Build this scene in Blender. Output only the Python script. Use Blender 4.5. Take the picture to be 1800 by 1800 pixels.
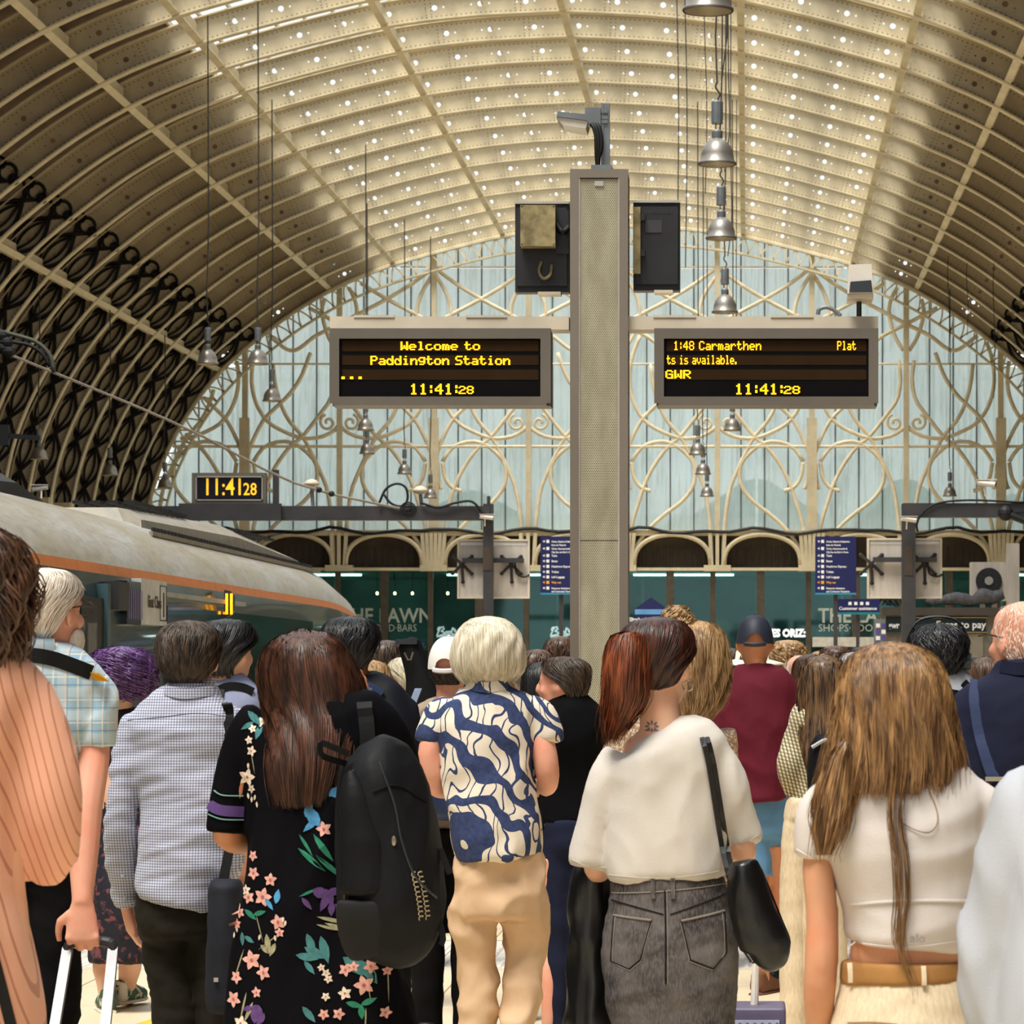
import bpy, bmesh, math, random
import numpy as np
from mathutils import Vector, Matrix
from mathutils.bvhtree import BVHTree

random.seed(7)
RNG = np.random.default_rng(7)
for o in list(bpy.data.objects):
    bpy.data.objects.remove(o, do_unlink=True)
SC = bpy.context.scene
COL = SC.collection
PI = math.pi

# ---------------------------------------------------------------- camera
F = 5800.0                 # focal length in pixels of the 1800 frame
VX, VY = 1315.0, 1177.0    # vanishing point of the platform axis
EYE = 1.55
cam = bpy.data.cameras.new('camera')
cam.sensor_width = 36.0
cam.lens = F / 1800 * 36.0
cam.shift_x = (900 - VX) / 1800
cam.shift_y = (VY - 900) / 1800
cam.clip_start = 0.1
cam.clip_end = 600
cam.dof.use_dof = True
cam.dof.focus_distance = 12.5
cam.dof.aperture_fstop = 20.0
cam_o = bpy.data.objects.new('camera', cam)
cam_o.location = (0, 0, EYE)
cam_o.rotation_euler = (PI / 2, 0, 0)
COL.objects.link(cam_o)
SC.camera = cam_o

# ---------------------------------------------------------------- world, sun, exposure
world = bpy.data.worlds.new('sky')
SC.world = world
world.use_nodes = True
bg = world.node_tree.nodes['Background']
bg.inputs[0].default_value = (0.92, 0.96, 1.0, 1)
bg.inputs[1].default_value = 2.0
sun = bpy.data.lights.new('sun', 'SUN')
sun.energy = 8.0
sun.angle = math.radians(24)
sun.color = (1.0, 0.95, 0.86)
sun_o = bpy.data.objects.new('sun', sun)
sun_o.rotation_euler = (math.radians(20), math.radians(-12), 0)
COL.objects.link(sun_o)
vs = SC.view_settings
vs.view_transform = 'Standard'
vs.look = 'None'
vs.exposure = -0.55
vs.gamma = 1.0
vs.use_curve_mapping = False
SC.display_settings.display_device = 'sRGB'

cy = SC.cycles
cy.max_bounces = 5; cy.diffuse_bounces = 3; cy.glossy_bounces = 2; cy.transmission_bounces = 3; cy.transparent_max_bounces = 6
cy.caustics_reflective = False; cy.caustics_refractive = False
cy.use_adaptive_sampling = True; cy.adaptive_threshold = 0.05; cy.adaptive_min_samples = 16; cy.use_light_tree = False

# ---------------------------------------------------------------- helpers
def lin(c):
    r = []
    for v in c[:3]:
        v = v / 255.0
        r.append(v / 12.92 if v <= 0.04045 else ((v + 0.055) / 1.055) ** 2.4)
    return (*r, 1.0)

def at(px, py, Y):
    return Vector(((px - VX) * Y / F, Y, EYE + (VY - py) * Y / F))

class NT:
    """small wrapper to wire node trees"""
    def __init__(s, name):
        s.m = bpy.data.materials.new(name)
        s.m.use_nodes = True
        s.t = s.m.node_tree
        s.t.nodes.clear()
        s.out = s.t.nodes.new('ShaderNodeOutputMaterial')
    def n(s, typ, **kw):
        nd = s.t.nodes.new(typ)
        for k, v in kw.items():
            if k.startswith('i_'):
                key = k[2:].replace('_', ' ')
                nd.inputs[key].default_value = v
            else:
                setattr(nd, k, v)
        return nd
    def l(s, a, b):
        s.t.links.new(a, b)
    def math(s, op, a, b=None, c=None, clamp=False):
        nd = s.t.nodes.new('ShaderNodeMath'); nd.operation = op; nd.use_clamp = clamp
        for i, v in enumerate((a, b, c)):
            if v is None: continue
            if isinstance(v, (int, float)): nd.inputs[i].default_value = v
            else: s.l(v, nd.inputs[i])
        return nd.outputs[0]
    def mix(s, fac, a, b):
        nd = s.t.nodes.new('ShaderNodeMix'); nd.data_type = 'RGBA'
        for sock, v in ((nd.inputs[0], fac), (nd.inputs[6], a), (nd.inputs[7], b)):
            if isinstance(v, (int, float)): sock.default_value = v
            elif isinstance(v, tuple): sock.default_value = v
            else: s.l(v, sock)
        return nd.outputs[2]
    def coords(s, kind='Object', scale=(1, 1, 1)):
        tc = s.n('ShaderNodeTexCoord')
        mp = s.n('ShaderNodeMapping')
        mp.inputs['Scale'].default_value = scale
        s.l(tc.outputs[kind], mp.inputs[0])
        return mp.outputs[0]
    def sep(s, v):
        nd = s.n('ShaderNodeSeparateXYZ'); s.l(v, nd.inputs[0]); return nd.outputs
    def noise(s, v, scale, detail=3, rough=.55, dist=0):
        nd = s.n('ShaderNodeTexNoise'); s.l(v, nd.inputs['Vector'])
        nd.inputs['Scale'].default_value = scale; nd.inputs['Detail'].default_value = detail
        nd.inputs['Roughness'].default_value = rough; nd.inputs['Distortion'].default_value = dist
        return nd.outputs[0]
    def ramp(s, f, lo, hi):
        nd = s.n('ShaderNodeMapRange'); s.l(f, nd.inputs[0])
        nd.inputs[1].default_value = lo; nd.inputs[2].default_value = hi
        nd.clamp = True
        return nd.outputs[0]
    def bsdf(s, col, rough=.6, metal=0, bump=None, bstr=.3, bdist=.002, spec=.4, coat=0, sheen=0, emit=None, estr=0):
        b = s.n('ShaderNodeBsdfPrincipled')
        if isinstance(col, tuple): b.inputs['Base Color'].default_value = col
        else: s.l(col, b.inputs['Base Color'])
        if isinstance(rough, (int, float)): b.inputs['Roughness'].default_value = rough
        else: s.l(rough, b.inputs['Roughness'])
        b.inputs['Metallic'].default_value = metal
        b.inputs['Specular IOR Level'].default_value = spec
        b.inputs['Coat Weight'].default_value = coat
        b.inputs['Sheen Weight'].default_value = sheen
        if emit is not None:
            b.inputs['Emission Color'].default_value = emit; b.inputs['Emission Strength'].default_value = estr
        if bump is not None:
            bp = s.n('ShaderNodeBump'); bp.inputs['Strength'].default_value = bstr; bp.inputs['Distance'].default_value = bdist
            s.l(bump, bp.inputs['Height']); s.l(bp.outputs[0], b.inputs['Normal'])
        s.l(b.outputs[0], s.out.inputs[0])
        return b

MATS = {}
def mk(name, rgb, rough=.6, metal=0, var=.12, scale=6.0, stretch=(1, 1, 1), bump=0, bscale=None, spec=.4, coat=0, sheen=0, emit=None, estr=0, rgb2=None, lo=.35, hi=.65):
    """one-colour procedural material with a noise variation"""
    if name in MATS: return MATS[name]
    t = NT(name)
    c = t.coords('Object', stretch)
    nz = t.noise(c, scale, 4)
    a = lin(rgb)
    if rgb2 is None:
        lo_c = tuple(v * (1 - var) for v in a[:3]) + (1,)
        hi_c = tuple(min(1, v * (1 + var)) for v in a[:3]) + (1,)
    else:
        lo_c, hi_c = a, lin(rgb2)
    col = t.mix(t.ramp(nz, lo, hi), lo_c, hi_c)
    bh = None
    if bump: bh = t.noise(c, bscale or scale * 6, 3)
    t.bsdf(col, rough, metal, bh, bump, spec=spec, coat=coat, sheen=sheen, emit=lin(emit) if emit else None, estr=estr)
    if emit: t.m.cycles.emission_sampling = 'NONE'
    MATS[name] = t.m
    return t.m

# --- mesh building
class MB:
    def __init__(s):
        s.v = []; s.f = []; s.n = 0; s.fm = []
    def add(s, v, f, mi=0):
        v = np.asarray(v, float).reshape(-1, 3)
        s.v.append(v)
        for q in f: s.f.append(tuple(int(i) + s.n for i in q))
        s.fm += [mi] * len(f)
        s.n += len(v)
        return s
    def box(s, lo, hi, mi=0):
        x0, y0, z0 = lo; x1, y1, z1 = hi
        v = [(x0,y0,z0),(x1,y0,z0),(x1,y1,z0),(x0,y1,z0),(x0,y0,z1),(x1,y0,z1),(x1,y1,z1),(x0,y1,z1)]
        return s.add(v, [(0,3,2,1),(4,5,6,7),(0,1,5,4),(1,2,6,5),(2,3,7,6),(3,0,4,7)], mi)
    def cbox(s, c, d, mi=0):
        return s.box([c[i] - d[i] / 2 for i in range(3)], [c[i] + d[i] / 2 for i in range(3)], mi)
    def tube(s, P, R, n=8, cap=True, hint=(1, 0, 0), mi=0):
        v, f = tube_geo(P, R, n, cap, hint)
        return s.add(v, f, mi)
    def ell(s, c, r, nu=12, nv=8, M=None, mi=0):
        v = []; f = []
        v.append((0, 0, -1))
        for j in range(1, nv):
            ph = -PI / 2 + PI * j / nv
            for i in range(nu):
                a = 2 * PI * i / nu
                v.append((math.cos(ph) * math.cos(a), math.cos(ph) * math.sin(a), math.sin(ph)))
        v.append((0, 0, 1))
        for i in range(nu):
            f.append((0, 1 + (i + 1) % nu, 1 + i))
            for j in range(nv - 2):
                a = 1 + j * nu
                f.append((a + i, a + (i + 1) % nu, a + nu + (i + 1) % nu, a + nu + i))
            b = 1 + (nv - 2) * nu
            f.append((b + i, b + (i + 1) % nu, len(v) - 1))
        v = np.array(v) * np.array(r)
        if M is not None: v = v @ np.array(M).T
        return s.add(v + np.array(c), f, mi)
    def prism(s, poly, y0, y1, mi=0):
        """polygon given in (x, z), extruded along y"""
        n = len(poly)
        v = [(x, y0, z) for x, z in poly] + [(x, y1, z) for x, z in poly]
        f = [tuple(range(n)), tuple(range(2 * n - 1, n - 1, -1))]
        for i in range(n):
            j = (i + 1) % n
            f.append((j, i, n + i, n + j))
        return s.add(v, f, mi)
    def lathe(s, prof, n=24, c=(0, 0, 0), mi=0):
        """prof: list of (radius, z)"""
        v = []; f = []
        for r, z in prof:
            for i in range(n):
                a = 2 * PI * i / n
                v.append((c[0] + r * math.cos(a), c[1] + r * math.sin(a), c[2] + z))
        for j in range(len(prof) - 1):
            for i in range(n):
                k = (i + 1) % n
                f.append((j * n + i, j * n + k, (j + 1) * n + k, (j + 1) * n + i))
        return s.add(v, f, mi)
    def bar(s, p0, p1, w, h=None, hint=(0, 1, 0), mi=0):
        """square bar between two points"""
        h = h or w
        return s.tube([p0, p1], [(w * .7071, h * .7071)] * 2, 4, True, hint, mi)
    def mesh(s, name):
        me = bpy.data.meshes.new(name)
        v = np.concatenate(s.v) if s.v else np.zeros((0, 3))
        me.from_pydata(v.tolist(), [], s.f)
        if any(s.fm): me.polygons.foreach_set('material_index', s.fm)
        return me
    def obj(s, name, mat=None, parent=None, smooth=False, **props):
        me = s.mesh(name)
        return link(me, name, mat, parent, smooth, **props)

def tube_geo(P, R, n=8, cap=True, hint=(1, 0, 0)):
    P = np.asarray(P, float); m = len(P)
    R = np.asarray(R, float)
    if R.ndim == 0: R = np.full((m, 2), float(R))
    elif R.ndim == 1: R = np.stack([R, R], 1)
    T = np.gradient(P, axis=0) if m > 2 else np.repeat([(P[-1] - P[0])], m, 0)
    T = T / (np.linalg.norm(T, axis=1, keepdims=True) + 1e-9)
    h = np.array(hint, float)
    if abs(np.dot(h, T[0])) > .95: h = np.array((0, 1, 0.)) if abs(T[0][1]) < .9 else np.array((0, 0, 1.))
    V = []
    ang = np.arange(n) * 2 * PI / n + (PI / 4 if n == 4 else 0)
    a = None
    for i in range(m):
        ref = h if a is None else a
        a2 = ref - T[i] * np.dot(ref, T[i])
        nr = np.linalg.norm(a2)
        if nr < 1e-4: a2 = np.cross(T[i], (0.3, 0.5, 0.8)); nr = np.linalg.norm(a2)
        a = a2 / nr
        b = np.cross(T[i], a)
        V.append(P[i] + np.cos(ang)[:, None] * a * R[i, 0] + np.sin(ang)[:, None] * b * R[i, 1])
    V = np.concatenate(V)
    Fc = []
    for j in range(m - 1):
        for i in range(n):
            k = (i + 1) % n
            Fc.append((j * n + i, j * n + k, (j + 1) * n + k, (j + 1) * n + i))
    if cap:
        Fc.append(tuple(range(n - 1, -1, -1)))
        Fc.append(tuple(range((m - 1) * n, m * n)))
    return V, Fc

def link(me, name, mat=None, parent=None, smooth=False, **props):
    o = bpy.data.objects.new(name, me)
    if mat is not None:
        for mm in (mat if isinstance(mat, (list, tuple)) else [mat]): me.materials.append(mm)
    if smooth: me.polygons.foreach_set('use_smooth', [True] * len(me.polygons))
    COL.objects.link(o)
    if parent is not None: o.parent = parent
    for k, v in props.items(): o[k] = v
    return o

def thing(name, label, cat, loc=(0, 0, 0), rz=0, group=None, kind=None):
    o = bpy.data.objects.new(name, None)
    o.empty_display_size = .1
    o.location = loc; o.rotation_euler = (0, 0, rz)
    COL.objects.link(o)
    o['label'] = label; o['category'] = cat
    if group: o['group'] = group
    if kind: o['kind'] = kind
    return o

def tag(o, label, cat, group=None):
    o['label'] = label; o['category'] = cat
    if group: o['group'] = group
    return o

def catmull(P, n):
    """resample a polyline of any dimension with a centripetal-like spline"""
    P = np.asarray(P, float)
    m = len(P)
    if m < 3:
        t = np.linspace(0, 1, n)[:, None]
        return P[0] * (1 - t) + P[-1] * t
    d = np.concatenate([[0], np.cumsum(np.linalg.norm(np.diff(P[:, :3], axis=0), axis=1))])
    d = d / d[-1]
    Q = np.concatenate([[2 * P[0] - P[1]], P, [2 * P[-1] - P[-2]]])
    out = []
    for t in np.linspace(0, 1, n):
        i = min(m - 2, max(0, int(np.searchsorted(d, t, 'right') - 1)))
        u = (t - d[i]) / max(1e-9, d[i + 1] - d[i])
        p0, p1, p2, p3 = Q[i], Q[i + 1], Q[i + 2], Q[i + 3]
        out.append(.5 * (2 * p1 + (p2 - p0) * u + (2 * p0 - 5 * p1 + 4 * p2 - p3) * u * u + (3 * p1 - p0 - 3 * p2 + p3) * u ** 3))
    return np.array(out)

TMP = bpy.data.scenes.new('workbench')
def evaluated_mesh(o):
    """mesh of an object with its modifiers, worked out in a scene of its own and then removed"""
    TMP.collection.objects.link(o)
    with bpy.context.temp_override(scene=TMP, view_layer=TMP.view_layers[0]):
        dg = bpy.context.evaluated_depsgraph_get()
        me = bpy.data.meshes.new_from_object(o.evaluated_get(dg))
    bpy.data.objects.remove(o)
    return me

def text_mesh(body, size, extrude=.002, shear=0, bold=0, spacing=1.0, align='LEFT', xscale=1.0):
    cu = bpy.data.curves.new('t', 'FONT')
    cu.body = body; cu.size = size; cu.extrude = extrude; cu.shear = shear; cu.offset = bold
    cu.space_character = spacing; cu.align_x = align; cu.resolution_u = 2
    o = bpy.data.objects.new('t', cu)
    me = evaluated_mesh(o); bpy.data.curves.remove(cu)
    if xscale != 1.0:
        me.transform(Matrix.Diagonal((xscale, 1, 1, 1)))
    return me

def text_obj(body, loc, size, mat, parent=None, name='lettering', rz=0, align='LEFT', **kw):
    """upright lettering, read from -Y"""
    me = text_mesh(body, size, align=align, **kw)
    me.transform(Matrix.Rotation(PI / 2, 4, 'X'))
    if rz: me.transform(Matrix.Rotation(rz, 4, 'Z'))
    me.transform(Matrix.Translation(loc))
    return link(me, name, mat, parent)

def noise_np(p, seed=0, n=6, f=1.0):
    """cheap smooth noise, sum of sines, about -1..1"""
    r = np.random.default_rng(seed)
    out = np.zeros(len(p))
    for i in range(n):
        k = r.normal(size=3) * f * (1 + .5 * i)
        w = r.normal(size=3) * f * .7
        out += np.sin(p @ k + r.uniform(0, 6.28) + 1.2 * np.sin(p @ w + r.uniform(0, 6.28))) / (1 + .35 * i)
    return out / 2.2
# ================================================================ materials of the setting
def mat_paint(name, rgb, rivets=False):
    t = NT(name)
    c = t.coords('Object', (1, 1, 1))
    n1 = t.noise(c, .8, 5, .6); n2 = t.noise(c, 7, 4, .6)
    a = lin(rgb)
    d = tuple(v * .72 for v in a[:3]) + (1,)
    col = t.mix(t.ramp(n1, .35, .7), a, d)
    col = t.mix(t.math('MULTIPLY', t.ramp(n2, .55, .8), .35), col, lin((120, 95, 65)))
    bump = None
    if rivets:
        at_ = t.n('ShaderNodeAttribute', attribute_name='sr')
        s = t.sep(at_.outputs['Vector'])
        su = t.math('SUBTRACT', t.math('FRACT', t.math('MULTIPLY', s[0], 9.0)), .5)
        su = t.math('DIVIDE', su, 9.0)
        def row(r0):
            dr = t.math('SUBTRACT', s[1], r0)
            d2 = t.math('ADD', t.math('MULTIPLY', su, su), t.math('MULTIPLY', dr, dr))
            return t.math('LESS_THAN', d2, .017 ** 2)
        dots = t.math('ADD', row(.07), row(.46))
        # vertical joint rows every 2 m
        sv = t.math('SUBTRACT', t.math('FRACT', t.math('MULTIPLY', s[0], .5)), .5)
        sv = t.math('DIVIDE', sv, .5)
        rv = t.math('DIVIDE', t.math('SUBTRACT', t.math('FRACT', t.math('MULTIPLY', s[1], 12.0)), .5), 12.0)
        for off in (-.06, .06):
            ds = t.math('SUBTRACT', sv, off)
            d2 = t.math('ADD', t.math('MULTIPLY', ds, ds), t.math('MULTIPLY', rv, rv))
            dots = t.math('ADD', dots, t.math('LESS_THAN', d2, .015 ** 2))
        dots = t.math('MINIMUM', dots, 1.0)
        col = t.mix(t.math('MULTIPLY', dots, .72), col, lin((78, 62, 45)))
    t.bsdf(col, .55, 0, spec=.3)
    MATS[name] = t.m
    return t.m

M_RIB = mat_paint('rib_paint', (212, 198, 168), True)
M_CREAM = mat_paint('cream_paint', (232, 218, 186))
M_CREAM2 = mk('cream_ironwork', (236, 222, 192), .5, var=.1, scale=3)
M_CLAD = mk('roof_boarding', (92, 70, 52), .8, var=.25, scale=2.5, stretch=(1, .15, 1))
M_SCROLL = mk('black_ironwork', (20, 17, 20), .5, var=.3, scale=8)
M_MULL = mk('grey_mullion', (92, 96, 96), .5)
M_DARKPANEL = mk('brown_panel', (70, 60, 52), .7, var=.25, scale=1.2)
M_BRONZE = mk('bronze_frame', (88, 80, 68), .4, .3, var=.15)

# roof glass: lets daylight through
def mat_roofglass():
    t = NT('roof_glazing')
    tr = t.n('ShaderNodeBsdfTransparent'); tr.inputs[0].default_value = (.88, .90, .90, 1)
    t.l(tr.outputs[0], t.out.inputs[0])
    return t.m
M_ROOFGLASS = mat_roofglass()

def mat_screenglass():
    """dusty station glass with rain streaks"""
    t = NT('dusty_glass')
    c = t.coords('Object', (1, 1, 1))
    cs = t.coords('Object', (5.0, 1, .22))
    streak = t.ramp(t.noise(cs, 2.2, 5, .65), .48, .72)
    cloud = t.ramp(t.noise(c, .35, 3), .3, .7)
    tr = t.n('ShaderNodeBsdfTransparent'); tr.inputs[0].default_value = (.83, .86, .84, 1)
    df = t.n('ShaderNodeBsdfDiffuse'); df.inputs[0].default_value = lin((176, 190, 184))
    tl = t.n('ShaderNodeBsdfTranslucent'); tl.inputs[0].default_value = (.88, .90, .87, 1)
    a = t.n('ShaderNodeMixShader'); a.inputs[0].default_value = .55
    t.l(df.outputs[0], a.inputs[1]); t.l(tl.outputs[0], a.inputs[2])
    fac = t.math('ADD', t.math('MULTIPLY', streak, .38), t.math('ADD', t.math('MULTIPLY', cloud, .12), .40))
    m = t.n('ShaderNodeMixShader'); t.l(fac, m.inputs[0])
    t.l(tr.outputs[0], m.inputs[1]); t.l(a.outputs[0], m.inputs[2])
    gl = t.n('ShaderNodeBsdfGlossy'); gl.inputs['Roughness'].default_value = .08
    m2 = t.n('ShaderNodeMixShader'); m2.inputs[0].default_value = .05
    t.l(m.outputs[0], m2.inputs[1]); t.l(gl.outputs[0], m2.inputs[2])
    t.l(m2.outputs[0], t.out.inputs[0])
    return t.m
M_SCREENGLASS = mat_screenglass()

def mat_shopglass():
    t = NT('shop_glass')
    tr = t.n('ShaderNodeBsdfTransparent'); tr.inputs[0].default_value = (.42, .58, .56, 1)
    gl = t.n('ShaderNodeBsdfGlossy'); gl.inputs['Roughness'].default_value = .03; gl.inputs[0].default_value = (.45, .7, .68, 1)
    fr = t.n('ShaderNodeFresnel'); fr.inputs[0].default_value = 1.5
    m = t.n('ShaderNodeMixShader'); t.l(t.math('ADD', t.math('MULTIPLY', fr.outputs[0], 1.0), .03), m.inputs[0])
    t.l(tr.outputs[0], m.inputs[1]); t.l(gl.outputs[0], m.inputs[2]); t.l(m.outputs[0], t.out.inputs[0])
    return t.m
M_SHOPGLASS = mat_shopglass()

def mat_floor(name, rgb, joints=False):
    t = NT(name)
    c = t.coords('Object', (1, 1, 1))
    n1 = t.noise(c, 1.2, 4); n2 = t.noise(c, 90, 2)
    a = lin(rgb)
    col = t.mix(t.ramp(n1, .3, .7), a, tuple(v * .86 for v in a[:3]) + (1,))
    col = t.mix(t.math('MULTIPLY', t.ramp(n2, .5, .7), .25), col, lin((188, 166, 130)))
    rough = t.ramp(n1, .2, .9)
    t.bsdf(col, t.math('ADD', t.math('MULTIPLY', rough, .2), .28), 0, spec=.4)
    return t.m
M_FLOOR = mat_floor('terrazzo_floor', (228, 210, 176))
M_SLAB = mat_floor('terrazzo_slab', (232, 214, 182))
M_TACT = mk('tactile_paving', (214, 206, 196), .6, var=.12, scale=5)
M_YELLOW = mk('yellow_line_paint', (222, 176, 40), .6, var=.12, scale=9)
M_TRACK = mk('track_ballast', (78, 70, 64), .9, var=.4, scale=14)

AX = -4.17      # roof axis
WALL = 110.0    # glazed end screen
WS = F / WALL
def W(px, py, dy=0.0):
    return Vector(((px - VX) / WS, WALL + dy, EYE + (VY - py) / WS))

# ================================================================ floor
fl = MB().box((-4.15, -60, -1.2), (3.2, 54, 0)).obj('floor', M_FLOOR, kind='structure')
MB().box((-24, -60, -1.6), (18, 54, -1.2)).obj('floor', M_TRACK, kind='structure')
MB().box((-24, 54, -1.2), (18, 125, 0)).obj('floor', M_FLOOR, kind='structure')
# paving slabs near enough to be told apart, sharing one mesh
slab_me = MB().box((-.445, -.445, 0), (.445, .445, .012)).mesh('paving_slab'); slab_me.materials.append(M_SLAB)
bev_rows = [r for r in range(13)]
for r in bev_rows:
    for c in range(8):
        x = -3.70 + c * .9; y = 12.9 + r * .9
        if abs(y - 17.9) < .95 and True: continue
        o = bpy.data.objects.new('paving_slab', slab_me); COL.objects.link(o)
        o.location = (x, y, -.004); o.parent = fl
# corduroy tactile paving behind the column
tm = MB()
tm.box((-.3, -.44, 0), (.3, .44, .010))
for i in range(8): tm.tube([(-.2625 + i * .075, -.43, .010), (-.2625 + i * .075, .43, .010)], [(.018, .008)] * 2, 6, True)
tact = tm.mesh('tactile_slab'); tact.materials.append(M_TACT)
for r in range(2):
    for c in range(11):
        o = bpy.data.objects.new('tactile_slab', tact); COL.objects.link(o)
        o.location = (-3.75 + c * .605, 17.46 + r * .885, -.002); o.parent = fl
MB().box((-4.13, 10, 0), (-4.0, 40, .006)).obj('edge_line', M_YELLOW, fl)
yl = MB(); yl.add([(-2.95, 12.6, .010), (-2.80, 12.6, .010), (-2.45, 14.6, .010), (-2.62, 14.6, .010), (-2.95, 12.6, 0), (-2.80, 12.6, 0), (-2.45, 14.6, 0), (-2.62, 14.6, 0)],
       [(0,1,2,3),(7,6,5,4),(0,4,5,1),(1,5,6,2),(2,6,7,3),(3,7,4,0)]); yl.obj('floor_marking', M_YELLOW, fl)

# ================================================================ roof
HALF = np.array([(0, 14.8), (2, 14.70), (3.7, 14.5), (4.97, 14.23), (6.45, 13.85), (7.9, 13.42), (9.43, 12.80), (10.8, 12.03), (12.03, 11.14),
                 (13.2, 10.15), (14.05, 9.18), (14.72, 8.16), (15.22, 7.2), (15.58, 6.3), (15.85, 5.2), (16.0, 3.8), (16.05, 2.0), (16.05, -1.55)])
R3 = catmull(np.c_[HALF, np.zeros(len(HALF))], 90)[:, :2]
PROF = np.concatenate([(R3 * [-1, 1])[::-1], R3[1:]])            # left base .. crown .. right base
SEG = np.linalg.norm(np.diff(PROF, axis=0), axis=1)
ARC = np.concatenate([[0], np.cumsum(SEG)]); ARC -= ARC[-1] / 2   # 0 at crown
_T = np.gradient(PROF, axis=0); _T /= np.linalg.norm(_T, axis=1, keepdims=True)
_N = np.c_[-_T[:, 1], _T[:, 0]]                                   # outward (up)
def pf(s, r=0.0):
    u = np.interp(s, ARC, PROF[:, 0]); h = np.interp(s, ARC, PROF[:, 1])
    nx = np.interp(s, ARC, _N[:, 0]); nz = np.interp(s, ARC, _N[:, 1])
    return AX + u + nx * r, EYE + h + nz * r
def s_of_u(u):
    i = np.argsort(PROF[:, 0]); return float(np.interp(u, PROF[i, 0], ARC[i]))
SMAX = ARC[-1]
SG = s_of_u(8.15)                       # glazed zone half length
Y0R, Y1R = -60.0, WALL + .3

def shell(s_list, r, y0, y1, th):
    m = MB(); a = [pf(s, r) for s in s_list]; b = [pf(s, r + th) for s in s_list]; n = len(a)
    v = [(x, y0, z) for x, z in a] + [(x, y1, z) for x, z in a] + [(x, y0, z) for x, z in b] + [(x, y1, z) for x, z in b]
    f = []
    for i in range(n - 1):
        f += [(i, i + 1, n + i + 1, n + i), (2*n + i, 3*n + i, 3*n + i + 1, 2*n + i + 1), (i, 2*n + i, 2*n + i + 1, i + 1), (n + i, n + i + 1, 3*n + i + 1, 3*n + i)]
    f += [(0, n, 3*n, 2*n), (n - 1, 3*n - 1, 4*n - 1, 2*n - 1)]
    return m.add(v, f)
cl = shell(np.linspace(-SMAX, -SG, 40), .78, Y0R, Y1R, .12)
c2 = shell(np.linspace(SG, SMAX, 40), .78, Y0R, Y1R, .12)
cl.add(np.concatenate(c2.v), c2.f)
ceiling = cl.obj('ceiling', M_CLAD, kind='structure')
g = MB(); gs = [pf(s, .66) for s in np.linspace(-SG - .1, SG + .1, 50)]
g.add([(x, Y0R, z) for x, z in gs] + [(x, Y1R, z) for x, z in gs], [(i, i + 1, 51 + i, 50 + i) for i in range(49)])
g.obj('glazing', M_ROOFGLASS, ceiling)
# glazing bars over the glass, seen between the nearer ribs
gb = MB()
for s in np.linspace(-SG, SG, 27):
    x, z = pf(s, .72); gb.box((x - .03, 58, z - .03), (x + .03, Y1R, z + .05))
gb.obj('glazing_bar', M_CREAM2, ceiling)

# --- one rib: web with punched holes, flanges, scrollwork; the mesh is shared by all ribs
D = .53
def rib_web():
    v, f, sr = [], [], []
    def vert(s, r):
        x, z = pf(s, r); v.append((x, 0, z)); sr.append((s + 40, r, 0)); return len(v) - 1
    cells = []
    holes = []
    for k in range(-7, 8): holes.append(k * 1.02 + .2)
    for sgn in (-1, 1):
        for q in (9.4, 11.9, 14.2): holes.append(sgn * q)
    holes.sort()
    s = -SMAX
    def plain(a, b):
        n = max(1, int((b - a) / .45))
        for i in range(n): cells.append((a + (b - a) * i / n, a + (b - a) * (i + 1) / n, 0))
    for i, h in enumerate(holes):
        a = h - .27
        if a > s: plain(s, a)
        cells.append((h - .27, h - .13, .021)); cells.append((h - .13, h + .13, .064)); cells.append((h + .13, h + .27, .021))
        s = h + .27
    plain(s, SMAX)
    for a, b, hr in cells:
        if hr == 0:
            i = [vert(a, 0), vert(b, 0), vert(b, D), vert(a, D)]; f.append(tuple(i)); continue
        m, rm = (a + b) / 2, D * .5
        sq = [(a, 0), (m, 0), (b, 0), (b, rm), (b, D), (m, D), (a, D), (a, rm)]
        out = [vert(*p) for p in sq]
        inn = []
        for p in sq:
            ang = math.atan2(p[1] - rm, (p[0] - m) * 2.2)
            inn.append(vert(m + hr * math.cos(ang), rm + hr * math.sin(ang)))
        for i in range(8):
            j = (i + 1) % 8; f.append((out[i], out[j], inn[j], inn[i]))
    me = bpy.data.meshes.new('rib'); me.from_pydata(v, [], f)
    at_ = me.attributes.new('sr', 'FLOAT_VECTOR', 'POINT'); at_.data.foreach_set('vector', np.array(sr).ravel())
    me.materials.append(M_RIB)
    return me
def rib_flange(r0, r1, w):
    m = MB(); ss = np.linspace(-SMAX, SMAX, 130)
    v = []; f = []
    for s in ss:
        for r, y in ((r0, -w), (r0, w), (r1, w), (r1, -w)):
            x, z = pf(s, r); v.append((x, y, z))
    for i in range(len(ss) - 1):
        for k in range(4):
            l = (k + 1) % 4; f.append((i*4 + k, i*4 + l, i*4 + 4 + l, i*4 + 4 + k))
    m.add(v, f); me = m.mesh('flange'); me.materials.append(M_CREAM); return me
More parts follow.
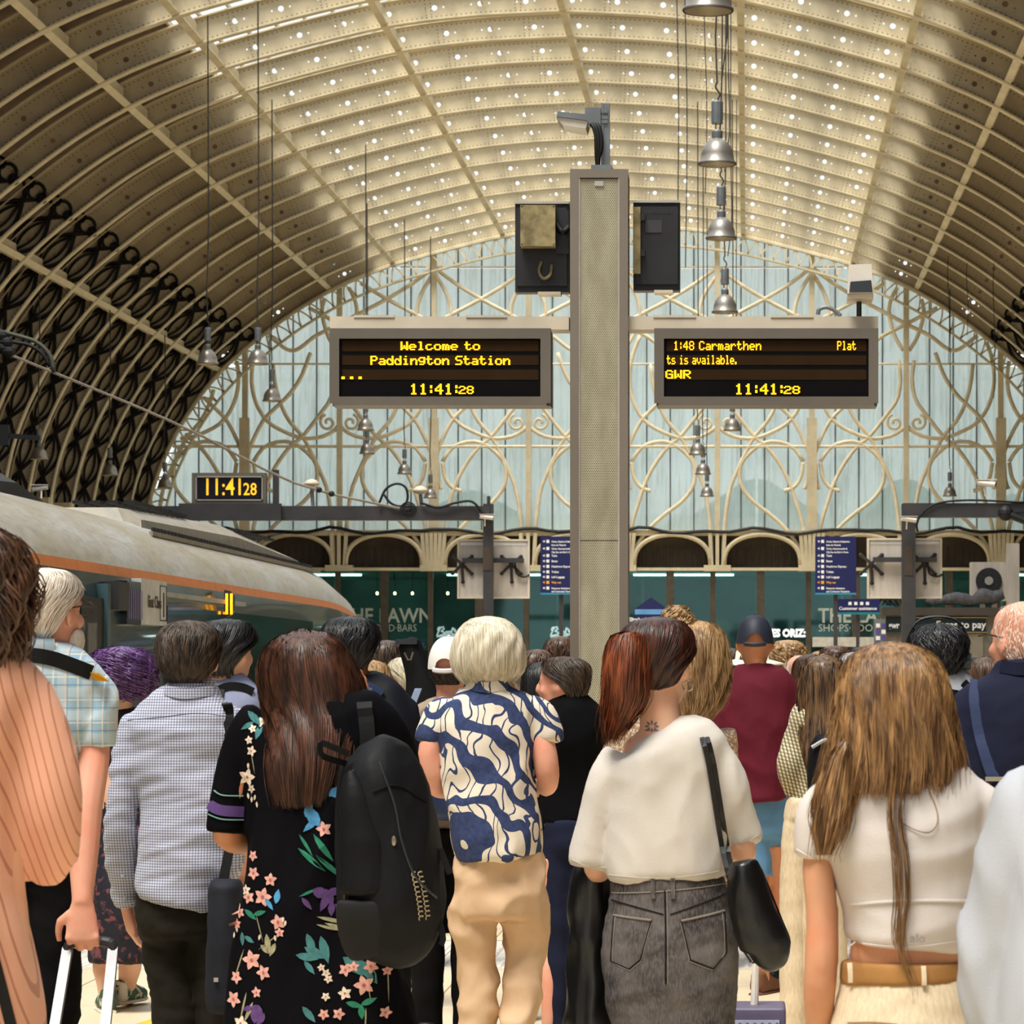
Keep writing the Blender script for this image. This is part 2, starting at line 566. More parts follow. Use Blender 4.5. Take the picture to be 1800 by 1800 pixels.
def rib_scroll(sgn):
    m = MB()
    s0, s1 = s_of_u(15.8) , s_of_u(12.4)
    S = lambda t: sgn * (SMAX - 3.3 - t)
    L = (SMAX - 3.3) - s1
    tt = np.linspace(0, L, 110)
    for ph in (1, -1):
        P = []
        for t in tt:
            r = .34 + ph * .30 * math.sin(PI * t / 1.25)
            x, z = pf(S(t), r); P.append((x, -.05, z))
        m.tube(P, .055, 5, True, (0, 1, 0))
    for k in range(int(L / 1.25)):
        t0 = 1.25 * k + .625
        # inner leaf curls
        for ph in (1, -1):
            P = []
            for a in np.linspace(0, 1, 9):
                x, z = pf(S(t0 - .5 + 1.0 * a), .34 + ph * (.13 * math.sin(PI * a))); P.append((x, -.05, z))
            m.tube(P, .04, 4, True, (0, 1, 0))
    # rounded curl at the top
    for rr, r0 in ((.20, .30), (.12, .58), (.10, .10)):
        P = []
        for a in np.linspace(0, 2 * PI, 13):
            x, z = pf(S(L + .15 + rr * math.cos(a)), r0 + rr * math.sin(a)); P.append((x, -.05, z))
        m.tube(P, .045, 5, False, (0, 1, 0))
    me = m.mesh('scrollwork'); me.materials.append(M_SCROLL); return me
web_me = rib_web(); fl_lo = rib_flange(-.02, .02, .13); fl_hi = rib_flange(D, D + .03, .11)
sc_l = rib_scroll(-1); sc_r = rib_scroll(1)
RIBS = [74.2 + 2.97 * k for k in range(-5, 13)]
RIBS[-1] = WALL - .2
def inst(me, name, parent, loc=(0, 0, 0)):
    o = bpy.data.objects.new(name, me); COL.objects.link(o); o.parent = parent; o.location = loc; return o
cap_m = MB()
for sg in (-1, 1):
    x, z = pf(sg * (SMAX - 6.4), 0)
    cap_m.box((min(x, x + sg * .75), -.3, z - .1), (max(x, x + sg * .75), .3, z + .1))
    cap_m.box((min(x, x + sg * .7), -.2, z - .3), (max(x, x + sg * .7), .2, z - .1))
cap_me = cap_m.mesh('capital'); cap_me.materials.append(M_CREAM)
for y in RIBS:
    r = inst(web_me, 'rib', ceiling, (0, y, 0))
    inst(fl_lo, 'flange', r); inst(fl_hi, 'flange', r)
    inst(sc_l, 'scrollwork', r); inst(sc_r, 'scrollwork', r); inst(cap_me, 'capital', r)
# --- purlins, a length between each pair of ribs
for u in (-13.4, -9.75, -7.65, -4.0, 0, 4.0, 7.65, 9.75, 13.4):
    s = s_of_u(u); m = MB(); v = []; f = []
    L = 2.97 - .26
    for y in (0, L):
        for ds, r in ((-.08, .02), (.08, .02), (.08, .07), (-.08, .07)):
            x, z = pf(s + ds, r); v.append((x, y, z))
    m.add(v, [(3, 2, 1, 0), (4, 5, 6, 7), (0, 1, 5, 4), (1, 2, 6, 5), (2, 3, 7, 6), (3, 0, 4, 7)])
    x, z = pf(s, .25); m.box((x - .012, 0, z - .2), (x + .012, L, z + .2))
    me = m.mesh('purlin'); me.materials.append(M_CREAM)
    for y in RIBS[:-1]: inst(me, 'purlin', ceiling, (0, y + .13, 0))

# ================================================================ glazed end screen
screen = MB()
for k in range(-4, 5):
    px = 1095 + k * 166
    if abs(k) == 5: continue
    top = np.interp(abs(k * 166 / WS), HALF[:, 0], HALF[:, 1])
    p = W(px, 937)
    big = (k % 2 == 0)
    screen.box((p.x - .09, WALL - .12, p.z), (p.x + .09, WALL + .10, EYE + top))
    if big: screen.box((p.x - .17, WALL - .22, EYE + (VY - 937) / WS), (p.x + .17, WALL - .12, EYE + (VY - 735) / WS))
window = screen.obj('window_1', M_CREAM, kind='structure')

def inside(px, py, mar=.15):
    u = abs((px - 1095) / WS); h = (VY - py) / WS
    return h < np.interp(u, HALF[:, 0], HALF[:, 1], right=-9) - mar
def tracery_curve(m, pts, w=.075, n=26, dep=.07):
    P = catmull([(a, b, 0) for a, b in pts], n)
    run = []
    for p in list(P) + [None]:
        if p is not None and inside(p[0], p[1]): run.append(W(p[0], p[1], -.03)); continue
        if len(run) > 2: m.tube([tuple(q) for q in run], [(dep, w)] * len(run), 6, True, (0, 1, 0))
        run = []
# half-bay curves measured from an A post (dx) and down from y = 700, in 1/3 px
HB = [
    [(30, 870), (35, 700), (60, 500), (95, 400), (135, 310), (190, 205), (260, 120), (300, 40), (330, -60), (345, -180)],
    [(0, 140), (30, 172), (90, 203), (185, 212), (280, 180), (370, 125), (430, 30), (455, -90), (440, -220), (400, -330)],
    [(445, 335), (395, 262), (315, 230), (235, 238), (165, 290), (125, 340), (115, 400), (128, 470), (185, 545), (270, 610), (355, 690), (425, 790), (455, 870)],
    [(40, -200), (30, -100), (45, 0), (90, 70), (190, 200), (255, 255), (325, 350), (375, 450), (405, 540), (445, 680), (473, 870)],
    [(482, 330), (455, 240), (395, 120), (330, 50), (260, -20), (200, -110), (150, -240)],
    [(445, 340), (430, 420), (395, 470), (345, 490)],
    [(470, 350), (465, 430), (450, 480)],
    # upper storey
    [(0, -690), (120, -600), (250, -520), (380, -450), (489, -390)],
    [(489, -690), (370, -600), (240, -520), (110, -450), (0, -390)],
    [(10, -640), (70, -540), (90, -450), (60, -330), (15, -250)],
    [(480, -650), (420, -540), (400, -440), (430, -340), (478, -260)],
    [(0, -390), (120, -330), (245, -250), (370, -330), (489, -390)],
]
for k in range(-5, 5):
    left = 1095 + k * 166
    a_left = (k % 2 != 0)          # odd posts are the scrolled ones
    m = MB()
    for c in HB:
        pts = []
        for dx, y in c:
            x = left + dx * 166 / 489 if a_left else left + 166 - dx * 166 / 489
            pts.append((x, 700 + y / 3))
        tracery_curve(m, pts)
    # spiral scroll beside the A post
    sg = 1 if a_left else -1
    xa = left if a_left else left + 166
    sp = []
    for t in np.linspace(0, 1, 22):
        ang = PI * .6 + t * 2.6 * PI; rr = 15 * (1 - .8 * t)
        sp.append((xa + sg * (20 - rr * math.cos(ang) * 1.0), 743 - rr * math.sin(ang)))
    tracery_curve(m, sp, .055, 30)
    if m.n: m.obj('tracery', M_CREAM2, window, smooth=True)
# transom, sill beam and cable
tr = MB()
for y, w in ((785, .05), (640, .035), (470, .03)):
    xs = [px for px in range(200, 2000, 4) if inside(px, y)]
    a, b = W(xs[0], y), W(xs[-1], y)
    tr.tube([(a.x, WALL - .05, a.z), (b.x, WALL - .05, b.z)], w, 8)
tr.obj('transom', M_CREAM2, window)
# mullions and panes
mul = MB().box((-.02, -.03, 0), (.02, .03, 1)).mesh('mullion'); mul.materials.append(M_MULL)
cols = [1095 + 41.5 * i for i in range(-21, 22)]
topz = lambda px: EYE + float(np.interp(abs((px - 1095) / WS), HALF[:, 0], HALF[:, 1], right=0)) + .1
zs = [EYE + (VY - y) / WS for y in (934, 785, 640, 470)]
for i, px in enumerate(cols):
    tz = topz(px)
    if tz > zs[0] + .3:
        o = inst(mul, 'mullion', window, (W(px, 0).x, WALL + .18, zs[0])); o.scale = (1, 1, tz - zs[0])
    if i == len(cols) - 1: break
    x0, x1 = W(px, 0).x + .02, W(cols[i + 1], 0).x - .02
    t0, t1 = tz, topz(cols[i + 1])
    for k in range(4):
        lo = zs[k] + .015; hi = zs[k + 1] - .015 if k < 3 else 99
        a, b = min(hi, t0), min(hi, t1)
        if max(a, b) - lo < .25: continue
        a, b = max(a, lo + .02), max(b, lo + .02)
        MB().prism([(x0, lo), (x1, lo), (x1, b), (x0, a)], WALL + .17, WALL + .185).obj('pane', M_SCREENGLASS, window)
# arch trim: two rails with small pointed arches
tm = MB()
ss = np.linspace(-SMAX + 2.5, SMAX - 2.5, 150)
for r, w in ((-.06, .06), (-.62, .05)):
    P = [(pf(s, r)[0], WALL - .3, pf(s, r)[1]) for s in ss]
    tm.tube(P, [(.10, w)] * len(P), 5, True, (0, 1, 0))
trim = tm.obj('arch_rail', M_CREAM, window)
am = MB()
Lm = .44
cnt = int((2 * SMAX - 5) / Lm)
for k in range(cnt):
    s = -SMAX + 2.5 + k * Lm
    for sg in (0, 1):
        P = []
        for t in (0, .35, .7, 1):
            off = Lm / 2 * (t ** 1.6)
            x, z = pf(s + (off if sg == 0 else Lm - off), -.6 + .52 * t); P.append((x, WALL - .3, z))
        am.tube(P, [(.06, .035)] * 4, 4, True, (0, 1, 0))
am.obj('arch_lattice', M_CREAM, window, kind='stuff')

# ================================================================ lower wall: lintel, arches, shop front
lw = MB()
zb = EYE + (VY - 937) / WS; zl = EYE + (VY - 998) / WS
lw.box((-24, WALL + .25, zl), (18, WALL + .5, zb + .05))
wall_far = lw.obj('wall_far', M_DARKPANEL, kind='structure')
bm_ = MB(); bm_.box((-21, WALL - .2, zb - .09), (14, WALL + .25, zb + .09)); bm_.box((-21, WALL - .15, zl - .10), (14, WALL + .25, zl + .0))
bm_.obj('beam', M_CREAM, wall_far)
vb = MB()
for i in range(150): 
    x = -18.9 + i * .22; vb.box((x, WALL + .2, zl + .05), (x + .1, WALL + .26, zl + .72))
vb.obj('louvre', mk('louvre_brown', (58, 50, 40), .7), wall_far, kind='stuff')
cab = MB(); P = []
for i in range(90):
    x = -20 + i * .38; P.append((x, WALL - .25, zb + .16 - .16 * abs(math.sin(x * .9)) + .05 * math.sin(x * 3.1)))
cab.tube(P, .06, 6); cab.obj('cable_run', mk('black_rubber', (16, 16, 20), .6), wall_far)
for k in range(-4, 5):
    px = 1095 + k * 166; a_post = k % 2 != 0
    m = MB(); b = W(px, 990)
    offs = (-13, 0, 13) if a_post else (-20, -12, -4, 4, 12, 20)
    for d in offs:
        p0 = W(px + d * .75, 998); p1 = W(px + d, 937)
        m.bar((p0.x, WALL - .2, p0.z), (p1.x, WALL - .2, p1.z), .14, .12)
    m.box((b.x - .45, WALL - .3, zl - .12), (b.x + .45, WALL + .2, zl + .08))
    m.obj('spandrel', M_CREAM, wall_far)
    if k < 4:
        m = MB()
        lo_ = 35 * 166 / 489 if a_post else 59 * 166 / 489
        hi_ = 166 - (59 if a_post else 35) * 166 / 489
        P = []
        for t in np.linspace(0, 1, 20):
            a = PI * (1 - t); x = px + (lo_ + hi_) / 2 + (hi_ - lo_) / 2 * math.cos(a)
            q = W(x, 994 - 54 * math.sin(a) ** .75); P.append((q.x, WALL - .2, q.z))
        m.tube(P, [(.09, .085)] * len(P), 6, True, (0, 1, 0)); m.obj('arch', M_CREAM, wall_far, smooth=True)
# shop posts and panes
posts = [380, 430, 512, 594, 676, 757, 842, 925, 1010, 1095, 1178, 1253, 1337, 1421, 1505, 1585, 1668, 1752, 1840]
for i, px in enumerate(posts):
    x = W(px, 0).x; wid = .13 if i % 2 == 0 else .09
    MB().box((x - wid, WALL - .08, 0), (x + wid, WALL + .12, zl - .1)).obj('shop_post', M_BRONZE, wall_far)
    if i == len(posts) - 1: break
    x1 = W(posts[i + 1], 0).x
    MB().box((x + wid, WALL, .05), (x1 - .09, WALL + .02, zl - .1)).obj('window_pane', M_SHOPGLASS, wall_far)
MB().box((-20, WALL - .04, 1.05), (14, WALL + .08, 1.16)).obj('transom_rail', M_BRONZE, wall_far)
# room behind the shop front
rm = MB()
rm.box((-22, WALL + 14, 0), (16, WALL + 14.2, 5.2)); rm.box((-22, WALL + .4, 4.9), (16, WALL + 14, 5.1))
rm.obj('wall_back', mk('shop_wall', (130, 170, 162), .7, var=.4, scale=.5), kind='structure')
shelf_m = [mk('shop_fitting_teal', (140, 190, 182), .5, var=.3, scale=1.5), mk('shop_fitting_dark', (42, 60, 58), .5, var=.4, scale=1.2), mk('shop_fitting_sand', (150, 140, 96), .5, var=.3, scale=1.0)]
random.seed(11)
for i in range(26):
    x = -19 + i * 1.28 + random.uniform(-.3, .3); y = WALL + random.uniform(3, 12); h = random.uniform(1.2, 4.2); w = random.uniform(.5, 1.6)
    m = MB()
    nsh = random.randint(3, 6)
    for q in range(nsh): m.box((x - w / 2, y, h * q / nsh + .02), (x + w / 2, y + .5, h * q / nsh + .16))
    m.box((x - w / 2, y + .44, 0), (x + w / 2, y + .5, h)); m.box((x - w / 2 - .04, y, 0), (x - w / 2, y + .5, h)); m.box((x + w / 2, y, 0), (x + w / 2 + .04, y + .5, h))
    wpx = [('beside the left train', -9), ('mid concourse', 0)]
    o = m.obj('shop_shelf', shelf_m[i % 3], wall_far)
M_WARM = mk('warm_lamp_glow', (255, 214, 140), .5, emit=(255, 210, 140), estr=30)
for px in (663, 694, 725, 787):
    p = W(px, 1043); s = (WALL + 2) / WALL
    m = MB().ell((p.x * s, WALL + 2, EYE + (p.z - EYE) * s), (.05, .05, .06), 10, 6); o = m.obj('ceiling_downlight', M_WARM)
    m2 = MB().tube([(p.x * s, WALL + 2, EYE + (p.z - EYE) * s + .04), (p.x * s, WALL + 2, 4.9)], .012, 5).obj('cord', M_MULL, o)
    tag(o, ['leftmost of the four warm downlights behind the shop glass', 'second from left of the four warm downlights behind the shop glass', 'third from left of the four warm downlights behind the shop glass', 'rightmost of the four warm downlights behind the shop glass'][(663, 694, 725, 787).index(px)], 'light', 'shop downlights')
strip = mk('added_fill_glow', (225, 245, 240), .5, emit=(215, 245, 238), estr=22)  # glowing strips added to brighten the room behind the shop glass
for i in range(5):
    MB().box((-17 + i * 6.5, WALL + 5, 4.82), (-13.5 + i * 6.5, WALL + 5.3, 4.88)).obj('added_fill_strip', strip, wall_far)

# ================================================================ what stands beyond the glass
def beyond_block(name, label, px0, px1, py_top, Y, rgb, peaks=()):
    a, b = at(px0, py_top, Y), at(px1, py_top, Y)
    t = thing(name, label, 'building', ((a.x + b.x) / 2, Y, 0))
    hw = (b.x - a.x) / 2
    MB().box((-hw, 0, 0), (hw, 8, a.z)).obj('wall', mk(name + '_wall_' + str(px0), rgb, .8, var=.2, scale=.4), t)
    for (p, py, wd) in peaks:
        q = at(p, py, Y); x = q.x - t.location.x; wdm = wd * Y / F
        MB().prism([(x - wdm, a.z), (x + wdm, a.z), (x + wdm * .2, q.z - .1), (x, q.z), (x - wdm * .2, q.z - .1)], -.4, 8.5).obj('roof', mk('slate_green', (112, 132, 126), .8), t)
    return t
beyond_block('brick_terrace', 'pale terrace with dark pitched roofs seen dimly through the glazed screen', 250, 1900, 905, 150, (196, 204, 196),
             [(1330, 842, 110), (1590, 842, 95), (830, 862, 90), (470, 880, 90), (1780, 868, 60)])
M_WHITE = mk('white_steel', (232, 236, 238), .5)
canopy = thing('canopy', 'white canopy roof with slanting braces behind the glazed screen', 'canopy', (0, 124, 0))
def Cn(px, py): 
    p = at(px, py, 124); return (p.x, 0, p.z)
m = MB()
for a, b in (((455, 660), (590, 660)), ((1690, 658), (1765, 658))):
    p, q = Cn(*a), Cn(*b); MB().box((p[0], -.3, p[2] - .18), (q[0], .3, p[2] + .12)).obj('soffit', M_WHITE, canopy)
m = MB()
for a, b in (((420, 690), (590, 860)), ((560, 640), (420, 780)), ((640, 660), (760, 860)), ((1130, 640), (1330, 830)), ((1480, 640), (1640, 830)), ((1700, 640), (1560, 820)), ((980, 660), (860, 850))):
    m.bar(Cn(*a), Cn(*b), .07)
for px in (425, 590, 760, 980, 1130, 1330, 1480, 1640, 1760):
    p = Cn(px, 660); m.box((p[0] - .05, -.05, 0), (p[0] + .05, .05, p[2]))
p, q = Cn(380, 655), Cn(1850, 655); m.box((p[0], -.05, p[2]), (q[0], .05, p[2] + .06))
m.obj('brace', M_WHITE, canopy)
# ================================================================ central information column
M_STEEL = mk('brushed_steel', (136, 124, 110), .38, .75, var=.12, scale=3, stretch=(1, 1, .08))
M_STEEL2 = mk('pale_steel', (188, 182, 172), .4, .6, var=.12, scale=4)
M_BOARDGREY = mk('board_grey', (104, 97, 88), .5, .1, var=.08, scale=3)
M_CREAMBOX = mk('cream_sheet_metal', (212, 198, 176), .5, var=.1, scale=3)
M_BLACKPL = mk('black_plastic', (36, 35, 38), .5, var=.2, scale=6)
M_DUSTBOX = mk('dusty_khaki_box', (142, 128, 92), .8, var=.4, scale=14, bump=.3)
M_DARKGREY = mk('dark_grey_steel', (64, 62, 64), .5, .2, var=.15, scale=3)
M_RUBBER = MATS['black_rubber']
M_CAMWHITE = mk('camera_white', (226, 218, 208), .4, var=.05)
M_LENS = mk('camera_window_black', (8, 8, 10), .15, var=.1, spec=.6)
M_GALV = mk('galvanised_grey', (122, 126, 130), .45, .4, var=.15, scale=5)

def mat_perf():
    t = NT('perforated_panel')
    v = t.coords('Object', (1, 1, 1)); s = t.sep(v)
    p = 1 / .0095
    gx = t.math('MULTIPLY', s[0], p); gz = t.math('MULTIPLY', s[2], p * .5774 * 2)
    row = t.math('FLOOR', gz)
    odd = t.math('MULTIPLY', t.math('MODULO', row, 2.0), .5)
    fx = t.math('SUBTRACT', t.math('FRACT', t.math('ADD', gx, odd)), .5)
    fz = t.math('MULTIPLY', t.math('SUBTRACT', t.math('FRACT', gz), .5), .866)
    d2 = t.math('ADD', t.math('MULTIPLY', fx, fx), t.math('MULTIPLY', fz, fz))
    hole = t.math('LESS_THAN', d2, .30 ** 2)
    nz = t.ramp(t.noise(t.coords('Object', (2, 1, .6)), 6, 4), .35, .7)
    base = t.mix(nz, lin((198, 190, 162)), lin((170, 162, 136)))
    col = t.mix(hole, base, lin((66, 62, 50)))
    t.bsdf(col, .5, .15)
    return t.m
M_PERF = mat_perf()

CY = 16.6
col_x0, col_x1 = (1002 - VX) * CY / F, (1104 - VX) * CY / F
col_top = EYE + (VY - 297) * CY / F
cx = (col_x0 + col_x1) / 2; cw = (col_x1 - col_x0) / 2
column = thing('information_column', 'tall brushed steel column with perforated front panel standing in the crowd', 'column', (cx, CY, 0))
m = MB(); m.box((-cw + .004, .03, .05), (cw - .004, .32, col_top - .004)); m.obj('casing', M_STEEL, column)
fw = .044
m = MB()
m.prism([(-cw, .05), (-cw + fw, .05), (-cw + fw, col_top - fw), (-cw, col_top)], 0, .03)
m.prism([(cw, .05), (cw, col_top), (cw - fw, col_top - fw), (cw - fw, .05)], 0, .03)
m.prism([(-cw, col_top), (-cw + fw, col_top - fw), (cw - fw, col_top - fw), (cw, col_top)], 0, .03)
m.obj('front_frame', M_STEEL, column)
zj = EYE + (VY - 950) * CY / F
for z0, z1 in ((.06, zj - .003), (zj + .003, col_top - fw - .006)):
    MB().box((-cw + fw + .004, .010, z0), (cw - fw - .004, .028, z1)).obj('perforated_panel', M_PERF, column)
m = MB()
for x in (-cw + fw, cw - fw - .006): m.box((x, .004, .06), (x + .006, .012, col_top - fw))
m.obj('panel_edge', M_STEEL2, column)
MB().box((-.022, .002, col_top - .085), (.022, .012, col_top - .06)).obj('maker_plate', M_STEEL2, column)
m = MB(); m.box((-cw - .11, -.10, 0), (cw + .11, .42, .055)); m.obj('base_plate', M_STEEL2, column)
m = MB(); m.prism([(-cw - .11, .11), (cw + .11, .11), (cw + .11, .23), (-cw - .11, .24)], .06, .40); m.obj('base_housing', M_STEEL2, column)
# lamp mast on the column
mast = thing('floodlight_mast', 'grey floodlight on a short mast with looped black cable on top of the steel column', 'floodlight', (cx, CY + .15, col_top))
def LM(px, py, dy=0): 
    p = at(px, py, CY + .15); return (p.x - cx, dy, p.z - col_top)
x0, _, z0 = LM(1040, 290); x1, _, z1 = LM(1076, 288)
MB().box((x0, -.06, -.004), (x1, .08, .035)).obj('mount', M_GALV, mast)
a = LM(1059, 297); b = LM(1072, 183)
m = MB(); m.box((a[0], -.02, .02), (b[0], .02, b[2])); m.box((a[0] - .006, -.026, .03), (a[0] + .006, .026, b[2])); m.obj('pole', M_GALV, mast)
m = MB()
for py in (196, 208, 214): p = LM(1062, py); m.box((p[0] - .09, -.03, p[2] - .012), (p[0] + .02, .03, p[2] + .008))
p = LM(1046, 205); m.box((p[0] - .05, -.04, p[2] - .05), (p[0] + .03, .04, p[2] + .04)); m.obj('bracket', M_GALV, mast)
c0, c1 = LM(984, 203), LM(1033, 233)
m = MB(); m.prism([(c0[0], c0[2]), (c1[0] - .01, c0[2] - .012), (c1[0] + .005, c0[2] - .045), (c0[0] - .01, c0[2] - .025)], -.12, .12); hd = m.obj('lamp_head', M_GALV, mast)
m = MB(); m.prism([(c0[0] - .012, c0[2] - .026), (c1[0] + .006, c0[2] - .046), (c1[0] - .004, c1[2] + .002), (c0[0] + .02, c1[2] + .022)], -.11, .11); m.obj('diffuser', mk('frosted_diffuser', (206, 200, 186), .3), mast)
for j, off in enumerate((0, .014, -.012)):
    P = catmull([LM(1030, 212 + 2 * j), (LM(1046, 222)[0] + off, -.04, LM(0, 222)[2]), (LM(1052, 240)[0] + off, -.05, LM(0, 240)[2]), (LM(1053, 262)[0] + off, -.05, LM(0, 262)[2]), (LM(1051, 280)[0] + off * .4, -.04, LM(0, 280)[2]), (LM(1052, 290)[0], -.03, .0)], 18)
    MB().tube(P, .011, 6).obj('cable', M_RUBBER, mast, smooth=True)
for j, pts in enumerate((((984, 203), (982, 188), (978, 178)), ((1000, 200), (1008, 188), (1016, 182)), ((1036, 200), (1030, 186), (1042, 176), (1056, 184)), ((1064, 184), (1068, 170), (1074, 160)), ((1066, 184), (1076, 172), (1086, 164)))):
    P = catmull([LM(*q) for q in pts], 10); MB().tube(P, .0022, 4).obj('bird_wire', M_STEEL2, mast)
# monitors seen from behind
MY = CY + .14
def monitor(px0, px1, py0, py1, label, left):
    a, b = at(px0, py0, MY), at(px1, py1, MY)
    t = thing('monitor', label, 'monitor', ((a.x + b.x) / 2, MY, b.z))
    hw, h = (b.x - a.x) / 2, a.z - b.z
    m = MB(); m.box((-hw, .02, 0), (hw, .12, h)); m.box((-hw + .01, 0, .03), (hw - .01, .02, h - .02)); m.obj('back_cover', M_BLACKPL, t)
    m = MB(); m.box((-hw, .0, h), (hw, .13, h + .012)); m.obj('dusty_top', M_STEEL2, t)
    m = MB(); m.box((-hw * .1 if not left else -.02, -.01, -.014), (hw * .7, .1, 0)); m.obj('lower_bracket', M_CREAMBOX, t)
    m = MB()
    for i in range(14): m.box((-hw + .03 + i * (2 * hw - .06) / 14, -.004, h - .055), (-hw + .034 + i * (2 * hw - .06) / 14, 0, h - .035))
    m.obj('vents', M_DARKGREY, t)
    return t, hw, h
t, hw, h = monitor(905, 1000, 358, 513, 'black monitor back with dusty khaki box on the left of the steel column', True)
bx = lambda px, py: (at(px, py, MY).x - t.location.x, at(px, py, MY).z - t.location.z)
a, b = bx(917, 365), bx(978, 437)
m = MB(); m.box((a[0], -.10, b[1]), (b[0], 0, a[1])); m.obj('junction_box', M_DUSTBOX, t)
m = MB(); 
for q in ((a[0] + .008, a[1] - .008), (b[0] - .008, a[1] - .008), (a[0] + .008, b[1] + .008), (b[0] - .008, b[1] + .008)): m.ell((q[0], -.1, q[1]), (.004, .002, .004), 6, 4)
m.obj('screws', M_BLACKPL, t)
P = catmull([(bx(952, 460)[0], -.01, bx(952, 460)[1]), (bx(948, 480)[0], -.03, bx(0, 478)[1]), (bx(956, 490)[0], -.03, bx(0, 491)[1]), (bx(968, 484)[0], -.03, bx(0, 484)[1]), (bx(970, 468)[0], -.01, bx(0, 466)[1])], 16)
MB().tube(P, .008, 6).obj('cable_loop', M_DUSTBOX, t, smooth=True)
P = catmull([(bx(978, 400)[0], -.03, bx(0, 395)[1]), (bx(990, 412)[0], -.05, bx(0, 410)[1]), (bx(1000, 395)[0], -.02, bx(0, 400)[1])], 12)
MB().tube(P, .016, 6).obj('cable', M_RUBBER, t, smooth=True)
MB().box((b[0], -.012, bx(0, 447)[1]), (hw, 0.0, bx(0, 370)[1])).obj('arm', M_BLACKPL, t)
t, hw, h = monitor(1113, 1195, 356, 510, 'black monitor back on the right of the steel column', False)
bx = lambda px, py: (at(px, py, MY).x - t.location.x, at(px, py, MY).z - t.location.z)
a, b = bx(1113, 365), bx(1126, 482); MB().box((a[0], -.03, b[1]), (b[0], 0, a[1])).obj('mounting_rail', M_DUSTBOX, t)
for py in (382, 445): q = bx(1130, py); MB().box((q[0] - .012, -.035, q[1] - .02), (q[0] + .012, .0, q[1] + .016)).obj('clamp', M_BLACKPL, t)
q = bx(1148, 398); MB().box((q[0] - .04, -.004, q[1] - .032), (q[0] + .045, 0, q[1] + .032)).obj('rating_label', M_DARKGREY, t)

# cross arm
arm = thing('cross_arm', 'cream sheet metal cross arm carrying the two departure boards', 'arm', (cx, CY + .15, 0))
for px0, px1 in ((582, 1001), (1105, 1543)):
    a, b = at(px0, 558, CY + .1), at(px1, 581, CY + .1)
    m = MB(); m.box((a.x - cx, -.1, b.z), (b.x - cx, .1, a.z)); m.obj('beam', M_CREAMBOX, arm)
    wdt = b.x - a.x
    for fr in (.10, .57): 
        x = a.x - cx + wdt * fr; MB().box((x, -.105, a.z - .006), (x + wdt * .17, .05, a.z + .006)).obj('lid', M_CREAMBOX, arm)

# --- LED lettering
FONT5 = {
'W':"10001 10001 10001 10101 10101 11011 10001",'e':"00000 00000 01110 10001 11111 10000 01110",'l':"01100 00100 00100 00100 00100 00100 01110",
'c':"00000 00000 01110 10000 10000 10001 01110",'o':"00000 00000 01110 10001 10001 10001 01110",'m':"00000 00000 11010 10101 10101 10101 10101",
't':"01000 01000 11110 01000 01000 01001 00110",'P':"11110 10001 10001 11110 10000 10000 10000",'a':"00000 00000 01110 00001 01111 10001 01111",
'd':"00001 00001 01101 10011 10001 10001 01111",'i':"00100 00000 01100 00100 00100 00100 01110",'n':"00000 00000 10110 11001 10001 10001 10001",
'g':"00000 01111 10001 10001 01111 00001 01110",'S':"01111 10000 10000 01110 00001 00001 11110",'1':"00100 01100 00100 00100 00100 00100 01110",
'4':"00010 00110 01010 10010 11111 00010 00010",'8':"01110 10001 10001 01110 10001 10001 01110",'2':"01110 10001 00001 00110 01000 10000 11111",
':':"000 010 010 000 010 010 000",'.':"000 000 000 000 000 110 110",'C':"01110 10001 10000 10000 10000 10001 01110",'r':"00000 00000 10110 11001 10000 10000 10000",
'h':"10000 10000 10110 11001 10001 10001 10001",'s':"00000 00000 01110 10000 01110 00001 11110",'v':"00000 00000 10001 10001 10001 01010 00100",
'b':"10000 10000 10110 11001 10001 10001 11110",'G':"01110 10001 10000 10111 10001 10001 01111",'R':"11110 10001 10001 11110 10100 10010 10001",' ':"000 000 000 000 000 000 000"}
M_LED = mk('amber_led', (255, 190, 20), .5, emit=(255, 172, 12), estr=3.2)
M_SCREEN = mk('led_screen_black', (10, 8, 10), .6, var=.2, spec=.08)
M_ROW = mk('led_row_brown', (48, 32, 14), .6, var=.1, spec=.08)
def led_text(txt, x0, x1, z0, z1, y, parent, bold=1.0):
    cols = []
    for ch in txt:
        g = FONT5[ch].split()
        for c in range(len(g[0])): cols.append([g[r][c] for r in range(7)])
        cols.append(['0'] * 7)
    cols = cols[:-1]
    px, pz = (x1 - x0) / len(cols), (z1 - z0) / 7
    m = MB()
    for i, c in enumerate(cols):
        for r in range(7):
            if c[r] == '1':
                xa = x0 + i * px; za = z1 - (r + 1) * pz
                m.box((xa - px * .10 * bold, y - .002, za + pz * .02), (xa + px * (.92 + .35 * (bold - 1)), y, za + pz * .93))
    return m.obj('led_text', M_LED, parent)
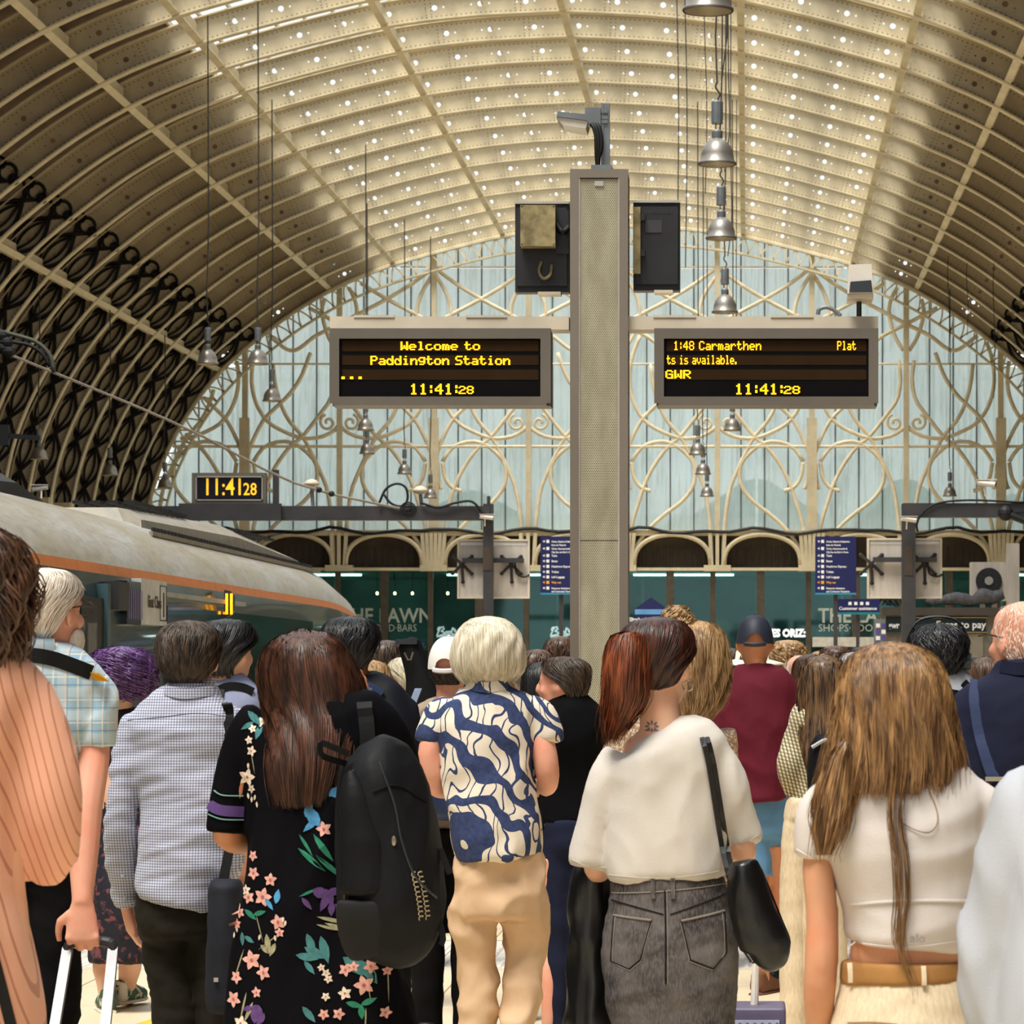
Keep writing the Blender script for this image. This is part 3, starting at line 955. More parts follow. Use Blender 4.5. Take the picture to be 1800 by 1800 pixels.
def led_board(px0, px1, label, rows, sx0, sx1):
    Yb = CY - .15
    a, b = at(px0, 577, Yb), at(px1, 708, Yb)
    t = thing('departure_board', label, 'display board', ((a.x + b.x) / 2, Yb, b.z))
    ox, oz = t.location.x, t.location.z
    hw, h = (b.x - a.x) / 2, a.z - b.z
    P = lambda px, py: (at(px, py, Yb).x - ox, at(px, py, Yb).z - oz)
    q0, q1 = P(sx0, 595), P(sx1, 697)
    m = MB()
    m.box((-hw, 0, q0[1]), (hw, .05, h)); m.box((-hw, 0, 0), (hw, .05, q1[1]))
    m.box((-hw, 0, q1[1]), (q0[0], .05, q0[1])); m.box((q1[0], 0, q1[1]), (hw, .05, q0[1])); m.obj('bezel', M_BOARDGREY, t)
    m = MB(); m.box((-hw + .01, .05, -.012), (hw - .004, .24, h - .004)); m.obj('housing', M_BOARDGREY, t)
    MB().box((-hw + .02, .0, -.012), (hw - .02, .05, 0)).obj('drip_edge', M_BOARDGREY, t)
    m = MB(); m.box((q0[0], .018, q1[1]), (q1[0], .03, q0[1])); m.obj('screen', M_SCREEN, t)
    for y0, y1 in ((598, 617), (624, 641), (649, 667)):
        r0, r1 = P(sx0 + 5, y0), P(sx1 - 4, y1); MB().box((r0[0], .016, r1[1]), (r1[0], .02, r0[1])).obj('led_row', M_ROW, t)
    for txt, x0, x1, y0, y1, bold in rows:
        c0, c1 = P(x0, y1), P(x1, y0); led_text(txt, c0[0], c1[0], c0[1], c1[1], .014, t, bold)
    return t
led_board(579, 968, 'amber departure board with a welcome message, left of the steel column',
    [('Welcome to', 704, 843, 600, 615, 1.8), ('Paddington Station', 651, 896, 625, 641, 1.8), ('.', 600, 608, 650, 666, 1.3), ('.', 615, 623, 650, 666, 1.3), ('.', 630, 638, 650, 666, 1.3), ('11:41:', 720, 806, 674, 693, 1.7), ('28', 806, 832, 678, 692, 1.6)], 596, 950)
led_board(1150, 1544, 'amber departure board listing the 1:48 service, right of the steel column',
    [('1:48', 1184, 1220, 599, 615, 1.35), ('Carmarthen', 1229, 1338, 599, 615, 1.35), ('Plat', 1472, 1505, 599, 615, 1.3), ('ts is available.', 1172, 1296, 624, 640, 1.35), ('GWR', 1170, 1214, 650, 665, 1.5), ('11:41:', 1292, 1378, 674, 693, 1.7), ('28', 1378, 1406, 678, 692, 1.6)], 1167, 1527)
# camera on the right board arm
t = thing('security_camera', 'white box security camera on a short post above the right departure board', 'camera', at(1510, 558, CY + .1))
P = lambda px, py: (at(px, py, CY + .1).x - t.location.x, at(px, py, CY + .1).z - t.location.z)
m = MB(); a, b = P(1486, 472), P(1534, 522)
m.add([(a[0] + .005, -.16, b[1]), (b[0] - .002, -.16, b[1]), (b[0] - .012, -.16, a[1] + .004), (a[0] + .012, -.16, a[1]), (a[0] + .015, .16, b[1] + .01), (b[0] - .012, .16, b[1] + .01), (b[0] - .02, .16, a[1] - .012), (a[0] + .02, .16, a[1] - .012)],
      [(0,1,2,3),(7,6,5,4),(0,4,5,1),(1,5,6,2),(2,6,7,3),(3,7,4,0)]); m.obj('housing', M_CAMWHITE, t)
c, d = P(1491, 502), P(1532, 520)
MB().prism([(c[0], d[1]), (d[0], d[1]), (d[0] - .008, c[1] + .008), (c[0] + .006, c[1])], -.166, -.158).obj('window', M_LENS, t)
MB().box((c[0] - .006, -.15, d[1] - .03), (d[0] + .004, .1, d[1] - .006)).obj('lower_tray', M_CREAMBOX, t)
MB().tube([(0, 0, .004), (0, 0, d[1] - .02)], .013, 10).obj('post', M_DARKGREY, t)
P2 = catmull([at(1438, 553, CY + .08), at(1440, 544, CY + .08), at(1452, 540, CY + .08), at(1466, 545, CY + .08), at(1478, 556, CY + .08)], 16)
tag(MB().tube(P2, .011, 6).obj('conduit', M_GALV, smooth=True), 'grey flexible conduit looping on top of the right cross arm', 'cable')

# ================================================================ pendant lamps
M_SHADE = mk('spun_aluminium', (146, 140, 132), .35, .6, var=.12, scale=6, stretch=(1, 1, .1))
M_SHADEIN = mk('reflector_inside', (196, 184, 160), .4, .2)
M_WIRE = mk('dark_wire', (48, 44, 40), .6)
def lamp(X, Y, h, label, w=.45, grp='pendant lamps', two=False):
    z = EYE + h; k = w / .45
    t = thing('pendant_lamp', label, 'lamp', (X, Y, z), 0, grp)
    prof = [(.225, 0), (.232, .012), (.228, .03), (.205, .05), (.195, .13), (.172, .20), (.135, .26), (.085, .305), (.06, .315), (.06, .32)]
    MB().lathe([(r * k, q * k) for r, q in prof], 28).obj('shade', M_SHADE, t, smooth=True)
    MB().lathe([(.215 * k, .004 * k), (.17 * k, .17 * k), (.08 * k, .29 * k), (.001, .295 * k)], 20).obj('reflector', M_SHADEIN, t, smooth=True)
    MB().lathe([(.0, .31 * k), (.062 * k, .31 * k), (.066 * k, .40 * k), (.05 * k, .42 * k), (.02 * k, .425 * k)], 16).obj('neck', M_GALV, t)
    m = MB()
    for a in (0, 2.1, 4.2): m.tube([(.035 * k * math.cos(a), .035 * k * math.sin(a), .42 * k), (.035 * k * math.cos(a), .035 * k * math.sin(a), .50 * k)], .008 * k, 5)
    m.obj('struts', M_DARKGREY, t)
    m = MB().lathe([(0, .49 * k), (.066 * k, .49 * k), (.07 * k, .50 * k), (.07 * k, .75 * k), (.062 * k, .77 * k), (0, .77 * k)], 12); m.obj('gear_housing', M_GALV, t)
    u = X - AX; top = EYE + float(np.interp(abs(u), HALF[:, 0], HALF[:, 1])) - z + .03
    # hook and cable
    m = MB(); m.tube(catmull([(0, 0, .77 * k), (.03, 0, .85 * k), (-.02, 0, .93 * k), (0, 0, 1.0 * k)], 10), .012, 5); m.obj('hook', M_DARKGREY, t)
    P = catmull([(0, 0, .98 * k), (-.02, 0, 1.5), (.015, 0, 3.0), (0, 0, top)], 14); MB().tube(P, .010 + .00011 * Y, 4).obj('cable', M_WIRE, t)
    if two:
        P = catmull([(.05, 0, .98 * k), (.12, 0, 1.6), (.10, 0, 3.0), (.11, 0, top)], 14); MB().tube(P, .007 + .00010 * Y, 4).obj('cable', M_WIRE, t)
    return t
rows = [
 (-.36, 29.6, 5.90, 'nearest grey pendant lamp, cut off by the top edge right of the steel column'),
 (-.37, 39.5, 6.04, 'grey pendant lamp second down in the row right of the steel column'),
 (-.39, 48.0, 6.26, 'grey pendant lamp third down, beside the right black monitor'),
 (-.40, 57.0, 6.16, 'grey pendant lamp just above the right cream cross arm'),
 (-.40, 84.0, 6.08, 'small grey pendant lamp directly under the right departure board'),
 (-1.30, 85.0, 5.53, 'small pendant lamp against the glazed screen, uppermost of three in a descending line'),
 (-1.27, 93.0, 5.50, 'small pendant lamp against the glazed screen, middle of three in a descending line'),
 (-1.30, 104.5, 5.48, 'tiny pendant lamp against the glazed screen, lowest of three in a descending line'),
 (-11.3, 69.0, 6.38, 'grey pendant lamp furthest left of the pair beside the dark scrollwork'),
 (-10.25, 69.0, 6.38, 'grey pendant lamp on the right of the pair beside the dark scrollwork'),
 (-11.4, 79.0, 6.42, 'grey pendant lamp hanging just below the left pair, left of the Welcome board'),
 (-10.2, 88.0, 6.38, 'grey pendant lamp just below the left end of the Welcome board'),
 (-11.2, 97.0, 6.34, 'grey pendant lamp below another under the left end of the Welcome board'),
 (-10.6, 101.8, 6.03, 'small pendant lamp hanging alone on a long wire under the Welcome board'),
 (-10.25, 106.5, 5.53, 'tiny pendant lamp low over the left gantry beam'),
 (6.45, 105.5, 5.54, 'small pendant lamp on a long wire right of the right departure board'),
 (-17.9, 83.3, 5.30, 'dim pendant lamp hanging among the dark scrollwork, furthest left'),
 (-17.6, 91.0, 5.35, 'dim pendant lamp hanging among the dark scrollwork, middle'),
 (-17.5, 99.0, 5.45, 'dim pendant lamp beside the left foot of the glazed screen'),
]
for i, (X, Y, h, lb) in enumerate(rows): lamp(X, Y, h, lb, two=(i < 5))
# loose wires hanging from the roof
for i, (px, py0, py1, Y) in enumerate(((1190, 0, 470, 60), (1205, 0, 470, 62), (1747, 390, 700, 95), (1700, 460, 590, 98), (1667, 520, 640, 99), (1240, 0, 340, 70))):
    a, b = at(px, py1, Y), at(px + 2, py0, Y)
    u = a.x - AX; top = EYE + float(np.interp(abs(u), HALF[:, 0], HALF[:, 1])) + .03
    P = catmull([(a.x, Y, a.z), (a.x + .03, Y, a.z * .6 + top * .4), (a.x - .02, Y, a.z * .2 + top * .8), (a.x, Y, top)], 14)
    lbl = ['thin dark wire hanging just left of the pendant lamp row', 'thin dark wire hanging closest to the pendant lamp row', 'dark wire hanging furthest right under the shaded roof', 'dark wire hanging short beside the white camera', 'dark wire hanging in front of the right end of the screen arch', 'thin dark wire beside the second pendant lamp'][i]
    tag(MB().tube(P, .014, 4).obj('hanging_wire', M_WIRE), lbl, 'wire')

# ================================================================ left gantry with clock
GY = 55.0
g = thing('gantry', 'dark grey steel gantry with clock box spanning the track behind the left train', 'gantry', at(859, 1177, GY) - Vector((0, 0, EYE)))
G = lambda px, py, y=GY: (at(px, py, y).x - g.location.x, at(px, py, y).z)
a, b = G(150, 890), G(862, 915); MB().box((a[0], -.12, b[1]), (b[0], .12, a[1])).obj('beam', M_DARKGREY, g)
a, b = G(850, 886), G(867, 886); MB().box((a[0], -.1, 0), (b[0], .1, a[1])).obj('post', M_DARKGREY, g)
a, b = G(856, 886), G(862, 872); MB().box((a[0], -.02, a[1]), (b[0], .02, b[1])).obj('stub', M_DARKGREY, g)
a, b = G(318, 886), G(497, 916); MB().box((a[0], -.22, b[1]), (b[0], -.12, a[1])).obj('fascia', M_DARKGREY, g)
a, b = G(480, 826), G(490, 886); MB().box((a[0], -.05, b[1]), (b[0], .05, a[1])).obj('upright', M_DARKGREY, g)
a = G(852, 950); MB().box((a[0] - .02, -.11, a[1] - .5), (a[0] + .12, -.1, a[1] - .1)).obj('post_plate', mk('brown_plate', (70, 58, 48), .6), g)
ck = thing('station_clock', 'digital clock reading 11:41 28 in amber on the left gantry', 'clock', (at(402, 0, GY).x, GY - .12, at(0, 886, GY).z))
K = lambda px, py: (at(px, py, GY - .12).x - ck.location.x, at(px, py, GY - .12).z - ck.location.z)
a, b = K(337, 831), K(467, 885)
i0, i1 = K(344, 837), K(462, 880)
m = MB(); m.box((a[0], 0, i0[1]), (b[0], .2, a[1])); m.box((a[0], 0, 0), (b[0], .2, i1[1])); m.box((a[0], 0, i1[1]), (i0[0], .2, i0[1])); m.box((i1[0], 0, i1[1]), (b[0], .2, i0[1])); m.box((i0[0], .1, i1[1]), (i1[0], .2, i0[1])); m.obj('case', M_BOARDGREY, ck)
m = MB(); w_ = .02; m.box((i0[0], -.015, i0[1] - w_), (i1[0], 0.02, i0[1])); m.box((i0[0], -.015, i1[1]), (i1[0], .02, i1[1] + w_)); m.box((i0[0], -.015, i1[1]), (i0[0] + w_, .02, i0[1])); m.box((i1[0] - w_, -.015, i1[1]), (i1[0], .02, i0[1])); m.obj('trim_frame', M_STEEL2, ck)
s0, s1 = K(349, 840), K(457, 876); MB().box((s0[0], .02, s1[1]), (s1[0], .05, s0[1])).obj('face', mk('clock_face_navy', (14, 14, 30), .3), ck)
M_CLK = mk('amber_clock_digits', (250, 190, 40), .5, emit=(240, 170, 30), estr=1.6)
q = K(356, 870); text_obj('11:41', (q[0], .016, q[1]), .40, M_CLK, ck, 'digits', bold=.003, xscale=.78)
q = K(427, 870); text_obj('28', (q[0], .016, q[1]), .29, M_CLK, ck, 'digits', bold=.002, xscale=.80)
# little camera at the gantry post, cables, floodlamps on the beam
def bullet_cam(px, py, Y, label, sc=1.0, yaw=0.0, mat=M_CAMWHITE):
    p = at(px, py, Y)
    t = thing('security_camera', label, 'camera', p, yaw)
    k = sc
    m = MB(); m.tube([(-.22 * k, 0, .03 * k), (.0, -.01, .0), (.22 * k, -.02, -.03 * k)], [(.08 * k, .075 * k)] * 3, 10, True, (0, 1, 0)); m.obj('housing', mat, t, smooth=False)
    MB().tube([(.221 * k, -.02, -.03 * k), (.225 * k, -.02, -.031 * k)], .06 * k, 10).obj('lens', M_LENS, t)
    MB().box((-.24 * k, -.09 * k, .085 * k), (.26 * k, .09 * k, .10 * k)).obj('sunshield', mat, t)
    MB().tube([(-.05 * k, 0, -.04 * k), (-.05 * k, .02, -.30 * k)], .025 * k, 8).obj('bracket', mat, t)
    return t
bullet_cam(855, 909, GY - .2, 'small white security camera at the corner of the left gantry', .5, .2)
bullet_cam(70, 858, 40, 'white security camera pointing left above the train roof', .42, PI + .1)
bullet_cam(1735, 850, 50, 'pale bullet camera tilted on top of the right gantry', .62, -.25)
bullet_cam(1597, 913, 49.7, 'small white security camera at the corner of the right gantry', .5, .3)
tw = thing('tension_wire', 'pale tension wire sloping from the top left down to a coil on the left gantry', 'wire', at(718, 897, GY - .3))
P = [at(-40, 600, 50) - tw.location, at(310, 745, 53) - tw.location, at(520, 850, 54.5) - tw.location, Vector((0, 0, 0))]
MB().tube([tuple(q) for q in catmull([tuple(q) for q in P], 14)], .022, 5).obj('wire', mk('steel_rope', (150, 140, 128), .5, .4), tw)
for px, py in ((561, 861), (583, 868)): 
    q = at(px, py, GY - .4) - tw.location; MB().ell(tuple(q), (.05, .05, .05), 10, 6).obj('insulator', M_RUBBER, tw)
m = MB()
for r in (.07, .10, .13):
    m.tube([(r * math.cos(a), -.05, r * math.sin(a)) for a in np.linspace(0, 2 * PI, 18)], .014, 5, False, (0, 1, 0))
m.ell((0, 0, 0), (.05, .1, .05)); m.obj('coil', M_RUBBER, tw)
for lb, pts in (('black cable hooped above the left gantry beam', ((665, 888), (678, 860), (698, 850), (714, 858), (716, 880), (704, 890), (686, 884), (674, 868))),
               ('black cable sagging along the right end of the left gantry', ((740, 884), (770, 892), (800, 884), (830, 882), (850, 905)))):
    P = catmull([tuple(at(x, y, GY - .18)) for x, y in pts], 26); tag(MB().tube(P, .022, 5).obj('loop_cable', M_RUBBER, smooth=True), lb, 'cable')
for px, py, lb in ((548, 850, 'pale mushroom sensor on a stem over the left gantry, left of two'), (739, 862, 'pale mushroom sensor on a stem over the left gantry, right of two')):
    p = at(px, 889, GY); q = at(px, py, GY); t = thing('beam_sensor', lb, 'sensor', p)
    MB().tube([(.02, 0, 0), (0, 0, q.z - p.z - .05)], .03, 6).obj('stem', M_GALV, t)
    MB().lathe([(0, .08), (.07, .06), (.13, .01), (.13, -.02), (.06, -.06), (0, -.07)], 14, (0, 0, q.z - p.z)).obj('cap', M_CREAMBOX, t, smooth=True)
# far-left bracket with coiled cables
t = thing('catenary_bracket', 'black overhead line bracket with bundled cables at the far left edge', 'bracket', at(8, 600, 42))
lo = lambda px, py: tuple(at(px, py, 42) - t.location)
MB().tube(catmull([lo(-30, 575), lo(30, 590), lo(65, 602), lo(88, 625), lo(95, 655)], 16), .03, 6).obj('cable', mk('olive_cable', (70, 72, 60), .6), t, smooth=True)
MB().tube(catmull([lo(-30, 580), lo(20, 600), lo(50, 606), lo(75, 622), lo(88, 645)], 16), .025, 6).obj('cable', M_RUBBER, t, smooth=True)
m = MB(); 
for px, py in ((2, 590), (10, 602), (14, 618), (4, 612)): m.ell(lo(px, py), (.10, .08, .08), 8, 6)
m.obj('clamp', M_RUBBER, t)
t = thing('signal_bracket', 'dark signal bracket arm low at the far left edge', 'bracket', at(10, 762, 42))
lo = lambda px, py: tuple(at(px, py, 42) - t.location)
MB().bar(lo(-40, 762), lo(70, 770), .06).obj('arm', M_RUBBER, t); MB().cbox(lo(2, 765), (.2, .1, .26)).obj('box', M_RUBBER, t)
MB().tube(catmull([lo(0, 772), lo(14, 785), lo(10, 770)], 10), .02, 5).obj('cable', M_RUBBER, t)

# ================================================================ right gantry
GY2 = 50.0
g2 = thing('gantry', 'dark grey steel gantry post and beam at the right edge', 'gantry', at(1597, 1177, GY2) - Vector((0, 0, EYE)))
G = lambda px, py: (at(px, py, GY2).x - g2.location.x, at(px, py, GY2).z)
a, b = G(1585, 886), G(1609, 886); MB().box((a[0], -.1, 0), (b[0], .1, a[1])).obj('post', M_DARKGREY, g2)
a, b = G(1587, 885), G(1960, 910); MB().box((a[0], -.12, b[1]), (b[0], .12, a[1])).obj('beam', M_DARKGREY, g2)
a = G(1590, 1000); MB().box((a[0], -.11, a[1] - .1), (a[0] + .12, -.1, a[1] + .35)).obj('post_plate', MATS['brown_plate'], g2)
P = catmull([(G(1612, 940)[0], -.13, G(0, 935)[1]), (G(1612, 920)[0], -.15, G(0, 915)[1]), (G(1640, 888)[0], -.15, G(0, 888)[1]), (G(1700, 878)[0], -.14, G(0, 880)[1]), (G(1800, 886)[0], -.14, G(0, 884)[1])], 20)
MB().tube(P, .018, 5).obj('cable', M_RUBBER, g2, smooth=True)
p = G(1766, 903); m = MB()
m.tube([(p[0], -.2, p[1]), (p[0] + .5, -.2, p[1] - .2)], .06, 8); m.ell((p[0], -.18, p[1]), (.12, .1, .12)); m.obj('pulley', M_RUBBER, g2)
MB().tube([(p[0], -.2, p[1]), (p[0] + 1.2, -.2, p[1] + .06)], .02, 5).obj('stay', M_RUBBER, g2)

# ================================================================ pale screens seen from behind, on arms at the gantry posts
M_PANELBACK = mk('pale_screen_back', (196, 186, 176), .5, var=.12, scale=3, stretch=(3, 1, .6))
M_SPIDER = mk('dark_spider_mount', (42, 36, 34), .5)
def screen_back(px0, px1, py0, py1, Y, label, arm_px):
    a, b = at(px0, py0, Y), at(px1, py1, Y)
    t = thing('screen_back', label, 'screen', ((a.x + b.x) / 2, Y, b.z))
    hw, h = (b.x - a.x) / 2, a.z - b.z
    m = MB(); m.box((-hw, 0, 0), (hw, .10, h)); m.obj('case', M_PANELBACK, t)
    m = MB(); e = .03; m.box((-hw, -.03, h - e), (hw, 0, h)); m.box((-hw, -.03, 0), (hw, 0, e)); m.box((-hw, -.03, e), (-hw + e, 0, h - e)); m.box((hw - e, -.03, e), (hw, 0, h - e)); m.obj('rim', M_CREAMBOX, t)
    MB().box((-hw + .05, -.005, h * .9), (hw - .05, 0, h - .05)).obj('top_strip', mk('white_strip', (232, 234, 236), .5), t)
    for x in (-.27 * hw / .6 * 1.0 - .25, .30):
        m = MB(); c = h * .58; sp = .16
        for dx, dz in ((-sp, .13), (sp, .13), (-sp, -.16), (sp, -.16), (0.01, -.30)):
            m.tube([(x, -.05, c), (x + dx, -.03, c + dz)], .022, 6); m.ell((x + dx, -.02, c + dz), (.035, .02, .03), 8, 5)
        m.obj('spider_mount', M_SPIDER, t)
    m = MB(); m.box((-hw * .85, -.12, h * .60), (hw * .85, -.04, h * .68)); m.obj('arm', M_DARKGREY, t)
    MB().tube(catmull([(hw * .6, -.08, h * .6), (hw * .65, -.06, h * .42), (hw * .85, -.05, h * .36), (hw, -.03, h * .4)], 12), .016, 5).obj('cable', M_RUBBER, t)
    return t
screen_back(804, 931, 948, 1052, GY + .3, 'pale back of a screen with dark spider mounts behind the left gantry post', 850)
screen_back(1524, 1656, 946, 1052, GY2 + .3, 'pale back of a screen with dark spider mounts behind the right gantry post', 1597)

# ================================================================ direction signs
M_NAVY = mk('navy_sign', (26, 30, 84), .4, var=.06)
M_SIGNW = mk('sign_white', (232, 232, 236), .5, var=.03)
M_SIGNY = mk('sign_amber', (232, 160, 40), .5, var=.03)
M_CYAN = mk('sign_cyan', (40, 140, 176), .4, var=.04)
LINES = [('Circle, District & Bakerloo', 951, 1, 0), ('lines via Victoria', 957, 0, 0), ('Circle, Hammersmith &', 963.5, 1, 0), ('City line via King\u2019s Cross', 969.5, 0, 0), ('Taxis', 976, 1, 0), ('Buses', 985.5, 1, 0), ('Heathrow Express', 995, 1, 0), ('Toilets', 1004.5, 1, 0), ('Left Luggage', 1013.5, 1, 0), ('Way out', 1023, 1, 1), ('Passenger Assistance', 1033, 1, 0), ('and Contractor Reception', 1038.5, 0, 0)]
def dir_sign(px0, label, Y=60.0):
    a, b = at(px0, 943, Y), at(px0 + 72, 1045, Y)
    t = thing('direction_sign', label, 'sign', (a.x, Y, 0))
    w, h = b.x - a.x, a.z - b.z
    MB().box((0, 0, b.z), (w, .06, a.z)).obj('panel', M_NAVY, t)
    MB().box((0, -.004, b.z), (w, 0, b.z + .03)).obj('base_stripe', M_CYAN, t)
    m = MB(); m.box((w * .45, .06, 0), (w * .55, .14, a.z)); m.obj('post', M_DARKGREY, t)
    for txt, py, first, yel in LINES:
        z = at(0, py + 2.6, Y).z; mt = M_SIGNY if yel else M_SIGNW
        text_obj(txt, (w * .27, -.003, z), .056 if first and txt not in ('Circle, District & Bakerloo', 'Circle, Hammersmith &', 'Passenger Assistance') else .046, mt, t, 'lettering', bold=.0015, xscale=.86)
        if first:
            m = MB(); m.box((w * .145, -.004, z - .008), (w * .215, 0, z + .048)); m.obj('pictogram', mt, t)
            m = MB(); m.add([(w * .05, -.003, z + .02), (w * .10, -.003, z + .045), (w * .10, -.003, z - .005)], [(0, 2, 1)]); m.box((w * .08, -.003, z + .012), (w * .115, 0, z + .028)); m.obj('arrow', mt, t)
    return t
dir_sign(950, 'tall navy direction sign half hidden behind the steel column')
dir_sign(1433, 'tall navy direction sign with white lettering under the right departure board')
def flat_sign(px0, px1, py0, py1, Y, label, name='hanging_sign', stripe=True, post=True):
    a, b = at(px0, py0, Y), at(px1, py1, Y); t = thing(name, label, 'sign', (a.x, Y, 0)); w = b.x - a.x
    MB().box((0, 0, b.z), (w, .06, a.z)).obj('panel', M_NAVY, t)
    if stripe: MB().box((0, -.004, b.z), (w, 0, b.z + (a.z - b.z) * .14)).obj('base_stripe', mk('teal_stripe', (20, 120, 130), .4), t)
    if post: MB().box((w * .46, .06, 0), (w * .54, .12, a.z)).obj('post', M_DARKGREY, t)
    return t, w, a.z, b.z
t, w, zt, zb_ = flat_sign(1470, 1546, 1053, 1080, 62, 'navy Customer assistance sign with four pictograms')
text_obj('Customer assistance', (w * .5, -.003, zb_ + .085), .085, M_SIGNW, t, align='CENTER', bold=.002)
for i in range(4): MB().box((w * (.28 + i * .135), -.004, zb_ + .175), (w * (.28 + i * .135) + .06, 0, zb_ + .235)).obj('pictogram', M_SIGNW, t)
# house-shaped line sign beside the column
Yh = 40.0; a, b = at(1116, 1050, Yh), at(1173, 1100, Yh)
t = thing('gabled_sign', 'navy house-shaped sign with pale blue band just right of the steel column', 'sign', (a.x, Yh, 0)); w = b.x - a.x
zt = at(0, 1050, Yh).z; ze = at(0, 1070, Yh).z
MB().prism([(0, 1.1), (w, 1.1), (w, ze), (w / 2, zt), (0, ze)], 0, .08).obj('panel', M_NAVY, t)
MB().box((0, -.005, at(0, 1080, Yh).z), (w, 0, at(0, 1071, Yh).z)).obj('band', mk('pale_blue_band', (96, 150, 200), .4), t)
MB().box((w * .45, .02, 0), (w * .55, .07, 1.1)).obj('post', M_DARKGREY, t)
text_obj('Elizabeth line', (w * .68, -.003, at(0, 1092, Yh).z), .065, M_SIGNW, t, align='RIGHT', bold=.002)
MB().box((w * .72, -.004, at(0, 1093, Yh).z), (w * .82, 0, at(0, 1085, Yh).z)).obj('pictogram', M_SIGNW, t)
# little blue sign behind the guitar case
t, w, zt, zb_ = flat_sign(698, 745, 1130, 1165, 45, 'small navy platform sign behind the black guitar case', 'platform_sign', False)
text_obj('Platform', (.03, -.003, zt - .10), .07, M_SIGNW, t, bold=.002)

# ================================================================ lettering on the shop front
M_ETCH = mk('etched_lettering', (176, 186, 178), .6, var=.12, scale=2)
M_BRIGHT = mk('lit_lettering', (236, 246, 248), .5, emit=(236, 246, 248), estr=1.0)
def shop_text(body, px, py, hpx, mat, label=None, y=-.03, **kw):
    p = W(px, py); return text_obj(body, (p.x, WALL + y, p.z), hpx / WS * 1.42, mat, wall_far, 'lettering', **kw)
shop_text('THE LAWN', 598, 1094, 25, M_ETCH, bold=.012, xscale=.90)
shop_text('SHOPS\u00b7FOOD\u00b7BARS', 602, 1110, 13, M_ETCH, xscale=.82)
shop_text('THE LAWN', 1438, 1094, 25, M_ETCH, bold=.012, xscale=.90)
shop_text('SHOPS\u00b7FOOD\u00b7BARS', 1438, 1110, 13, M_ETCH, xscale=.98)
shop_text('ES ORIZ:', 1356, 1119, 13, M_BRIGHT, bold=.02, xscale=.86)
def boots(px):
    # flowing script traced as brush strokes
    M = mk('script_pale_blue', (178, 214, 222), .5, emit=(170, 210, 220), estr=.35)
    S = [[(0, 18), (4, 8), (7, 2), (3, 3), (2, 8)], [(5, 4), (12, 1), (14, 5), (8, 9), (14, 11), (13, 15), (5, 17), (0, 20)],
         [(18, 10), (15, 14), (18, 16), (21, 12), (18, 9)], [(24, 9), (21, 13), (24, 15), (27, 11), (24, 9)], [(31, 2), (28, 13), (32, 14)], [(28, 6), (35, 5)], [(37, 7), (34, 9), (38, 12), (36, 15), (32, 15)], [(4, 19), (18, 18), (32, 17), (39, 12)]]
    m = MB()
    for st in S:
        P = [tuple(W(px + x * .92, 1101 + y * .95, -.04)) for x, y in catmull([(a, b, 0) for a, b in st], 12)[:, :2]]
        m.tube(P, [(.02, .032)] * len(P), 6, True, (0, 1, 0))
    m.obj('script_sign', M, wall_far)
boots(768); boots(968)
# white panel low on the right shop window
p0, p1 = W(1428, 1120), W(1545, 1137); MB().box((p0.x, WALL - .12, p1.z), (p1.x, WALL - .08, p0.z)).obj('notice_panel', mk('pale_notice', (206, 200, 192), .6), wall_far)

# ================================================================ speaker box and grey post right
Yk = 66.0
t = thing('fan_unit', 'cream ventilation box with a black round fan above the ticket kiosk', 'fan unit', (at(1740, 0, Yk + 3).x, Yk + 3, 0))
K = lambda px, py: (at(px, py, Yk + 3).x - t.location.x, at(px, py, Yk + 3).z)
a, b = K(1707, 988), K(1770, 1056); m = MB(); m.box((a[0], 0, b[1]), (b[0], .5, a[1])); m.box((a[0] + .2, .1, 0), (a[0] + .3, .2, b[1])); m.box((b[0] - .3, .1, 0), (b[0] - .2, .2, b[1])); m.obj('case', M_PANELBACK, t)
c = K(1738, 1021); r = 23 * (Yk + 3) / F
m = MB(); m.tube([(c[0], -.05, c[1]), (c[0], 0, c[1])], r, 24, True, (1, 0, 0)); m.obj('grille', M_BLACKPL, t); MB().tube([(c[0], -.07, c[1]), (c[0], -.05, c[1])], r * .33, 16).obj('hub', M_STEEL2, t)
a, b = K(1770, 955), K(1792, 955); pst = MB().box((a[0] + t.location.x, Yk + 3, 0), (b[0] + t.location.x, Yk + 3.25, a[1])).obj('service_post', M_PANELBACK); tag(pst, 'plain pale square post at the right edge behind the navy shirted man', 'post')

# ================================================================ ticket kiosk
k = thing('ticket_kiosk', 'dark ticket kiosk lettered Fares to pay at the right', 'kiosk', (at(1655, 0, Yk).x, Yk, 0))
K = lambda px, py: (at(px, py, Yk).x - k.location.x, at(px, py, Yk).z)
a, b = K(1557, 1070), K(1765, 1070)
MB().box((a[0], 0, 0), (b[0], 2.4, a[1])).obj('body', mk('kiosk_grey', (104, 98, 88), .6, var=.15), k)
a2, b2 = K(1551, 1068), K(1770, 1082); MB().box((a2[0], -.12, b2[1]), (b2[0], 2.5, a2[1])).obj('roof', mk('kiosk_roof', (66, 60, 54), .6), k)
M_KGREEN = mk('kiosk_sign_green', (14, 36, 38), .35, var=.1)
a, b = K(1609, 1087), K(1732, 1111); MB().box((a[0], -.05, b[1]), (b[0], 0, a[1])).obj('fascia', M_KGREEN, k)
a, b = K(1557, 1087), K(1583, 1111); MB().box((a[0], -.05, b[1]), (b[0], 0, a[1])).obj('fascia', M_KGREEN, k)
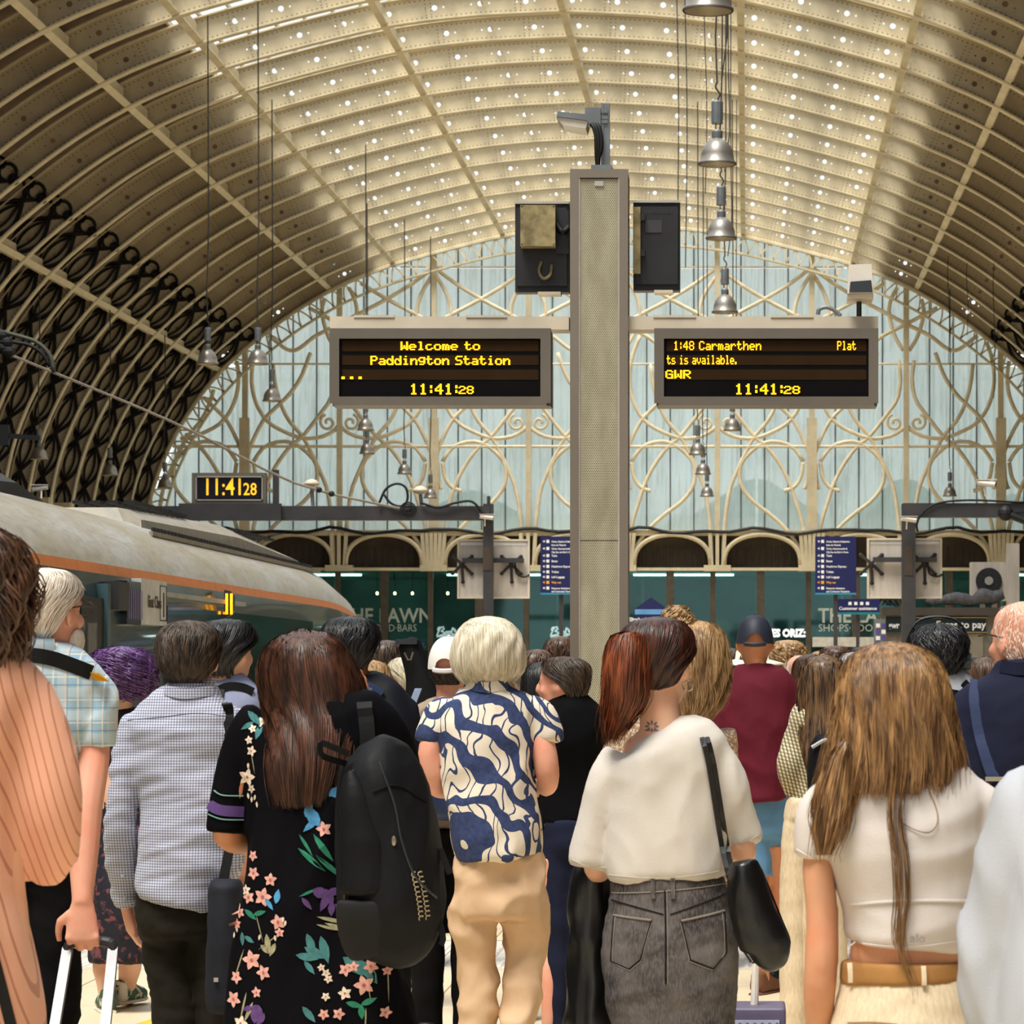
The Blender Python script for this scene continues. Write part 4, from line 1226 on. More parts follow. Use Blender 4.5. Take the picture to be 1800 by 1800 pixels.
m = MB(); a, b = K(1607, 1085), K(1735, 1086.5); m.box((a[0], -.055, b[1]), (b[0], 0, a[1])); a, b = K(1607, 1111), K(1735, 1112); m.box((a[0], -.055, b[1]), (b[0], 0, a[1])); m.obj('gold_trim', mk('gold_trim', (190, 160, 96), .4, .4), k)
q = K(1645, 1104); text_obj('Fares to pay', (q[0], -.053, q[1]), .205, M_SIGNW, k, bold=.004, xscale=.98)
q = K(1562, 1104); text_obj('gwr', (q[0], -.053, q[1]), .17, M_SIGNW, k, bold=.006, xscale=.8)
a, b = K(1611, 1114), K(1728, 1190); MB().box((a[0], -.02, .2), (b[0], 0, a[1])).obj('shutter', mk('kiosk_shutter', (126, 118, 108), .5, var=.06), k)
tk = thing('leaflet_rack', 'grey leaflet rack with purple leaflets beside the ticket kiosk', 'rack', (at(1543, 0, Yk - 1).x, Yk - 1, 0))
K2 = lambda px, py: (at(px, py, Yk - 1).x - tk.location.x, at(px, py, Yk - 1).z)
a, b = K2(1537, 1088), K2(1556, 1150); MB().box((a[0], 0, 0), (b[0], .3, a[1])).obj('frame', M_GALV, tk)
for i in range(4):
    z = K2(0, 1096 + i * 11)[1]
    for j in range(2): x = a[0] + .03 + j * .11; MB().box((x, -.02, z - .08), (x + .08, 0, z)).obj('leaflet', mk('leaflet_purple', (88, 70, 150), .5) if (i + j) % 2 else M_SIGNW, tk)
# grey roll of sheeting on the kiosk roof
t = thing('sheeting_roll', 'crumpled grey sheeting lying along the kiosk roof', 'sheeting', at(1700, 1068, Yk))
P = []; R = []
for i, (px, py, r) in enumerate(((1628, 1061, .06), (1640, 1056, .10), (1652, 1058, .05), (1665, 1054, .11), (1690, 1052, .13), (1710, 1056, .10), (1728, 1048, .16), (1745, 1050, .14), (1764, 1044, .10))):
    q = at(px, py, Yk) - t.location; P.append(tuple(q)); R.append(r)
S = catmull(np.c_[np.array(P), R], 40)
m = MB().tube(S[:, :3], S[:, 3], 12, True, (0, 1, 0)); me = m.mesh('roll')
co = np.array([v.co for v in me.vertices]); co += noise_np(co * 9, 3)[:, None] * .02; me.vertices.foreach_set('co', co.ravel())
link(me, 'roll', mk('grey_sheeting', (74, 74, 80), .8, var=.3, scale=12), t, True)
t2 = thing('cable_tangle', 'small dark clutter of cable at the left end of the kiosk roof', 'cable', at(1550, 1063, Yk))
for j in range(4):
    P = catmull([(-.2 + .1 * j, 0, 0), (-.1 + .1 * j, .05, .12), (.0 + .12 * j, 0, .16), (.1 + .1 * j, 0, .05), (.2 + .08 * j, 0, .0)], 12); MB().tube(P, .03, 5).obj('strand', M_RUBBER, t2)

# ================================================================ trains
def mat_train_body():
    t = NT('train_green')
    c = t.coords('Object', (1, .25, 1)); n1 = t.noise(c, 1.3, 4)
    col = t.mix(t.ramp(n1, .3, .7), lin((22, 44, 44)), lin((34, 62, 60)))
    t.bsdf(col, .25, 0, spec=.4, coat=.25); return t.m
def mat_train_roof():
    t = NT('train_roof')
    c = t.coords('Object', (1, .25, 1)); n1 = t.noise(c, 2.0, 5, .65); n2 = t.noise(t.coords('Object', (6, 1, 1)), 5, 4)
    col = t.mix(t.ramp(n1, .38, .62), lin((150, 138, 114)), lin((172, 172, 170)))
    col = t.mix(t.math('MULTIPLY', t.ramp(n2, .45, .75), .5), col, lin((100, 92, 78)))
    t.bsdf(col, .32, .1, spec=.5); return t.m
M_TB, M_TR = mat_train_body(), mat_train_roof()
M_TO = mk('train_orange_line', (212, 122, 58), .35, var=.08)
M_TG = mk('train_window_glass', (22, 34, 36), .08, var=.3, scale=1.2, spec=.6, coat=.5)
M_TK = mk('train_roof_grille', (24, 23, 24), .6)
M_TC = mk('train_cowl_beige', (140, 132, 118), .5, var=.15)
SECT = [(.10, -.95), (.02, -.3), (0, .4), (0, 1.2), (.02, 1.9), (.055, 2.19), (.075, 2.26), (.16, 2.42), (.36, 2.60), (.62, 2.71), (.95, 2.78), (1.38, 2.80)]
HWID = 1.38
def train(xside, sgn, y0, ynose, label):
    """xside: platform-side face; sgn -1 = body lies towards -x"""
    t = thing('train', label, 'train', (xside + sgn * HWID, (y0 + ynose) / 2, -.95))
    ox, oy, oz = t.location
    st = [(y0, 1, 0)] + [(y, 1, 0) for y in np.linspace(y0 + 1, ynose - 8, 12)]
    for q in np.linspace(0, 1, 14)[1:]:
        st.append((ynose - 8 + 8 * q, math.sqrt(max(.02, 1 - (q ** 3.2))), q))
    def ring(y, k, q, i0, i1, side):
        out = []
        for d, z in SECT[i0:i1]:
            x = (HWID - d) * k
            zz = z if z < .2 else .2 + (z - .2) * (1 - .34 * q ** 2.2)
            out.append((side * x, y - oy, zz - oz))
        return out
    def skin(i0, i1, name, mat):
        m = MB(); n = i1 - i0
        for side in (1, -1):
            v = []; f = []
            for (y, k, q) in st: v += ring(y, k, q, i0, i1, side)
            for j in range(len(st) - 1):
                for i in range(n - 1):
                    a = j * n + i; f.append((a, a + 1, a + n + 1, a + n) if side < 0 else (a, a + n, a + n + 1, a + 1))
            m.add(v, f)
        return m.obj(name, mat, t, smooth=True)
    skin(0, 6, 'body_side', M_TB); skin(5, 7, 'orange_line', M_TO); skin(6, len(SECT), 'roof', M_TR)
    return t, st
TS = -4.27
tr1, _ = train(TS, -1, 6.0, 41.5, 'dark green train with orange line standing at the left platform')
tr2, _ = train(3.62, 1, 30.0, 51.5, 'dark green train nose just showing at the right edge')
ox, oy, oz = tr1.location
def side_box(px0, px1, z0, z1, mat, name, proud=.012, parent=tr1, xoff=0.0):
    """panel on the platform side of the left train between two picture columns"""
    ya, yb = F * abs(TS) / (VX - px0), F * abs(TS) / (VX - px1)
    return MB().box((TS - ox - .05 + xoff, ya - oy, z0 - oz), (TS - ox + proud + xoff, yb - oy, z1 - oz)).obj(name, mat, parent)
side_box(292, 548, 1.02, 2.02, M_TG, 'window_band')
side_box(568, 588, 1.2, 1.95, M_TG, 'cab_window')
dr = side_box(131, 181, -.05, 2.02, M_TK, 'doorway', .005)
side_box(140, 168, .0, 1.96, M_TG, 'door_leaf', .010)
m = MB(); ya, yb = F * 4.27 / (VX - 150), F * 4.27 / (VX - 163)
for z0, z1 in ((.95, 1.85),): m.box((TS - ox, ya - oy, z0 - oz), (TS - ox + .02, yb - oy, z1 - oz))
m.obj('door_window', mk('door_window_grey', (96, 94, 92), .3), tr1)
for px in (126, 184): side_box(px - 3, px + 3, -.1, 2.12, mk('door_edge_blue', (60, 84, 92), .3), 'door_pillar', .03)
side_box(193, 212, 1.95, 2.14, M_BLACKPL, 'door_lamp', .06)
side_box(218, 243, 1.86, 2.16, M_LENS, 'side_display', .02)
sg = side_box(243, 288, 1.87, 2.19, mk('pale_grey_vinyl', (186, 186, 184), .5), 'class_panel', .022)
for body, px, z, sz, xs in (('First Class', 254, 1.99, .125, 1.0), ('1', 279, 1.93, .26, 1.0)):
    me = text_mesh(body, sz, .002, xscale=xs); me.transform(Matrix.Rotation(PI / 2, 4, 'X')); me.transform(Matrix.Rotation(PI / 2, 4, 'Z'))
    y = F * 4.27 / (VX - px); me.transform(Matrix.Translation((TS - ox + .026, y - oy, z - oz))); link(me, 'lettering', MATS['brown_plate'], tr1)
me = MB(); ya, yb = F * 4.27 / (VX - 276), F * 4.27 / (VX - 287)
for z in (1.90, 2.15): me.box((TS - ox + .022, ya - oy, z - oz), (TS - ox + .026, yb - oy, z - oz + .008))
for y in (ya, yb): me.box((TS - ox + .022, y - oy - .01, 1.90 - oz), (TS - ox + .026, y - oy, 2.158 - oz))
me.obj('number_box', M_LENS, tr1)
side_box(290, 430, 2.085, 2.12, mk('silver_vinyl', (150, 152, 150), .4), 'silver_strip', .01)
for i in range(7):
    y = F * 4.27 / (VX - 221) + .0 + i * .08
    MB().box((TS - ox + .02, y - oy, 1.9 - oz), (TS - ox + .024, y - oy + .02, 2.1 - oz)).obj('display_text', mk('display_violet', (120, 110, 150), .5), tr1)
y = F * 4.20 / (VX - 410)
t = MB(); t.prism([(TS - ox, 1.97 - oz), (TS - ox + .05, 1.99 - oz), (TS - ox + .08, 2.03 - oz), (TS - ox + .08, 2.15 - oz), (TS - ox + .05, 2.19 - oz), (TS - ox, 2.2 - oz)], y - oy - .03, y - oy + .03); t.obj('marker_lamp', M_BLACKPL, tr1)
am = mk('amber_marker', (255, 180, 20), .4, emit=(255, 160, 10), estr=3)
MB().box((TS - ox + .012, y - oy - .036, 2.0 - oz), (TS - ox + .032, y - oy - .03, 2.17 - oz)).obj('amber_light', am, tr1)
MB().box((TS - ox + .05, y - oy - .036, 2.0 - oz), (TS - ox + .07, y - oy - .03, 2.17 - oz)).obj('amber_light', am, tr1)
# roof equipment
def pod(ya, yb, x0, x1, z0, z1, mat, name, slope=.25):
    m = MB(); v = []
    for y, k in ((ya, .0), (ya + .25, .8), ((ya + yb) / 2, 1), (yb - 1.2, .7), (yb, 0)):
        for x, z in ((x0, z0), (x0 - .06, z0 + (z1 - z0) * k * .7), (x0 - .25, z0 + (z1 - z0) * k), (x1 + .25, z0 + (z1 - z0) * k), (x1, z0)): v.append((x - ox, y - oy, z - oz))
    f = []
    for j in range(4):
        for i in range(4): a = j * 5 + i; f.append((a, a + 5, a + 6, a + 1))
    f += [(0, 1, 2, 3, 4), (24, 23, 22, 21, 20)]
    m.add(v, f); return m.obj(name, mat, tr1)
pod(26.0, 36.6, TS - .50, TS - 2.2, 2.52, 2.92, M_TC, 'roof_cowl')
m = MB()
for i in range(60):
    y = 26.2 + i * .16
    m.box((TS - .47 - ox, y - oy, 2.56 - oz), (TS - .45 - ox, y - oy + .1, 2.68 - oz))
m.obj('cowl_grille', M_TK, tr1, kind='stuff')
m = MB()
for y0 in (26.8, 32.2):
    for i in range(10):
        for j in range(4): m.box((TS - .80 - ox - j * .14, y0 - oy + i * .26, 2.90 - oz), (TS - .71 - ox - j * .14, y0 - oy + i * .26 + .17, 2.925 - oz))
m.obj('cowl_vents', M_TK, tr1, kind='stuff')
pod(16.0, 20.8, TS - .75, TS - 2.0, 2.60, 2.98, M_TK, 'roof_box'); pod(21.6, 25.6, TS - .9, TS - 2.1, 2.62, 3.0, M_TK, 'roof_well')
MB().box((TS - 1.05 - ox, 21.0 - oy, 2.6 - oz), (TS - .95 - ox, 21.3 - oy, 3.0 - oz)).obj('roof_upright', M_DARKGREY, tr1)
m = MB(); m.box((TS - .36 - ox, 25.5 - oy, 2.585 - oz), (TS - .33 - ox, 35.5 - oy, 2.62 - oz)); m.obj('gutter_rail', M_TC, tr1)
# ================================================================ people: tools
def bake(mb, voxel, smooth=4, disp=None, fac=.5):
    """union of closed shapes -> one continuous smooth mesh"""
    me0 = mb.mesh('raw')
    o = bpy.data.objects.new('raw', me0)
    r = o.modifiers.new('r', 'REMESH'); r.mode = 'VOXEL'; r.voxel_size = voxel; r.use_smooth_shade = True
    if smooth:
        s = o.modifiers.new('s', 'SMOOTH'); s.factor = fac; s.iterations = smooth
    me = evaluated_mesh(o); bpy.data.meshes.remove(me0)
    if disp is not None:
        n = len(me.vertices); co = np.zeros(n * 3); no = np.zeros(n * 3)
        me.vertices.foreach_get('co', co); me.vertices.foreach_get('normal', no)
        co = co.reshape(-1, 3); no = no.reshape(-1, 3)
        co = co + no * disp(co)[:, None]
        me.vertices.foreach_set('co', co.ravel()); me.update()
    me.polygons.foreach_set('use_smooth', [True] * len(me.polygons))
    return me

FOLD = 1.7
def folds(amp, fx=9, fy=9, fz=5, seed=1, ridge=True, fine=.35):
    def d(p):
        a = noise_np(p * np.array((fx, fy, fz)), seed, 5)
        b = noise_np(p * np.array((fx, fy, fz)) * 2.6, seed + 9, 5)
        if ridge: a = 1 - 2 * np.abs(a); b = 1 - 2 * np.abs(b)
        return amp * FOLD * (a + fine * b) * .6
    return d

SKINS = {}
def skin_mat(name, rgb):
    if name in SKINS: return SKINS[name]
    t = NT('skin_' + name)
    c = t.coords('Object'); n1 = t.noise(c, 14, 4); n2 = t.noise(c, 160, 2)
    a = lin(rgb); red = (min(1, a[0] * 1.02), a[1] * .72, a[2] * .66, 1)
    col = t.mix(t.math('MULTIPLY', t.ramp(n1, .42, .72), .55), a, red)
    b = t.bsdf(col, .48, 0, n2, .12, .001, spec=.35)
    b.inputs['Subsurface Weight'].default_value = .0
    SKINS[name] = t.m; return t.m
SK_PALE = skin_mat('pale', (226, 178, 150)); SK_MID = skin_mat('mid', (206, 150, 116)); SK_PINK = skin_mat('pink', (222, 160, 136)); SK_BROWN = skin_mat('brown', (150, 98, 68)); SK_TAN = skin_mat('tan', (190, 128, 92))

HAIRM = {}
def hair_mat(name, rgb, rgb2, rough=.42):
    if name in HAIRM: return HAIRM[name]
    t = NT('hair_' + name)
    c = t.coords('Object', (1, 1, .10)); n1 = t.noise(c, 75, 3); n2 = t.noise(t.coords('Object', (1, 1, .5)), 9, 3)
    col = t.mix(t.ramp(n1, .36, .64), lin(rgb), lin(rgb2))
    dk = tuple(v * .62 for v in lin(rgb)[:3]) + (1,)
    col = t.mix(t.math('MULTIPLY', t.ramp(n2, .45, .7), .5), col, dk)
    t.bsdf(col, rough, 0, n1, .4, .002, spec=.45)
    HAIRM[name] = t.m; return t.m
M_EYE = mk('eye_white', (226, 222, 214), .2); M_IRIS = mk('iris_brown', (52, 34, 22), .2)

HEAD = [(-.118, .052, .022, .030), (-.105, .048, .044, .050), (-.08, .030, .058, .072), (-.045, .014, .066, .086), (-.01, .004, .072, .094), (.03, -.003, .077, .099), (.06, -.006, .076, .097), (.085, -.008, .066, .084), (.105, -.008, .044, .058), (.117, -.008, .014, .02)]

class Person:
    def __init__(s, label, px, Y, top_py, skin=SK_PALE, vox=.010, group=None, hk=1.0):
        s.Y = Y; s.s = F / Y; s.X = (px - VX) / s.s
        s.root = thing('person', label, 'person', (s.X, Y, 0), 0, group)
        s.skin = skin; s.vox = vox
        s.top = EYE + (VY - top_py) / s.s
        s.H = s.top; s.k = s.H / 1.72
        s.hk = hk * (.5 + .5 * s.k)
        s.body = MB(); s.bv = {}; s.tgt = []
    def L(s, px, py, dy=0.0):
        return np.array(((px - VX) / s.s - s.X, dy, EYE + (VY - py) / s.s))
    def zpx(s, z): return VY - (z - EYE) * s.s
    # --- head placed by picture column; yaw > 0 turns to the left
    def head(s, px, yaw=0.0, tilt=0.0, dy=0.0, top_py=None, neck=True, roll=0.0):
        k = s.hk
        top = s.top if top_py is None else EYE + (VY - top_py) / s.s
        s.hc = np.array(((px - VX) / s.s - s.X, dy, top - .119 * k))
        s.hm = np.array(Matrix.Rotation(yaw, 3, 'Z') @ Matrix.Rotation(roll, 3, 'Y') @ Matrix.Rotation(tilt, 3, 'X') @ Matrix.Diagonal((1, 1, .93))) * k
        m = MB()
        P = [(0, cy_, z) for z, cy_, rx, ry in HEAD]; R = [(rx, ry) for z, cy_, rx, ry in HEAD]
        m.tube(P, R, 20)
        m.tube([(0, .092, .012), (0, .108, -.012), (0, .118, -.03), (0, .092, -.034)], [.009, .012, .016, .011], 8)      # nose
        m.tube([(-.026, .080, -.068), (0, .096, -.066), (.026, .080, -.068)], [(.008, .009)] * 3, 8, True, (0, 0, 1))      # lips
        m.tube([(-.05, .078, .022), (0, .094, .018), (.05, .078, .022)], [.009, .010, .009], 8, True, (0, 0, 1))           # brow
        m.ell((0, .070, -.105), (.022, .02, .016))
        for sg in (-1, 1):
            M = Matrix.Rotation(sg * .35, 3, 'Z') @ Matrix.Rotation(-.15, 3, 'X')
            m.ell((sg * .080, -.004, -.012), (.0085, .021, .034), 10, 8, M)
            m.ell((sg * .074, .010, -.012), (.010, .014, .022), 8, 6)
            m.ell((sg * .04, .062, -.03), (.026, .028, .024), 10, 6)
        v = np.concatenate(m.v) @ s.hm.T + s.hc
        s.body.add(v, m.f)
        nb = np.array((s.hc[0] * .35, -.012, s.top - .285 * s.k)); s.nb = nb
        if neck:
            a = s.hc + s.hm @ np.array((0, -.012, -.05))
            s.body.tube([nb - (0, 0, .04), nb, (nb + a) / 2 + (0, -.004, 0), a], np.array([.064, .056, .052, .054]) * s.hk, 14)
        for sg in (-1, 1):
            c = s.hc + s.hm @ np.array((sg * .032, .0765, .006))
            e = MB().ell(c, np.array((.011, .011, .009)) * k, 8, 6).obj('eye', M_EYE, s.root, True)
            MB().ell(s.hc + s.hm @ np.array((sg * .033, .0850, .006)), np.array((.006, .004, .006)) * k, 8, 6).obj('iris', M_IRIS, e, True)
        return s
    def torso(s, sh=.19, hip=.165, x=0.0):
        """hidden core of the body"""
        k = s.k; t = s.top
        Z = [.515, .545, .60, .66, .73, .78, .815, .835]
        RX = [.06, hip * .8, .15, .135, .155, sh * .9, sh * .8, .07]
        RY = [.05, .09, .098, .09, .10, .098, .08, .06]
        s.body.tube([(x, -.005, z * t) for z in Z], [(a * k * .74, b * k * .70) for a, b in zip(RX, RY)], 18)
        return s
    def legs(s, pts=None, r=(.058, .040, .036, .030), gap=.085, shoe=None, stride=0.0):
        k = s.k; t = s.top
        for sg in (-1, 1):
            st = stride * sg
            P = [(sg * gap * k, 0, .50 * t), (sg * (gap + .005) * k, .02 + st * .35, .285 * t), (sg * (gap + .002) * k, -.01 + st * .7, .20 * t), (sg * gap * k, -.01 + st, .045 * t)]
            if pts: P = [s.L(*q) for q in pts[0 if sg < 0 else 1]]
            rr = np.array(r) * k
            Q = catmull(np.c_[np.array(P), np.interp(np.linspace(0, 1, len(P)), np.linspace(0, 1, len(rr)), rr)], 14)
            s.body.tube(Q[:, :3], Q[:, 3], 12)
            a = Q[-1, :3]
            s.body.tube([a + (0, -.03, -.01), a + (0, .04, -.03), a + (0, .14, -.05)], [.036 * k, .036 * k, .022 * k], 8)
            if shoe is not None: s.shoe(a[0], a[1], shoe, a[2] - .05)
        return s
    def shoe(s, x, y, mat, zl=0.0, sole=None, yaw=0.0):
        m = MB(); zl = max(zl - .03, 0)
        m.tube([(0, -.085, .045), (0, -.05, .055), (0, .02, .06), (0, .08, .045), (0, .15, .035), (0, .185, .025)], [(.032, .04), (.040, .055), (.042, .058), (.046, .044), (.042, .034), (.018, .018)], 12)
        m.tube([(0, -.045, .05), (0, -.045, .115)], [.040, .038], 12)
        v = np.concatenate(m.v); R = np.array(Matrix.Rotation(yaw, 3, 'Z'))
        mm = MB().add(v @ R.T + (x, y, zl), m.f)
        me = bake(mm, .012 if s.Y < 16 else .016, 2); o = link(me, 'shoe', mat, s.root)
        so = MB(); so.tube([(0, -.10, .012), (0, -.04, .012), (0, .05, .012), (0, .13, .012), (0, .19, .012)], [(.030, .012), (.042, .012), (.044, .012), (.046, .012), (.022, .012)], 12)
        MB().add(np.concatenate(so.v) @ R.T + (x, y, zl), so.f).obj('sole', sole or M_BLACKPL, o)
        return o
    def arm(s, pts, r=None, hand=None):
        """pts: shoulder, elbow, wrist as (px, py, dy[, r_px])"""
        k = s.k
        P = np.array([s.L(*q[:3]) for q in pts])
        if len(pts[0]) > 3: R = np.array([q[3] / s.s for q in pts])
        else: R = np.interp(np.linspace(0, 1, len(pts)), [0, .45, .55, .75, 1], np.array([.036, .034, .034, .033, .026]) * k)
        Q = catmull(np.c_[P, R], 16)
        s.body.tube(Q[:, :3], Q[:, 3], 12)
        if hand is not None: s.hand(Q[-1, :3], **hand)
        return s
    def hand(s, w, d, n, thumb=1, curl=.35, k=None, spread=.06):
        """w wrist, d pointing direction, n the way the fingers curl"""
        k = k or s.k
        d = np.array(d, float); d /= np.linalg.norm(d); n = np.array(n, float); n -= d * np.dot(n, d); n /= np.linalg.norm(n)
        sd = np.cross(d, n)
        m = s.body
        m.tube([w - d * .02 * k, w + d * .03 * k, w + d * .07 * k, w + d * .098 * k], [(.026 * k, .020 * k), (.038 * k, .019 * k), (.045 * k, .017 * k), (.043 * k, .013 * k)], 12, True, sd)
        for i, ln in enumerate((.078, .088, .082, .064)):
            a = w + d * (.092 - .004 * abs(i - 1.4)) * k + sd * (i - 1.5) * .0235 * k * thumb * -1
            cur = d + sd * (i - 1.5) * spread * -thumb; cur /= np.linalg.norm(cur); nf = n.copy(); P = [a]
            for j, fr in enumerate((.45, .32, .23)):
                ang = curl * (.8, 1.1, .8)[j]
                cur, nf = cur * math.cos(ang) + nf * math.sin(ang), nf * math.cos(ang) - cur * math.sin(ang)
                P.append(P[-1] + cur * ln * fr * k)
            m.ell(a - n * .004 * k, np.array((.0115, .0115, .0115)) * k, 8, 6)
            m.tube(P, np.array([.0100, .0094, .0086, .0066]) * k, 8)
        a = w + d * .025 * k + sd * .030 * k * thumb
        t1 = a + (d * .55 + sd * .75 * thumb + n * .25) * .040 * k; t2 = t1 + (d * .85 + sd * .2 * thumb + n * .35) * .034 * k; t3 = t2 + (d * .9 + n * .45) * .026 * k
        m.tube([a, t1, t2, t3], np.array([.015, .0125, .0105, .008]) * k, 8)
    def finish(s, smooth=3):
        me = bake(s.body, s.vox, smooth)
        o = link(me, 'body', s.skin, s.root); s.bodyme = me
        return o
    # --- garments traced by picture rows: (py, pxL, pxR[, depth])
    def rows(s, mb, rows, ry=.62, dmax=.135, dy=0.0, n=22, sup=1.0):
        P, R = [], []
        for q in rows:
            a, b = s.L(q[1], q[0]), s.L(q[2], q[0])
            rx = (b[0] - a[0]) / 2; d = q[3] if len(q) > 3 else min(rx * ry, dmax)
            oy = q[4] if len(q) > 4 else dy
            P.append(((a[0] + b[0]) / 2, oy, a[2])); R.append((rx, d))
        A = catmull(np.c_[np.array(P), np.array(R)], max(10, 3 * len(rows)))
        # superellipse-ish: two overlapping tubes keep flat backs
        mb.tube(A[:, :3], np.maximum(A[:, 3:5], .004), n)
        return mb
    def sleeve(s, mb, pts, n=14):
        """pts: (px, py, dy, r_px)"""
        P = np.array([np.r_[s.L(*q[:3]), q[3] / s.s] for q in pts])
        Q = catmull(P, max(8, 5 * len(pts)))
        mb.tube(Q[:, :3], Q[:, 3], n); return mb
    def legs_like(s, *paths):
        return s.legs([[q[:3] for q in pt_] for pt_ in paths], r=(.050, .036, .032, .028), shoe=M_SHOE_K)
    def garment(s, name, mb, mat, vox=.011, smooth=5, disp=None, label=None, grow=.004):
        dd = (lambda c: disp(c) + grow) if disp else (lambda c: np.full(len(c), grow))
        me = bake(mb, vox, smooth, dd)
        o = link(me, name, mat, s.root); s.tgt.append(me)
        if label: o['label'] = label
        return o
    def bvh(s):
        key = len(s.tgt)
        if key not in s.bv:
            V, Fc, n = [], [], 0
            for me in s.tgt:
                a = np.zeros(len(me.vertices) * 3); me.vertices.foreach_get('co', a); V.append(a.reshape(-1, 3))
                me.calc_loop_triangles(); q = np.zeros(len(me.loop_triangles) * 3, np.int32); me.loop_triangles.foreach_get('vertices', q)
                Fc += (q.reshape(-1, 3) + n).tolist(); n += len(me.vertices)
            s.bv[key] = BVHTree.FromPolygons(np.concatenate(V).tolist(), Fc)
        return s.bv[key]
    def onto(s, px, py, off=.003, default=-.12):
        q = s.L(px, py); h = s.bvh().ray_cast(Vector((q[0], -3, q[2])), Vector((0, 1, 0)))
        y = h[0].y - off if h[0] is not None else default
        return np.array((q[0], y, q[2]))
    def strap(s, pts, w, mat, name='strap', off=.006, th=.006, n=22, parent=None, over=True):
        A = catmull([(a, b, 0) for a, b in pts], n); P = []; last = -.1
        for a in A:
            q = s.onto(a[0], a[1], off, last); last = q[1]; P.append(q)
        P = np.array(P); P[1:-1] = (P[:-2] + 2 * P[1:-1] + P[2:]) / 4
        T = P[1] - P[0]; hint = np.cross(T, (0, 1, 0)); hint /= np.linalg.norm(hint) + 1e-9
        return MB().tube(P, [(w * .7071, th * .7071)] * n, 4, True, hint).obj(name, mat, parent or s.root)
    def decals(s, polys, mat, name, off=.0025):
        m = MB()
        for poly in polys:
            pts = [s.onto(a, b, off) for a, b in poly]; c = s.onto(sum(a for a, b in poly) / len(poly), sum(b for a, b in poly) / len(poly), off)
            # skip polygons that fall off an edge
            ys = [q[1] for q in pts] + [c[1]]
            if max(ys) - min(ys) > .12: continue
            v = [c] + pts; k = len(pts)
            m.add(v, [(0, 1 + i, 1 + (i + 1) % k) for i in range(k)])
        if m.n: return m.obj(name, mat, s.root, kind='stuff')
    def seam(s, pts, w, mat, name='seam', off=.001, n=20):
        A = catmull([(a, b, 0) for a, b in pts], n); P = np.array([s.onto(a[0], a[1], off) for a in A])
        return MB().tube(P, w, 5).obj(name, mat, s.root)
    # --- hair: rings (z, cx, cy, rx, ry, phi) relative to the head centre, phi = half angle covered from the back
    def hair(s, rings, mat, n=900, r=.0016, wave=0.0, freq=9, ends=.10, lift=.006, seed=1, clump=.004, name='hair', start=.25, segs=11, drift=.25, world=False, shell=True, fly=0.0, bumpy=0.0, stub=0.0):
        rings = np.array(rings, float); m = len(rings)
        rs = catmull(rings, 26) if m > 3 else rings
        k = s.hk; rng = np.random.default_rng(seed)
        def pt(t, a, off):
            i = np.clip(t, 0, 1) * (len(rs) - 1); j = np.minimum(i.astype(int), len(rs) - 2); u = (i - j)[:, None]
            q = rs[j] * (1 - u) + rs[j + 1] * u
            ang = a * q[:, 5]
            x = q[:, 1] + (q[:, 3] + off) * np.sin(ang); y = q[:, 2] - (q[:, 4] + off) * np.cos(ang)
            over = np.maximum(t - 1, 0) * abs(rings[-1, 0] - rings[0, 0])
            return np.c_[x, y, q[:, 0] - over]
        def xf(p): return p * k + s.hc if world else p @ s.hm.T + s.hc
        obj = None
        if shell:
            NA, NT_ = 40, 30; g = []
            for t in np.linspace(0, 1, NT_):
                a = np.linspace(-1, 1, NA)
                off = clump * (np.sin(a * 23 + 3 * np.sin(t * 5 + seed)) + .6 * np.sin(a * 51 + t * 4)) * min(1, t * 2.5)
                if bumpy: off = off + bumpy * (noise_np(np.c_[a * 9, np.full(NA, t * 11), np.zeros(NA)], seed, 6) + .6 * np.abs(noise_np(np.c_[a * 20, np.full(NA, t * 24), np.zeros(NA)], seed + 3, 6))) * min(1, t * 3)
                g.append(pt(np.full(NA, t), a, off))
            v = xf(np.concatenate(g)); f = []
            for j in range(NT_ - 1):
                for i in range(NA - 1): q = j * NA + i; f.append((q, q + NA, q + NA + 1, q + 1))
            if abs(rings[0, 5]) > 3.1 and rings[-1, 5] > 3.1:
                for j in range(NT_ - 1): q = j * NA; f.append((q + NA - 1, q + 2 * NA - 1, q + NA, q))
            obj = MB().add(v, f).obj(name, mat, s.root, True)
        a0 = rng.uniform(-1, 1, n); t0 = np.where(rng.random(n) < .75, rng.uniform(0, start, n), rng.uniform(min(start, .7), .85, n))
        t1 = 1 + rng.uniform(-1.6, .3, n) * ends
        if stub: t0 = rng.uniform(0, .97, n); t1 = np.minimum(t0 + stub * rng.uniform(.6, 1.3, n), 1.04); start = 1
        ok = t1 - t0 > (.02 if stub else .12); a0, t0, t1 = a0[ok], t0[ok], t1[ok]; N_ = len(a0)
        if N_:
            tt = t0[:, None] + (t1 - t0)[:, None] * np.linspace(0, 1, segs)[None]
            ph = rng.uniform(0, 6.28, (N_, 1)); am = wave * rng.uniform(.5, 1.3, (N_, 1))
            aa = a0[:, None] + drift * .1 * rng.normal(size=(N_, 1)) * (tt - t0[:, None]) + am * np.sin(freq * tt + ph) * 4
            off = lift * rng.uniform(-.2, 1.0, (N_, 1)) + am * np.cos(freq * tt + ph) * .5 + clump * np.sin(a0[:, None] * 23 + 3 * np.sin(tt * 5 + seed)) * np.minimum(1, tt * 2.5)
            if stub: off = off + lift * .9 * (tt - t0[:, None]) / stub
            if fly: off = off + (rng.random((N_, 1)) < fly) * rng.uniform(0, .03, (N_, 1)) * (tt - t0[:, None]) ** 2
